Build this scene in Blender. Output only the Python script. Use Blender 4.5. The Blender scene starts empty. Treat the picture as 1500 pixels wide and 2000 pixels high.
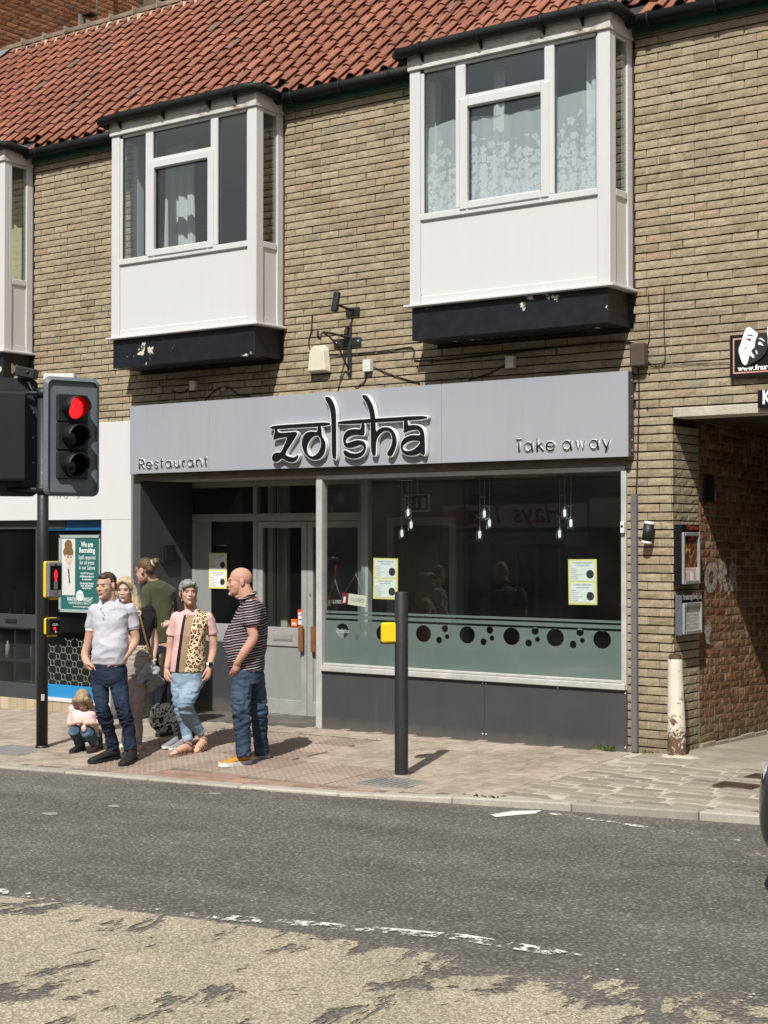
import bpy, bmesh, math, random
import numpy as np
from mathutils import Vector, Matrix, noise as mnoise
random.seed(7); np.random.seed(7)
R = math.radians
scene = bpy.context.scene
COL = scene.collection

# ------------------------------------------------------------------ camera
FPX = 3004.0                       # focal length in pixels of the 1500x2000 photograph
YAW = R(36.07)                     # street front recedes to the left by this angle
PITCH = math.atan(53 / FPX)
CX, CY, CZ = 9.0, -12.08, 1.86
cam_data = bpy.data.cameras.new("camera")
cam = bpy.data.objects.new("camera", cam_data); COL.objects.link(cam)
cam_data.sensor_fit = 'VERTICAL'; cam_data.sensor_height = 36.0
cam_data.lens = FPX / 2000 * 36.0
cam_data.clip_end = 2000
cam.location = (CX, CY, CZ)
cam.rotation_euler = (R(90) + PITCH, 0, YAW)
scene.camera = cam

# ------------------------------------------------------------------ sky, sun, exposure
SUN_TO = Vector((-0.34, 1.0, -1.15)).normalized()     # direction the light travels
sun_el = math.asin(-SUN_TO.z)
sun_az = math.atan2(-SUN_TO.x, -SUN_TO.y)             # from +Y towards +X
world = bpy.data.worlds.new("World"); scene.world = world
world.use_nodes = True
wn = world.node_tree; wn.nodes.clear()
sky = wn.nodes.new('ShaderNodeTexSky'); sky.sky_type = 'NISHITA'; sky.sun_disc = False
sky.sun_elevation = sun_el; sky.sun_rotation = sun_az
sky.air_density = 1.3; sky.dust_density = 3.0; sky.ozone_density = 1.0; sky.altitude = 10
bgn = wn.nodes.new('ShaderNodeBackground'); bgn.inputs[1].default_value = 0.088
won = wn.nodes.new('ShaderNodeOutputWorld')
# broken white cloud over the blue
wtc = wn.nodes.new('ShaderNodeTexCoord'); wcl = wn.nodes.new('ShaderNodeTexNoise'); wcl.inputs['Scale'].default_value = 2.2; wcl.inputs['Detail'].default_value = 7
wrp = wn.nodes.new('ShaderNodeValToRGB'); wrp.color_ramp.elements[0].position = .30; wrp.color_ramp.elements[1].position = .62
wrp.color_ramp.elements[0].color = (.25,.25,.25,1); wrp.color_ramp.elements[1].color = (.92,.92,.92,1)
wmx = wn.nodes.new('ShaderNodeMix'); wmx.data_type = 'RGBA'; wmx.inputs[7].default_value = (5.2, 5.3, 5.5, 1)
wn.links.new(wtc.outputs['Generated'], wcl.inputs['Vector']); wn.links.new(wcl.outputs['Fac'], wrp.inputs[0]); wn.links.new(wrp.outputs[0], wmx.inputs[0])
wn.links.new(sky.outputs[0], wmx.inputs[6]); wn.links.new(wmx.outputs[2], bgn.inputs[0]); wn.links.new(bgn.outputs[0], won.inputs[0])
sl = bpy.data.lights.new("sun", 'SUN'); sl.energy = 4.55; sl.angle = R(0.55); sl.color = (1.0, 0.97, 0.92)
sun = bpy.data.objects.new("sun", sl); COL.objects.link(sun)
sun.location = (20, -20, 30)
sun.rotation_euler = SUN_TO.to_track_quat('-Z', 'Y').to_euler()
scene.view_settings.view_transform = 'Standard'; scene.view_settings.look = 'None'
scene.view_settings.gamma = 1.0; scene.view_settings.exposure = 0.20
scene.view_settings.use_curve_mapping = False
scene.cycles.max_bounces = 8; scene.cycles.transparent_max_bounces = 24
scene.cycles.caustics_reflective = False; scene.cycles.caustics_refractive = False
scene.cycles.sample_clamp_indirect = 6.0

# ------------------------------------------------------------------ photo pixel -> place
def ray(px, py):
    x = (px - 750) / FPX; y = (1000 - py) / FPX
    up = y * math.cos(PITCH) + math.sin(PITCH); fw = math.cos(PITCH) - y * math.sin(PITCH)
    return (x * math.cos(YAW) - fw * math.sin(YAW), x * math.sin(YAW) + fw * math.cos(YAW), up)
def fac(px, py, y=0.0):            # point on an upright plane parallel to the street front
    d = ray(px, py); t = (y - CY) / d[1]; return (CX + d[0] * t, CZ + d[2] * t)
def facx(px, y=0.0): return fac(px, 1000, y)[0]
def gnd(px, py, z=0.0):
    d = ray(px, py); t = (z - CZ) / d[2]; return (CX + d[0] * t, CY + d[1] * t)
def xpl(px, py, X):
    d = ray(px, py); t = (X - CX) / d[0]; return (CY + d[1] * t, CZ + d[2] * t)

def tiltx(X):
    X = max(-15, min(15, X))
    return 0.010 * (X - 1.1) if X > -.6 else -.017 + .024 * (max(X, -9) + .6)
def G(X, Y):                       # pavement level
    return tiltx(X) + (0.022 * Y if Y < 0 else -0.004 * Y)
def RD(X, Y=-4): return tiltx(X) - 0.105
def on_pave(px, py):
    z = -0.04
    for i in range(6):
        X, Y = gnd(px, py, z); z = G(X, Y)
    return X, Y, z
def on_road(px, py):
    z = -0.1
    for i in range(6):
        X, Y = gnd(px, py, z); z = RD(X, Y)
    return X, Y, z

# ------------------------------------------------------------------ object helpers
def tag(o, label=None, cat=None, group=None, kind=None):
    if label: o['label'] = label
    if cat: o['category'] = cat
    if group: o['group'] = group
    if kind: o['kind'] = kind
    return o
def empty(name, loc=(0, 0, 0), label=None, cat=None, group=None, rz=0, parent=None):
    o = bpy.data.objects.new(name, None); COL.objects.link(o)
    o.location = loc; o.rotation_euler = (0, 0, rz); o.empty_display_size = 0.1
    if parent: o.parent = parent
    return tag(o, label, cat, group)
def link(name, me, mats=None, parent=None, loc=None):
    o = bpy.data.objects.new(name, me); COL.objects.link(o)
    if mats is not None and len(me.materials) == 0:
        for m in (mats if isinstance(mats, (list, tuple)) else [mats]): me.materials.append(m)
    if parent: o.parent = parent
    if loc is not None: o.location = loc
    return o
def bevel(o, w=0.004, seg=1, ang=35):
    m = o.modifiers.new("bevel", 'BEVEL'); m.width = w; m.segments = seg
    m.limit_method = 'ANGLE'; m.angle_limit = R(ang); return o

class MB:
    """collects shapes; build() links them as one mesh object"""
    def __init__(s): s.v = []; s.f = []; s.mi = []; s.sm = []; s.cur = 0
    def add(s, verts, faces, smooth=False):
        b = len(s.v); s.v.extend([tuple(p) for p in verts])
        for f in faces: s.f.append(tuple(b + i for i in f)); s.mi.append(s.cur); s.sm.append(smooth)
        return s
    def m(s, i): s.cur = i; return s
    def box(s, x0, x1, y0, y1, z0, z1):
        if x0 > x1: x0, x1 = x1, x0
        if y0 > y1: y0, y1 = y1, y0
        if z0 > z1: z0, z1 = z1, z0
        return s.add([(x0,y0,z0),(x1,y0,z0),(x1,y1,z0),(x0,y1,z0),(x0,y0,z1),(x1,y0,z1),(x1,y1,z1),(x0,y1,z1)],
              [(0,3,2,1),(4,5,6,7),(0,1,5,4),(1,2,6,5),(2,3,7,6),(3,0,4,7)])
    def obox(s, c, sx, sy, sz, M):      # oriented box: centre, full sizes, 3x3 matrix
        vs = []
        for z in (-.5,.5):
            for x, y in ((-.5,-.5),(.5,-.5),(.5,.5),(-.5,.5)):
                vs.append(Vector(c) + M @ Vector((x*sx, y*sy, z*sz)))
        return s.add(vs, [(0,3,2,1),(4,5,6,7),(0,1,5,4),(1,2,6,5),(2,3,7,6),(3,0,4,7)])
    def quad(s, a, b, c, d): return s.add([a,b,c,d], [(0,1,2,3)])
    def tube(s, pts, r, n=8, closed=False, cap=True):
        pts = [Vector(p) for p in pts]; rs = r if isinstance(r, (list, tuple)) else [r]*len(pts)
        vs = []; fs = []; N = len(pts); prev = None
        for i, p in enumerate(pts):
            t = (pts[min(i+1,N-1)] - pts[max(i-1,0)])
            if closed: t = pts[(i+1)%N] - pts[i-1]
            t.normalize()
            if prev is None:
                u = t.orthogonal().normalized()
            else:
                u = prev - t * prev.dot(t)
                u = u.normalized() if u.length > 1e-6 else t.orthogonal().normalized()
            prev = u; w = t.cross(u)
            for k in range(n):
                a = 2*math.pi*k/n; vs.append(p + (u*math.cos(a) + w*math.sin(a))*rs[i])
        for i in range(N if closed else N-1):
            j = (i+1) % N
            for k in range(n): fs.append((i*n+k, i*n+(k+1)%n, j*n+(k+1)%n, j*n+k))
        s.add(vs, fs, True)
        if cap and not closed:
            b = len(s.v) - len(vs)
            s.f.append(tuple(b+k for k in range(n-1,-1,-1))); s.mi.append(s.cur); s.sm.append(False)
            s.f.append(tuple(b+(N-1)*n+k for k in range(n))); s.mi.append(s.cur); s.sm.append(False)
        return s
    def cyl(s, a, b, r, n=16, r2=None): return s.tube([a, b], [r, r if r2 is None else r2], n)
    def lathe(s, prof, c=(0,0,0), n=20, axis='z'):   # prof: (radius, height)
        vs = []; fs = []
        for (r, h) in prof:
            for k in range(n):
                a = 2*math.pi*k/n; x, y = r*math.cos(a), r*math.sin(a)
                p = (x, y, h) if axis == 'z' else ((x, h, y) if axis == 'y' else (h, x, y))
                vs.append((c[0]+p[0], c[1]+p[1], c[2]+p[2]))
        for i in range(len(prof)-1):
            for k in range(n): fs.append((i*n+k, i*n+(k+1)%n, (i+1)*n+(k+1)%n, (i+1)*n+k))
        return s.add(vs, fs, True)
    def prism(s, poly, y0, y1, plane='xz'):          # polygon in a plane, extruded
        n = len(poly)
        def P(q, d): return (q[0], d, q[1]) if plane == 'xz' else ((q[0], q[1], d) if plane == 'xy' else (d, q[0], q[1]))
        vs = [P(q, y0) for q in poly] + [P(q, y1) for q in poly]
        fs = [tuple(range(n)), tuple(range(2*n-1, n-1, -1))]
        fs += [(i, i+n, (i+1)%n+n, (i+1)%n) for i in range(n)]
        return s.add(vs, fs)
    def mesh(s, name, mats=None):
        me = bpy.data.meshes.new(name); me.from_pydata(s.v, [], s.f)
        me.polygons.foreach_set('material_index', s.mi); me.polygons.foreach_set('use_smooth', s.sm)
        if mats is not None:
            for m in (mats if isinstance(mats, (list, tuple)) else [mats]): me.materials.append(m)
        bm = bmesh.new(); bm.from_mesh(me); bmesh.ops.recalc_face_normals(bm, faces=bm.faces); bm.to_mesh(me); bm.free()
        return me
    def build(s, name, mats, parent=None, bev=0, loc=None):
        o = link(name, s.mesh(name, mats), None, parent, loc)
        if bev: bevel(o, bev)
        return o

def ellipse_pts(cx, cz, rx, rz, n=32): return [(cx+rx*math.cos(2*math.pi*i/n), cz+rz*math.sin(2*math.pi*i/n)) for i in range(n)]

def shape2d(name, loops, depth, mats, parent=None, M=None, offset=0.0, bev=0.0):
    """filled outlines with holes -> extruded mesh; local x right, y up, z towards the viewer"""
    cu = bpy.data.curves.new(name, 'CURVE'); cu.dimensions = '2D'; cu.fill_mode = 'BOTH'; cu.extrude = depth / 2
    cu.offset = offset; cu.bevel_depth = bev
    for lp in loops:
        sp = cu.splines.new('POLY'); sp.points.add(len(lp)-1); sp.use_cyclic_u = True
        for i, p in enumerate(lp): sp.points[i].co = (p[0], p[1], 0, 1)
    return curve_to(name, cu, mats, parent, M)
def text2d(name, body, size, mats, parent=None, M=None, depth=0.0, align='LEFT', spacing=1.0, offset=0.0, sx=1.0, shear=0.0):
    cu = bpy.data.curves.new(name, 'FONT'); cu.body = body; cu.size = size; cu.extrude = depth/2
    cu.align_x = align; cu.space_character = spacing; cu.offset = offset; cu.shear = shear
    cu.resolution_u = 3
    return curve_to(name, cu, mats, parent, M @ Matrix.Diagonal((sx, 1, 1, 1)) if M is not None else None)
TMP = bpy.data.scenes.new('workshop')      # small scene for evaluating curves and remeshing quickly
def curve_to(name, cu, mats, parent, M):
    tmp = bpy.data.objects.new("tmp", cu); TMP.collection.objects.link(tmp)
    with bpy.context.temp_override(scene=TMP, view_layer=TMP.view_layers[0]): dg = bpy.context.evaluated_depsgraph_get()
    dg.update()
    me = bpy.data.meshes.new_from_object(tmp.evaluated_get(dg), depsgraph=dg)
    bpy.data.objects.remove(tmp); bpy.data.curves.remove(cu)
    me.name = name
    if M is not None: me.transform(M)
    me.materials.clear()
    for m in (mats if isinstance(mats, (list, tuple)) else [mats]): me.materials.append(m)
    return link(name, me, None, parent)
def face_front(x, y, z):     # local xy -> world xz on a street-facing surface
    return Matrix(((1,0,0,x),(0,0,-1,y),(0,1,0,z),(0,0,0,1)))
def join_into(o, others):    # join the mesh of others into o (material slots kept in order)
    bm = bmesh.new(); mats = list(o.data.materials); bm.from_mesh(o.data)
    for q in others:
        nb = len(bm.faces); bm.from_mesh(q.data); bm.faces.ensure_lookup_table()
        mp = []
        for m in q.data.materials:
            if m not in mats: mats.append(m)
            mp.append(mats.index(m))
        for f in bm.faces[nb:]: f.material_index = mp[min(f.material_index, len(mp)-1)]
        bpy.data.objects.remove(q)
    bm.to_mesh(o.data); bm.free(); o.data.materials.clear()
    for m in mats: o.data.materials.append(m)
    return o

# ------------------------------------------------------------------ materials
MATS = {}
class NT:
    def __init__(s, name):
        s.mat = bpy.data.materials.new(name); s.mat.use_nodes = True; s.t = s.mat.node_tree
        s.b = s.t.nodes['Principled BSDF']; s.out = s.t.nodes['Material Output']
    def n(s, typ, **kw):
        nd = s.t.nodes.new('ShaderNode' + typ)
        for k, v in kw.items(): setattr(nd, k, v)
        return nd
    def l(s, a, b): s.t.links.new(a, b)
    def pos(s, obj=True, scale=None, rnd=False):
        c = s.n('TexCoord'); o = c.outputs['Object'] if obj else None
        if not obj: o = s.n('NewGeometry').outputs['Position']
        if rnd:
            oi = s.n('ObjectInfo'); mm = s.n('VectorMath', operation='SCALE'); cb = s.n('CombineXYZ')
            for i in range(3): s.l(oi.outputs['Random'], cb.inputs[i])
            s.l(cb.outputs[0], mm.inputs[0]); mm.inputs['Scale'].default_value = 37.0
            ad = s.n('VectorMath', operation='ADD'); s.l(o, ad.inputs[0]); s.l(mm.outputs[0], ad.inputs[1]); o = ad.outputs[0]
        if scale:
            mp = s.n('Mapping'); mp.inputs['Scale'].default_value = scale; s.l(o, mp.inputs[0]); o = mp.outputs[0]
        return o
    def noise(s, vec, scale, detail=4, rough=.6, dist=0):
        t = s.n('TexNoise'); t.inputs['Scale'].default_value = scale; t.inputs['Detail'].default_value = detail
        t.inputs['Roughness'].default_value = rough; t.inputs['Distortion'].default_value = dist
        if vec is not None: s.l(vec, t.inputs['Vector'])
        return t.outputs['Fac']
    def vor(s, vec, scale, feature='F1', out='Distance', rand=1.0):
        t = s.n('TexVoronoi', feature=feature); t.inputs['Scale'].default_value = scale; t.inputs['Randomness'].default_value = rand
        if vec is not None: s.l(vec, t.inputs['Vector'])
        return t.outputs[out]
    def ramp(s, fac, stops, interp='LINEAR'):
        r = s.n('ValToRGB'); r.color_ramp.interpolation = interp; e = r.color_ramp.elements
        while len(e) < len(stops): e.new(0.5)
        for i, (p, c) in enumerate(stops):
            e[i].position = p
            e[i].color = (c, c, c, 1) if isinstance(c, (int, float)) else (c[0], c[1], c[2], 1)
        s.l(fac, r.inputs[0]); return r.outputs[0]
    def math(s, op, a, b=None, clamp=False):
        m = s.n('Math', operation=op); m.use_clamp = clamp
        for i, q in enumerate((a, b)):
            if q is None: continue
            if isinstance(q, (int, float)): m.inputs[i].default_value = q
            else: s.l(q, m.inputs[i])
        return m.outputs[0]
    def mix(s, fac, a, b, mode='MIX'):
        m = s.n('Mix', data_type='RGBA', blend_type=mode)
        for i, q in ((0, fac), (6, a), (7, b)):
            if isinstance(q, (int, float)): m.inputs[i].default_value = q if i == 0 else (q, q, q, 1)
            elif isinstance(q, (tuple, list)): m.inputs[i].default_value = (q[0], q[1], q[2], 1)
            else: s.l(q, m.inputs[i])
        return m.outputs[2]
    def color(s, c):
        if isinstance(c, (tuple, list)): s.b.inputs['Base Color'].default_value = (c[0], c[1], c[2], 1)
        else: s.l(c, s.b.inputs['Base Color'])
    def set(s, **kw):
        names = dict(rough='Roughness', metal='Metallic', spec='Specular IOR Level', ior='IOR', trans='Transmission Weight', alpha='Alpha', coat='Coat Weight', sheen='Sheen Weight')
        for k, v in kw.items():
            i = s.b.inputs[names[k]]
            if isinstance(v, (int, float)): i.default_value = v
            else: s.l(v, i)
    def bump(s, h, strength=.3, dist=.01):
        b = s.n('Bump'); b.inputs['Strength'].default_value = strength; b.inputs['Distance'].default_value = dist
        s.l(h, b.inputs['Height']); s.l(b.outputs[0], s.b.inputs['Normal'])

def srgb(r, g, b):
    f = lambda c: (c/12.92 if c <= .04045 else ((c+.055)/1.055)**2.4)
    return (f(r/255), f(g/255), f(b/255))

def plain(name, c, rough=.55, var=.12, scale=6, bump=.05, metal=0, dirt=0, spec=.5, coat=0, bdist=.004, rnd=True):
    """a painted, plastic or metal surface with uneven tone, faint relief and some grime"""
    if name in MATS: return MATS[name]
    t = NT(name); p = t.pos(rnd=rnd)
    n1 = t.noise(p, scale, 5, .65); n2 = t.noise(p, scale*9, 3, .6)
    f = t.ramp(n1, [(.3, 1-var), (.7, 1+var*.6)])
    col = t.mix(1.0, (c[0], c[1], c[2]), f, 'MULTIPLY')
    if dirt:
        d = t.ramp(t.noise(p, scale*1.7, 8, .75, .6), [(.52, 0), (.78, dirt)])
        col = t.mix(d, col, (c[0]*.35+.02, c[1]*.33+.016, c[2]*.3+.01))
    t.color(col); t.set(metal=metal, spec=spec, coat=coat)
    t.set(rough=t.ramp(n2, [(.3, max(0, rough-.08)), (.7, min(1, rough+.1))]))
    if bump: t.bump(n2, bump*2, bdist)
    MATS[name] = t.mat; return t.mat

def emis(name, c, strength, base=None):
    if name in MATS: return MATS[name]
    t = NT(name); t.color(base or c); t.b.inputs['Emission Color'].default_value = (*c, 1); t.b.inputs['Emission Strength'].default_value = strength
    t.set(rough=.4); MATS[name] = t.mat; return t.mat

def glass_mat(name, tint=(.9, .95, .93), refl_boost=1.0, rough=0.0, dark=0.0):
    """thin window pane: mirror reflection by angle over a clear tinted sheet"""
    if name in MATS: return MATS[name]
    t = NT(name); t.t.nodes.remove(t.b)
    ge = t.n('NewGeometry'); dt = t.n('VectorMath', operation='DOT_PRODUCT'); t.l(ge.outputs['Normal'], dt.inputs[0]); t.l(ge.outputs['Incoming'], dt.inputs[1])
    ca = t.math('SUBTRACT', 1.0, t.math('ABSOLUTE', dt.outputs['Value']), True)
    sch = t.math('ADD', .042, t.math('MULTIPLY', t.math('POWER', ca, 5.0), .958))      # Schlick, same on both faces of the sheet
    k = t.math('MULTIPLY', sch, 1.15 * refl_boost, True)
    p = t.pos(); nz = t.noise(p, 1.3, 2, .5)
    bp = t.n('Bump'); bp.inputs['Strength'].default_value = .02; bp.inputs['Distance'].default_value = .02; t.l(nz, bp.inputs['Height'])
    g = t.n('BsdfGlossy'); g.inputs['Roughness'].default_value = rough; g.inputs['Color'].default_value = (.95, .97, .97, 1); t.l(bp.outputs[0], g.inputs['Normal'])
    tr = t.n('BsdfTransparent'); tr.inputs[0].default_value = (*tint, 1)
    mx = t.n('MixShader'); t.l(k, mx.inputs[0]); t.l(tr.outputs[0], mx.inputs[1]); t.l(g.outputs[0], mx.inputs[2])
    df = t.n('BsdfDiffuse'); df.inputs[0].default_value = (.5, .5, .48, 1)      # dust on the pane
    dn = t.ramp(t.noise(p, 1.6, 4, .5), [(.4, .004), (.8, .012)])
    m2 = t.n('MixShader'); t.l(dn, m2.inputs[0]); t.l(mx.outputs[0], m2.inputs[1]); t.l(df.outputs[0], m2.inputs[2])
    t.l(m2.outputs[0], t.out.inputs[0]); MATS[name] = t.mat; return t.mat
# ================================================================== ground
def m_asphalt():
    t = NT("asphalt"); p = t.pos()
    big = t.noise(p, .35, 5, .6); mid = t.noise(p, 2.2, 6, .7)
    # every chipping its own tone, set in dark binder
    v1 = t.n('TexVoronoi'); v1.inputs['Scale'].default_value = 46; t.l(p, v1.inputs['Vector'])
    sep = t.n('SeparateColor'); t.l(v1.outputs['Color'], sep.inputs[0])
    chip = t.ramp(sep.outputs[0], [(0, (.138,.130,.114)), (.45, (.18,.170,.149)), (.88, (.217,.205,.179)), (.965, (.25,.237,.207)), (1, (.36,.343,.302))])
    gap = t.ramp(v1.outputs['Distance'], [(.3, 0), (.62, 1)])
    c = t.mix(gap, chip, (.10,.094,.082))
    c = t.mix(1.0, c, t.ramp(mid, [(.25, .74), (.75, 1.22)]), 'MULTIPLY')
    st = t.mapping = t.n('Mapping'); st.inputs['Scale'].default_value = (.25, 1.6, 1); t.l(p, st.inputs[0])
    c = t.mix(1.0, c, t.ramp(t.noise(st.outputs[0], 1.1, 5, .6), [(.3, .8), (.7, 1.12)]), 'MULTIPLY')
    dk = t.ramp(t.noise(p, 1.35, 7, .72, .8), [(.62, 0), (.78, .5)])                # oil and tar stains
    c = t.mix(dk, c, (.06,.056,.05))
    ws = t.ramp(t.noise(p, 9, 3, .5), [(.71, 0), (.76, .5)])
    c = t.mix(ws, c, (.45,.42,.36))
    t.color(c); t.set(rough=.85, spec=.3)
    h = t.math('SUBTRACT', t.math('MULTIPLY', sep.outputs[1], .6), gap)
    t.bump(h, .55, .006); return t.mat
def m_buff_grip():
    """worn buff high-grip surfacing: chippings with patches torn off down to the asphalt"""
    t = NT("buff_grip_surfacing"); p = t.pos()
    mp = t.n('Mapping'); mp.inputs['Rotation'].default_value = (0, 0, R(8)); mp.inputs['Scale'].default_value = (1.5, .75, 1); t.l(p, mp.inputs[0])
    w = t.noise(mp.outputs[0], 1.35, 9, .74, .5)
    sx = t.n('SeparateXYZ'); t.l(p, sx.inputs[0])
    # more wear towards the traffic lane
    edge = t.math('MULTIPLY', t.math('ADD', sx.outputs[1], 6.75), .10, True)
    xx = t.math('MULTIPLY', t.math('SUBTRACT', sx.outputs[0], 3.4), .010, True)
    w2 = t.math('ADD', t.math('ADD', w, edge), xx)
    hole = t.ramp(w2, [(.553, 0), (.575, 1)])
    v1 = t.n('TexVoronoi'); v1.inputs['Scale'].default_value = 95; t.l(p, v1.inputs['Vector'])
    sep = t.n('SeparateColor'); t.l(v1.outputs['Color'], sep.inputs[0])
    c = t.ramp(sep.outputs[0], [(0, (.26,.215,.15)), (.5, (.42,.365,.265)), (1, (.6,.54,.42))])
    c = t.mix(t.ramp(v1.outputs['Distance'], [(.35, 0), (.7, .55)]), c, (.17,.14,.10))
    c = t.mix(1.0, c, t.ramp(t.noise(p, 1.6, 6, .7), [(.3, .78), (.7, 1.1)]), 'MULTIPLY')
    c = t.mix(t.ramp(t.noise(p, 2.7, 6, .7, .4), [(.58, 0), (.75, .5)]), c, (.14,.12,.095))
    t.color(c); t.set(rough=.9, spec=.25, alpha=t.math('SUBTRACT', 1.0, hole)); t.bump(sep.outputs[1], .5, .004)
    return t.mat
def m_road_paint(name, wear):
    t = NT(name); p = t.pos()
    w = t.noise(p, 11, 6, .75); w2 = t.noise(p, 1.1, 4, .6)
    k = t.ramp(t.math('ADD', w, t.math('MULTIPLY', w2, .6)), [(wear, 1), (wear+.05, 0)])
    t.color(t.mix(t.noise(p, 30, 3), (.62,.61,.57), (.8,.79,.74))); t.set(rough=.7, alpha=k); return t.mat
def m_stone(name, c0, c1, rnd=True, sc=7, bump=.35, attr=False, moss=0):
    t = NT(name); p = t.pos(rnd=rnd)
    n1 = t.noise(p, sc, 6, .7); n2 = t.noise(p, sc*12, 4, .7)
    c = t.mix(t.ramp(n1, [(.3, 0), (.7, 1)]), c0, c1)
    if attr:
        a = t.n('Attribute'); a.attribute_name = 'tint'; r = a.outputs['Fac']
    else: r = t.n('ObjectInfo').outputs['Random']
    c = t.mix(1.0, c, t.ramp(r, [(0, .78), (.5, 1), (1, 1.16)]), 'MULTIPLY')
    if attr:
        c = t.mix(t.ramp(r, [(.9, 0), (.93, .3)]), c, (c0[0]*.6, c0[1]*.5, c0[2]*.45))
    c = t.mix(t.ramp(n2, [(.35, .3), (.6, 0)]), c, (c0[0]*.45, c0[1]*.45, c0[2]*.42))
    pw = t.pos(obj=False)
    c = t.mix(1.0, c, t.ramp(t.noise(pw, .9, 6, .65), [(.3, .8), (.7, 1.1)]), 'MULTIPLY')
    if moss: c = t.mix(t.ramp(t.noise(p, 3, 6, .7), [(.55, 0), (.7, moss)]), c, (.10,.12,.05))
    t.color(c); t.set(rough=.88, spec=.25); t.bump(t.math('ADD', n2, n1), bump, .006); return t.mat

KERB = [(-15,-3.3),(-8,-3.3),(-3,-3.22),(-1,-3.12),(0.4,-2.99),(1.725,-2.82),(3.0,-2.53),(4.92,-2.17),(8,-1.75),(15,-1.3)]
def kerb_y(X):
    for (a, ya), (b, yb) in zip(KERB, KERB[1:]):
        if X <= b: 
            u = (X-a)/(b-a); return ya + (yb-ya)*u
    return KERB[-1][1]
KW = 0.14                                   # kerb width
def kerb_top(X):                            # dropped flush at the crossing, a step to the right of it
    up = 0.02 + 0.04*max(0, min(1, (X-1.6)/1.6)) + 0.05*max(0, min(1, (-3.4-X)/1.5))
    return RD(X) + up
def pave_z(X, Y):
    """pavement level: falls from the wall to the kerb top"""
    if Y >= 0: return G(X, Y)
    k = kerb_y(X)+KW; u = max(0, min(1, Y/k)); return G(X, 0)*(1-u) + kerb_top(X)*u
def on_pave(px, py):
    z = -0.04
    for i in range(8):
        X, Y = gnd(px, py, z); z = pave_z(X, Y)
    return X, Y, z

def sheet(name, xs, ys, zf, mat, kind='structure', parent=None):
    vs = []; fs = []
    for x in xs:
        for y in ys: vs.append((x, y, zf(x, y)))
    n = len(ys)
    for i in range(len(xs)-1):
        for j in range(n-1): fs.append((i*n+j, (i+1)*n+j, (i+1)*n+j+1, i*n+j+1))
    me = bpy.data.meshes.new(name); me.from_pydata(vs, [], fs); o = link(name, me, mat, parent)
    if kind: o['kind'] = kind
    return o

ASPH = m_asphalt()
sheet("road", [-400,-60,-15,-9,-.6,15,60,400], [-400,-60,-14,40,400], lambda x,y: tiltx(x)-.105-(.0 if abs(x)<70 and -70<y<60 else .5), ASPH)
BUFF = m_buff_grip()
buff_top = [(-3,-6.75),(1.5,-6.62),(2.6,-6.44),(3.6,-6.28),(4.2,-6.2),(5.2,-6.12),(6.3,-6.0),(9,-6.0),(13,-6.0)]
def strip(name, line, w0, w1, mat, dz, kind='structure'):
    vs = []; fs = []
    for (x, y) in line: vs += [(x, y+w0, RD(x)+dz), (x, y+w1, RD(x)+dz)]
    for i in range(len(line)-1): fs.append((2*i, 2*i+2, 2*i+3, 2*i+1))
    me = bpy.data.meshes.new(name); me.from_pydata(vs, [], fs); o = link(name, me, mat); o['kind'] = kind; return o
strip("buff_road_surfacing", buff_top, 0, -3.4, BUFF, .004)
PAINT1 = m_road_paint("worn_white_road_paint", .80); PAINT2 = m_road_paint("faint_white_road_paint", .695); PAINT3 = m_road_paint("fresh_white_road_paint", .90)
mid = [(1.4,-6.50),(2.3,-6.42),(3.4,-6.27),(4.1,-6.05),(4.9,-5.83),(5.4,-5.82),(6.26,-5.93),(6.6,-6.02),(8,-6.3)]
strip("road_marking", mid, .05, -.06, PAINT2, .008)
strip("road_marking", [(3.45,-2.56),(4.2,-2.66),(5.3,-2.79),(7,-2.95)], .03, -.035, PAINT2, .004)
pt = [on_road(*q) for q in [(958,1592),(1002,1585),(1058,1584),(1046,1590),(1010,1593),(968,1597)]]
o = MB().add([(x,y,z+.005) for x,y,z in pt], [tuple(range(6))]).build("road_marking", PAINT3); o['kind'] = 'structure'
# pale repair flecks on the asphalt
PATCH = plain("pale_patch", (.27,.265,.245), .85, .3, 9, .1)
for (px, py, w) in [(98,1590,.085),(222,1575,.07),(420,1551,.065),(503,1542,.06)]:
    x, y, z = on_road(px, py); r = random.Random(px)
    pl = [(x+w*r.uniform(.7,1)*math.cos(a), y+w*.8*r.uniform(.6,1)*math.sin(a)) for a in [i*.785 for i in range(8)]]
    o = MB().add([(a,b,z+.004) for a,b in pl], [tuple(range(8))]).build("road_patch", PATCH); o['kind'] = 'structure'

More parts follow.
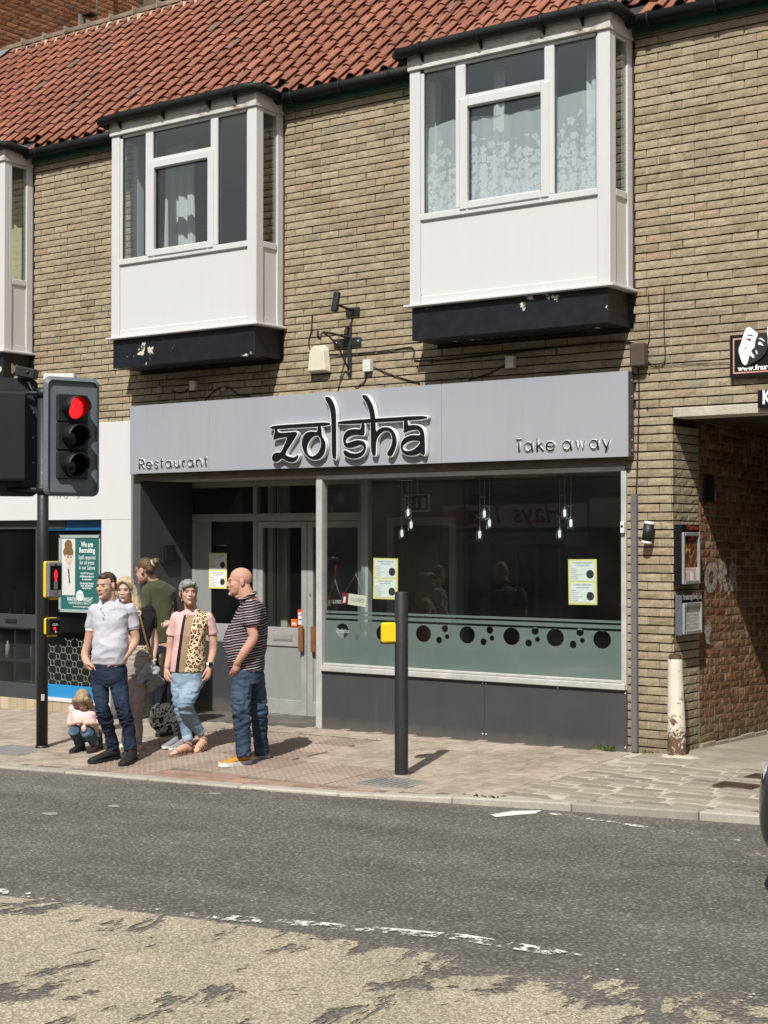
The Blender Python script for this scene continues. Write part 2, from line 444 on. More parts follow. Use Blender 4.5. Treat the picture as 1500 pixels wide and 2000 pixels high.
# ---- pavement bed, kerb stones
BED = plain("bedding_mortar", (.17,.148,.118), .95, .3, 3, .2)
xs = [x*.5 for x in range(-30, 31)]
vs = []; fs = []
for x in xs:
    k = kerb_y(x)+KW*.5
    for j in range(9): 
        y = k*(1-j/8); vs.append((x, y, pave_z(x, y)-.009))
    vs.append((x, 1.2, pave_z(x, 1.2)-.02))
for i in range(len(xs)-1):
    for j in range(9): fs.append((i*10+j, i*10+j+1, i*10+11+j, i*10+10+j))
me = bpy.data.meshes.new("pavement"); me.from_pydata(vs, [], fs)
pavement = link("pavement", me, BED); pavement['kind'] = 'structure'
kerb = empty("kerb"); kerb['kind'] = 'structure'
KST = m_stone("kerb_stone", (.34,.315,.265), (.45,.42,.36), sc=5)
X = -9.0; r = random.Random(3)
while X < 11:
    L = .9; x0, x1 = X+.004, X+L-.004
    o = MB()
    za, zb = kerb_top(x0)+r.uniform(-.003,.003), kerb_top(x1)+r.uniform(-.003,.003)
    y0, y1 = kerb_y(x0), kerb_y(x1)
    o.add([(x0,y0,za-.25),(x1,y1,zb-.25),(x1,y1+KW,zb-.25),(x0,y0+KW,za-.25),(x0,y0+.008,za),(x1,y1+.008,zb),(x1,y1+KW,zb),(x0,y0+KW,za)],
          [(0,3,2,1),(4,5,6,7),(0,1,5,4),(1,2,6,5),(2,3,7,6),(3,0,4,7)])
    o.build("kerb_stone", KST, kerb, bev=.012); X += L

# ---- paving pieces
SETT_X0 = lambda y: 2.92 + (-.1)*y*.5
def in_tactile(x, y):
    front = -.95 < x < 1.75 and y < -1.72 and y > kerb_y(x)+KW
    stem = -1.55 < x < .45 and -1.75 < y < -.42
    return front or stem
def paver_mesh(items, name, mat, attr=True):
    """items: (cx, cy, lx, ly, dz) -> one joined mesh of chamfered blocks, tone per block"""
    vs = []; fs = []; tint = []
    for (cx, cy, lx, ly, dz) in items:
        b = len(vs); c = .004; hx, hy = lx/2, ly/2; tl = [random.uniform(-.002,.002) for _ in range(4)]
        for k, (sx, sy) in enumerate(((-1,-1),(1,-1),(1,1),(-1,1))):
            vs.append((cx+sx*hx, cy+sy*hy, pave_z(cx+sx*hx, cy+sy*hy)-.03))
        for k, (sx, sy) in enumerate(((-1,-1),(1,-1),(1,1),(-1,1))):
            vs.append((cx+sx*hx, cy+sy*hy, pave_z(cx+sx*hx, cy+sy*hy)-c+dz+tl[k]))
        for k, (sx, sy) in enumerate(((-1,-1),(1,-1),(1,1),(-1,1))):
            vs.append((cx+sx*(hx-c), cy+sy*(hy-c), pave_z(cx+sx*hx, cy+sy*hy)+dz+tl[k]))
        for k in range(4):
            j = (k+1) % 4; fs.append((b+k, b+j, b+4+j, b+4+k)); fs.append((b+4+k, b+4+j, b+8+j, b+8+k))
        fs.append((b+8,b+9,b+10,b+11)); tv = random.random(); tint += [tv]*12
    me = bpy.data.meshes.new(name); me.from_pydata(vs, [], fs)
    a = me.attributes.new('tint', 'FLOAT', 'POINT'); a.data.foreach_set('value', tint)
    me.materials.append(mat); return me
items = []
bw, bl = .1, .2
for i in range(-120, 60):
    for j in range(-60, 60):
        # 90 degree herringbone
        for kind in (0, 1):
            if kind == 0: cx, cy, lx, ly = (i*bw + j*bw)+bl/2, (-i*bw + j*bw)+bw/2, bl, bw
            else: cx, cy, lx, ly = (i*bw + j*bw)+bw/2 , (-i*bw + j*bw)+bw+bl/2, bw, bl
            if kind == 0 and i % 2: continue
            if kind == 1 and i % 2: continue
            if not (-9.5 < cx < 9) : continue
            if cy > -.07 or cy < kerb_y(cx)+KW+.06: continue
            if in_tactile(cx, cy) or cx > SETT_X0(cy): continue
            items.append((cx, cy, lx-.006, ly-.006, random.uniform(-.002,.002)))
PAVER = m_stone("buff_paving_block", (.35,.29,.23), (.435,.37,.302), rnd=False, sc=9, attr=True)
o = link("paving_blocks", paver_mesh(items, "paving_blocks", PAVER), None, pavement); o['kind'] = 'stuff'
# blister paving slabs
TACT = m_stone("red_blister_slab", (.315,.24,.195), (.375,.295,.245), sc=9)
S = .4
mb = MB().box(-S/2+.004, S/2-.004, -S/2+.004, S/2-.004, -.04, 0)
for i in range(6):
    for j in range(6):
        cx, cy = -S/2+S*(i+.5)/6, -S/2+S*(j+.5)/6
        mb.lathe([(.0165,-.001),(.0125,.0045),(.0,.0055)], (cx,cy,0), 7)
slab_me = mb.mesh("blister_slab", TACT)
y = -1.72-S/2
def put_slab(x, y):
    o = link("blister_slab", slab_me, None, pavement)
    dzx = pave_z(x+.2,y)-pave_z(x-.2,y); dzy = pave_z(x,y+.2)-pave_z(x,y-.2)
    o.location = (x, y, pave_z(x, y)+.001); o.rotation_euler = (math.atan2(dzy,.4), -math.atan2(dzx,.4), 0)
for i in range(7):
    for j in range(3):
        x = -.95+S*(i+.5); yy = -1.72-S*(j+.5)
        if yy-S/2 > kerb_y(x)+KW-.02: put_slab(x, yy)
for i in range(5):
    for j in range(3): put_slab(-1.55+S*(i+.5), -.5-S*(j+.5))
items = []                                   # block infill between the slabs and the kerb
x = -.95
while x < 1.85:
    y = kerb_y(x)+KW+.055; top = -2.92 if kerb_y(x) < -2.95 else -2.52
    items_y = []
    while y + .05 < (-2.92 if (-2.92-S/2 > 0) else (-2.92 if kerb_y(x)+KW < -2.95 else -2.52)) and y < -2.5:
        items_y.append(y); y += .1
    for yy in items_y: items.append((x+.1, yy, .194, .094, 0))
    x += .2
if items:
    o = link("paving_blocks", paver_mesh(items, "paving_blocks_edge", m_stone("red_edge_block", (.30,.19,.14), (.38,.26,.2), rnd=False, sc=9, attr=True)), None, pavement); o['kind'] = 'stuff'
# uneven stone setts in front of the passage
SETT = m_stone("sett_stone", (.255,.228,.18), (.35,.32,.258), sc=4, bump=.6)
r = random.Random(11)
row = 0; off = 0.0
while off < 2.35:
    h = r.uniform(.13, .2); X = SETT_X0(-off)-.05
    X += r.uniform(0, .12)
    while X < 6.6:
        L = r.uniform(.24, .52); cx = X+L/2
        yk = kerb_y(cx)+KW+.02+off+h/2
        if yk+h/2 < -.34 + (.0 if cx < 3.6 else .12):
            pl = []
            for (sx, sy) in ((-1,-1),(-.3,-1.04),(.4,-.97),(1,-1),(1.03,.1),(1,1),(.3,1.03),(-.4,.98),(-1,1),(-1.02,0)):
                px_, py_ = cx+sx*(L/2-.014)+r.uniform(-.012,.012), yk+sy*(h/2-.012)+r.uniform(-.008,.008)
                pl.append((px_, py_))
            z = pave_z(cx, yk)+r.uniform(-.006,.008); tz = [r.uniform(-.006,.006) for _ in range(2)]
            n = len(pl); vs = []; fs = []
            sl_ = (kerb_y(cx+.2)-kerb_y(cx-.2))/.4
            for (a, b) in pl: vs.append((a, b, z-.06))
            for (a, b) in pl: vs.append((a, b, z-.012+(a-cx)*tz[0]*3))
            for (a, b) in pl: vs.append((cx+(a-cx)*.93, yk+(b-yk)*.85, z+(a-cx)*tz[0]*3))
            for k in range(n):
                j = (k+1)%n; fs += [(k, j, n+j, n+k), (n+k, n+j, 2*n+j, 2*n+k)]
            fs.append(tuple(range(2*n, 3*n)))
            o = MB().add(vs, fs, False).build("sett", SETT, pavement)
        X += L
    off += h; row += 1
JOINT = plain("sett_jointing", (.47,.42,.34), .95, .25, 4, .25)
vs = []; fs = []
for x in [2.7+.2*i for i in range(24)]:
    k = kerb_y(x)+KW
    for j in range(8):
        y = k*(1-j/7)*1.0-.0; vs.append((x, min(y,-.005), pave_z(x, y)-.0085))
for i in range(23):
    for j in range(7): fs.append((i*8+j, i*8+j+1, i*8+9+j, i*8+8+j))
me = bpy.data.meshes.new("sett_jointing"); me.from_pydata(vs, [], fs); o = link("sett_jointing", me, JOINT, pavement)
CONC = plain("old_concrete", (.31,.275,.215), .92, .3, 2.5, .35, dirt=.5, bdist=.01)
vs = []; fs = []
PASS_DROP = -0.022
for x in [3.02+.25*i for i in range(17)]:
    for j, y in enumerate([-.52,-.35,-.1,.2,.6,1.2,2,4,9]):
        yy = y+ (r.uniform(-.06,.06) if j == 0 else 0)
        vs.append((x, yy, (pave_z(x, yy) if y < 0 else G(x,0)+PASS_DROP*y)+.004+.006*r.random()-(.03 if j == 0 else 0)))
for i in range(16):
    for j in range(8): fs.append((i*9+j, i*9+9+j, i*9+10+j, i*9+j+1))
me = bpy.data.meshes.new("passage_floor"); me.from_pydata(vs, [], fs); o = link("passage_floor", me, CONC); o['kind'] = 'structure'
# covers and grates set in the paving
IRON = plain("rusty_iron", (.10,.062,.04), .8, .35, 9, .2, metal=.4)
CONCG = plain("grey_cover", (.22,.22,.205), .85, .2, 7, .2)
def cover(name, px, py, lx, ly, mat, label, cat, grid=0, rz=0):
    x, y, z = on_pave(px, py)
    e = empty(name, (x, y, pave_z(x, y)+.006), label, cat, rz=rz)
    m = MB()
    m.box(-lx/2, lx/2, -ly/2, -ly/2+.02, -.03, .004); m.box(-lx/2, lx/2, ly/2-.02, ly/2, -.03, .004)
    m.box(-lx/2, -lx/2+.02, -ly/2+.02, ly/2-.02, -.03, .004); m.box(lx/2-.02, lx/2, -ly/2+.02, ly/2-.02, -.03, .004)
    m.build("frame", mat, e)
    m = MB().box(-lx/2+.024, lx/2-.024, -ly/2+.024, ly/2-.024, -.03, -.006 if grid else .002)
    if grid:
        for i in range(grid):
            for j in range(int(grid*ly/lx)+1):
                x0 = -lx/2+.03+(lx-.06)*i/grid; y0 = -ly/2+.03+(ly-.06)*j/(int(grid*ly/lx)+1)
                s = (lx-.06)/grid*.62; m.box(x0, x0+s, y0, y0+s, -.006, .003)
    m.build("lid", mat, e); return e
cover("drain_grate", 1440, 1535, .30, .22, IRON, "rusty square grate set in the stone setts before the passage", "drain cover", 8)
cover("drain_grate", 1500, 1519, .30, .22, IRON, "rusty grate partly hidden by the dark car at the passage mouth", "drain cover", 8)
cover("utility_cover", 770, 1530, .46, .34, CONCG, "grey utility cover in the paving at the foot of the push button post", "utility cover", 7)
cover("utility_cover", 28, 1466, .60, .45, CONCG, "smooth grey utility cover beside the traffic light pole", "utility cover")
# ================================================================== building
def m_brick(name, stops, attr, dark=(.12,.105,.08), band=0.0, weather=True):
    """clay brick: tone per brick, crumpled face, soot; band = vertical kiln streaks"""
    t = NT(name); p = t.pos(rnd=not attr)
    if attr:
        a = t.n('Attribute'); a.attribute_name = 'tint'; r = a.outputs['Fac']
    else: r = t.n('ObjectInfo').outputs['Random']
    c = t.ramp(r, stops)
    n1 = t.noise(p, 14, 6, .7, .6); n2 = t.noise(p, 70, 4, .7)
    if band:
        mp = t.n('Mapping'); mp.inputs['Scale'].default_value = (22, 22, 1.2); t.l(p, mp.inputs[0])
        b = t.noise(mp.outputs[0], 1, 2, .4)
        c = t.mix(t.ramp(b, [(.45, 0), (.5, band)], 'CONSTANT' if False else 'LINEAR'), c, (.115,.06,.035))
    c = t.mix(1.0, c, t.ramp(n1, [(.28, .72), (.72, 1.14)]), 'MULTIPLY')
    c = t.mix(t.ramp(n2, [(.34, .4), (.52, 0)]), c, dark)
    if weather:
        pw = t.pos(obj=False); w = t.noise(pw, .75, 7, .68, .3)
        c = t.mix(t.ramp(w, [(.5, 0), (.72, .34)]), c, dark)
        sx = t.n('SeparateXYZ'); t.l(pw, sx.inputs[0])
        low = t.ramp(t.math('ADD', sx.outputs[2], t.math('MULTIPLY', t.noise(pw, 2.4, 5, .7), .5)), [(.28, .5), (.75, 0)])  # splash-zone algae and dirt
        c = t.mix(low, c, (.11,.105,.07))
    t.color(c); t.set(rough=.9, spec=.2); t.bump(t.math('ADD', t.math('MULTIPLY', n1, 1.6), n2), .7, .006); return t.mat
YSTOPS = [(0,(.29,.232,.145)),(.15,(.352,.288,.190)),(.5,(.400,.331,.222)),(.85,(.428,.357,.244)),(.95,(.385,.285,.182)),(1,(.31,.275,.195))]
YB_A = m_brick("buff_brick_far", YSTOPS, True); YB_O = m_brick("buff_brick", YSTOPS, False)
RSTOPS = [(0,(.19,.085,.045)),(.3,(.29,.135,.07)),(.5,(.36,.20,.11)),(.7,(.40,.27,.16)),(.85,(.34,.16,.08)),(1,(.24,.15,.10))]
RB_A = m_brick("red_brick_far", RSTOPS, True, (.07,.035,.02), .75); RB_O = m_brick("red_brick", RSTOPS, False, (.07,.035,.02), .75)
GSTOPS = [(0,(.20,.075,.035)),(.4,(.33,.135,.06)),(.75,(.40,.17,.075)),(.93,(.29,.125,.065)),(1,(.14,.10,.07))]
GB_O = m_brick("orange_brick", GSTOPS, False, (.10,.045,.025), 0)
def m_mortar(name, c):
    t = NT(name); p = t.pos(); n = t.noise(p, 40, 5, .7); n1 = t.noise(p, 1.2, 5, .6)
    t.color(t.mix(t.ramp(n1, [(.35, 0), (.7, .75)]), t.mix(n, (c[0]*.7,c[1]*.7,c[2]*.7), c), (c[0]*.35,c[1]*.33,c[2]*.3))); t.set(rough=.95, spec=.1); t.bump(n, .5, .004); return t.mat
MORT = m_mortar("pale_mortar", (.50,.43,.30)); MORTD = m_mortar("joint_shade_mortar", (.11,.088,.06)); MORTR = m_mortar("tan_mortar", (.38,.31,.21))  # the dark mortar carries the bed joint shadow in its colour

def brick_mesh(seed, L=.215, H=.0630, D=.05, amp=.0035, mat=None, name="brick"):
    """front face looks to -Y, origin at the face centre"""
    r = random.Random(seed); nx, nz = 5, 3; vs = []; fs = []
    for i in range(nx):
        for j in range(nz):
            x = (i/(nx-1)-.5)*L; z = (j/(nz-1)-.5)*H
            ed = (i in (0,nx-1)) or (j in (0,nz-1))
            x += r.uniform(-.0012,.0012); z += r.uniform(-.0013,.0013)
            vs.append((x, (.0035 if ed else 0)+r.uniform(-amp,amp)*.7, z))
    for i in range(nx-1):
        for j in range(nz-1): fs.append((i*nz+j, (i+1)*nz+j, (i+1)*nz+j+1, i*nz+j+1))
    rim = [i*nz for i in range(nx)] + [(nx-1)*nz+j for j in range(1,nz)] + [i*nz+nz-1 for i in range(nx-2,-1,-1)] + [j for j in range(nz-2,0,-1)]
    b = len(vs)
    for k in rim: vs.append((vs[k][0], D, vs[k][2]))
    n = len(rim)
    for k in range(n): fs.append((rim[(k+1)%n], rim[k], b+k, b+(k+1)%n))
    return vs, fs
def mk(vs, fs, mat, name="brick"):
    me = bpy.data.meshes.new(name); me.from_pydata(vs, [], fs); me.materials.append(mat); return me
NV = 6
BV = [brick_mesh(i, L=.213) for i in range(NV)]; BH = [brick_mesh(50+i, L=.1025) for i in range(NV)]; BQ = [brick_mesh(90+i, L=.0475) for i in range(3)]
class BrickField:
    """places bricks (variant, 4x4 matrix); the chosen ones become own objects, the rest one mesh"""
    def __init__(s): s.items = []
    def put(s, V, M): s.items.append((V, M))
    def rest(s, name, mat, parent, items):
        vs = []; fs = []; ti = []; r = random.Random(5)
        for (V, M) in items:
            b = len(vs); v0, f0 = V
            vs += [tuple(M @ Vector(v)) for v in v0]; fs += [tuple(b+i for i in f) for f in f0]; ti += [r.random()]*len(v0)
        me = bpy.data.meshes.new(name); me.from_pydata(vs, [], fs)
        a = me.attributes.new('tint', 'FLOAT', 'POINT'); a.data.foreach_set('value', ti)
        o = link(name, me, mat, parent); o['kind'] = 'stuff'; return o
    def singles(s, name, mat, parent, items):
        cache = {}
        for (V, M) in items:
            k = id(V)
            if k not in cache: cache[k] = mk(V[0], V[1], mat, name)
            o = link(name, cache[k], None, parent); o.matrix_local = M

BAYS = [(-6.95,-4.875), (-3.132,-1.07), (.806,2.889)]
WALL_TOP = 6.30
bld = empty("terrace_building", (0,0,0), "two storey buff brick terrace with red pantile roof, white bay windows and a passage", "building")
wall = MB()
def wbox(x0, x1, z0, z1, y0=.026, y1=.25): wall.box(x0, x1, y0, y1, z0, z1)
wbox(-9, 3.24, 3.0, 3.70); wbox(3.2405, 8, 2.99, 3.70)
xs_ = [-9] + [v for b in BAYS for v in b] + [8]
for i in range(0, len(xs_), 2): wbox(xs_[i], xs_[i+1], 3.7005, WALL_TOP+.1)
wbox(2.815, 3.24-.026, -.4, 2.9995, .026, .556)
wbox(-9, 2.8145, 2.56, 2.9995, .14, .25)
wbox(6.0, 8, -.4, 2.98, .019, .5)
NB6 = len(wall.f)
# perpends: mortar nearly flush with the brick faces
BFY = BrickField(); r = random.Random(21)
def in_bay(x, z): return any(a-.02 < x < b+.02 for a, b in BAYS) and z > 3.68
def brick_ok(x0, x1, z):
    xm = (x0+x1)/2
    if z > 3.68:
        for a, b in BAYS:
            if x1 > a and x0 < b: return False
    if z < 3.27 and -3.2 < xm < 2.80: return False
    if xm > 3.243 and z < 2.99+.03: return False
    if xm < -3.2 and z < 3.13: return False
    if xm < 2.815 and z < 2.56: return False
    return True
def clip_intervals(x0, x1, z):
    """part of a brick that stays outside bays, sign and openings"""
    edges = [x0, x1]
    for v in ([b for bb in BAYS for b in bb] if z > 3.68 else []) + [3.24, 2.815 if z < 3.0 else 99, -9, 8]:
        if x0+.004 < v < x1-.004: edges.append(v)
    edges.sort(); out = []
    for a, b in zip(edges, edges[1:]):
        if b-a > .03 and brick_ok(a+.001, b-.001, z): out.append((a, b))
    return out
k = 0; z = -.045
XJ = 3.237
while z < WALL_TOP - .01:
    off = 0 if k % 2 == 0 else .1125
    n = int((XJ+9)/.225)+2
    for i in range(-22, n):
        x1 = XJ - off - .225*i + (0 if not off else 0); x0 = x1-.215
        if x0 > 8: continue
        for (a, b) in clip_intervals(x0, x1, z):
            sc = (b-a)/.215; 
            V = BV[r.randrange(NV)]
            M = Matrix.Translation(((a+b)/2, r.uniform(-.002,.002), z+r.uniform(-.0007,.0007))) @ Matrix.Rotation(r.uniform(-.003,.003),4,'Y') @ Matrix.Diagonal((sc,1,1,1))
            BFY.put(V, M)
            if r.random() < .96: wall.box(b-.002, b+.013, (.004 if r.random() < .45 else .013)+r.uniform(0,.004), .028, z-.0315, z+.0315)
        if off and i == 0 and z < 2.97:      # half brick closing the pier corner
            BFY.put(BH[r.randrange(NV)], Matrix.Translation((3.237-.051, 0, z)))
    z += .075; k += 1
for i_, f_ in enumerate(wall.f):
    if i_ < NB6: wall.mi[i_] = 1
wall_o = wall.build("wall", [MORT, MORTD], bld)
vis = [it for it in BFY.items if it[1].translation.x < 4.6 and not (it[1].translation.z < 2.9)]
vis.sort(key=lambda it: -it[1].translation.x)
sel = vis[:240]; ids = set(id(it) for it in sel)
BFY.singles("brick", YB_O, wall_o, sel)
BFY.rest("bricks", YB_A, wall_o, [it for it in BFY.items if id(it) not in ids])
# return face of the pier, same bricks round the corner
BFR = BrickField(); k = 0; z = -.045; ret = MB()
RX = Matrix.Rotation(R(90), 4, 'Z')            # face looks to +X
while z < 2.88:
    y = .008 if k % 2 else .118
    if not (k % 2): BFR.put(BH[r.randrange(NV)], Matrix.Translation((3.242, .008+.0515, z)) @ RX)
    while y < .52:
        L = min(.215, .55-y)
        if L > .04:
            BFR.put(BV[r.randrange(NV)], Matrix.Translation((3.242+r.uniform(-.002,.002), y+L/2, z)) @ RX @ Matrix.Diagonal((L/.215,1,1,1)))
            ret.box(3.222, 3.2385, y+L-.002, y+L+.012, z-.033, z+.033)
        y += .225
    z += .075; k += 1
ret_o = ret.build("pier_return", MORT, bld)
BFR.singles("brick", YB_O, ret_o, BFR.items)

# ---- passage: red brick flank wall with courses falling slightly inwards
PW = MB(); SL = R(-1.3)
PW.box(0, 7.0, .011, .25, -.35, 3.1)            # local: x along the wall inwards, front at y=0
PM = Matrix.Translation((3.236, .556, 0)) @ Matrix.Rotation(R(90), 4, 'Z') @ Matrix.Rotation(-SL, 4, 'Y')
BFP = BrickField(); k = 0; z = -.06
while z < 3.0:
    x = .004 - (.1125 if k % 2 else 0)
    while x < 6.8:
        a = max(x, .004); b = x+.215
        M = PM @ Matrix.Translation(((a+b)/2, r.uniform(-.002,.002), z)) @ Matrix.Diagonal(((b-a)/.215,1,1,1))
        BFP.put(BV[r.randrange(NV)], M); PW.box(b-.002, b+.012, .004, .02, z-.034, z+.034)
        x += .225
    PW.box(0, 6.8, .006, .02, z+.031, z+.044)
    z += .075; k += 1
pw_o = PW.build("passage_wall", MORTR, bld); pw_o.matrix_local = PM
inv = PM.inverted()
itp = [(V, inv @ M) for V, M in BFP.items]
near = [it for it in itp if it[1].translation.x < 1.72]
far = [it for it in itp if it[1].translation.x >= 1.72]
BFP.singles("brick", RB_O, pw_o, near[:300]); BFP.rest("bricks", RB_A, pw_o, near[300:]+far)
LINT = plain("weathered_concrete", (.52,.475,.38), .9, .22, 3, .3, dirt=.6, bdist=.008)
m = MB().box(3.262, 6.3, -.016, .24, 2.898, 2.982)
m.build("lintel", LINT, bld, bev=.006)
DARKW = plain("shade_dark_brickwork", (.03,.021,.015), .95, .3, 5, .3)  # passage shade put into the colour of the lining
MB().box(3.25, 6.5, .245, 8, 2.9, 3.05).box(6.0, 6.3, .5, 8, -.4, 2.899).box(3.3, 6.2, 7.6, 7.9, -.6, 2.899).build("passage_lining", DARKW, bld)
m = MB(); z0 = G(3.24,0)
for i in range(12):
    y = .56+i*.3; m.box(3.236, 3.262+r.uniform(-.006,.006), y, y+.298, z0-.3+PASS_DROP*y, z0+.045+PASS_DROP*y+r.uniform(-.008,.01))
m.build("plinth", CONC, bld, bev=.008)
# air grille in the flank wall
VENTM = plain("dark_iron_vent", (.02,.022,.025), .6, .2, 8, .1)
vy, vz = xpl(1383, 955, 3.236)
e = MB().box(3.230, 3.246, vy-.11, vy+.11, vz-.12, vz+.12)
for i in range(8): e.box(3.246, 3.254, vy-.10, vy+.10, vz-.11+i*.029, vz-.096+i*.029)
e.build("air_vent", VENTM, bld)

# ---- eaves: fascia board, gutters
GREEN = plain("peeling_green_paint", (.030,.085,.060), .6, .35, 5, .2, dirt=.55)
BLKP = plain("black_gutter_plastic", (.010,.011,.011), .6, .3, 5, .06, spec=.25)
WHITEWOOD = NT("peeling_white_wood"); t_ = WHITEWOOD; p_ = t_.pos()
mp_ = t_.n('Mapping'); mp_.inputs['Scale'].default_value = (.8, 3, 3.4); t_.l(p_, mp_.inputs[0])
n_ = t_.noise(mp_.outputs[0], 2.4, 9, .78, .5)
c_ = t_.mix(t_.ramp(n_, [(.55, 0), (.585, 1)]), (.60,.585,.54), (.33,.27,.20))
c_ = t_.mix(t_.ramp(t_.noise(p_, 7, 6, .7), [(.5, 0), (.75, .55)]), c_, (.2,.19,.165))
t_.color(c_); t_.set(rough=.75); t_.bump(n_, .4, .004); WHITEWOOD = t_.mat
spans = [(-9,-6.9),(-4.93,-3.08),(-1.12,.76),(2.84,8)]
for a, b in spans:
    MB().box(a+.01, b-.01, -.035, .011, 6.235, 6.335).box(a+.01, b-.01, -.09, .011, 6.337, 6.352).build("fascia_board", GREEN, bld, bev=.004)
    g = MB(); pts = [(a-.02, -.125, 6.335), (b+.02, -.125, 6.335+.0)]
    g.tube(pts, .056, 14)
    x = a+.25
    while x < b: g.tube([(x,-.125,6.335),(x+.03,-.125,6.335)], .064, 14); g.box(x+.005, x+.02, -.09, -.03, 6.30, 6.33); x += .62
    g.build("gutter", BLKP, bld)

# ---- bay windows
def m_upvc(name, c, d):
    t = NT(name); p = t.pos(); pw = t.pos(obj=False)
    mp = t.n('Mapping'); mp.inputs['Scale'].default_value = (6, 6, .7); t.l(p, mp.inputs[0])
    s = t.noise(mp.outputs[0], 1.6, 6, .7)
    col = t.mix(t.ramp(s, [(.52, 0), (.8, d)]), c, (.42,.40,.34))
    col = t.mix(t.ramp(t.noise(p, 4, 6, .7), [(.55, 0), (.8, d*.8)]), col, (.46,.43,.35))
    t.color(col); t.set(rough=.38, spec=.4); return t.mat
UPVC = m_upvc("white_upvc", (.595,.598,.59), .3); UPANEL = m_upvc("white_upvc_panel", (.60,.603,.592), .09)
SEAL = plain("grey_gasket", (.05,.05,.05), .6, .1, 5, 0)
def m_dark_board():
    t = NT("peeling_navy_board"); p = t.pos(obj=False)
    n = t.noise(p, 3.3, 8, .66, .3); c = t.mix(t.ramp(t.noise(p, 7, 5, .6), [(.3, 0), (.7, 1)]), (.0045,.0055,.008), (.012,.0145,.019))
    c = t.mix(t.ramp(n, [(.628, 0), (.634, 1)]), c, (.62,.58,.48))
    c = t.mix(t.ramp(t.noise(p, 22, 5, .7), [(.68, 0), (.8, .35)]), c, (.25,.25,.25))
    t.color(c); t.set(rough=.5, spec=.4); t.bump(t.ramp(n, [(.628, 1), (.634, 0)]), .3, .003); return t.mat
NAVY = m_dark_board()
WGLASS = glass_mat("bay_window_glass", (.92,.95,.95), 1.6)
LEAD = plain("lead_sheet", (.26,.27,.27), .55, .25, 4, .15, metal=.3)
ROOMW = plain("room_wall", (.50,.49,.46), .9, .06, 2, 0); ROOMD = plain("room_floor", (.16,.12,.09), .8, .1, 3, 0)
Z_SILL, Z_PB, Z_RB, Z_GB, Z_SB, Z_SGB, Z_SGT, Z_ST, Z_TB, Z_GT, Z_HEAD = 4.03, 4.105, 4.80, 4.865, 4.838, 4.917, 5.768, 5.855, 5.888, 6.172, 6.205
FY = -.43
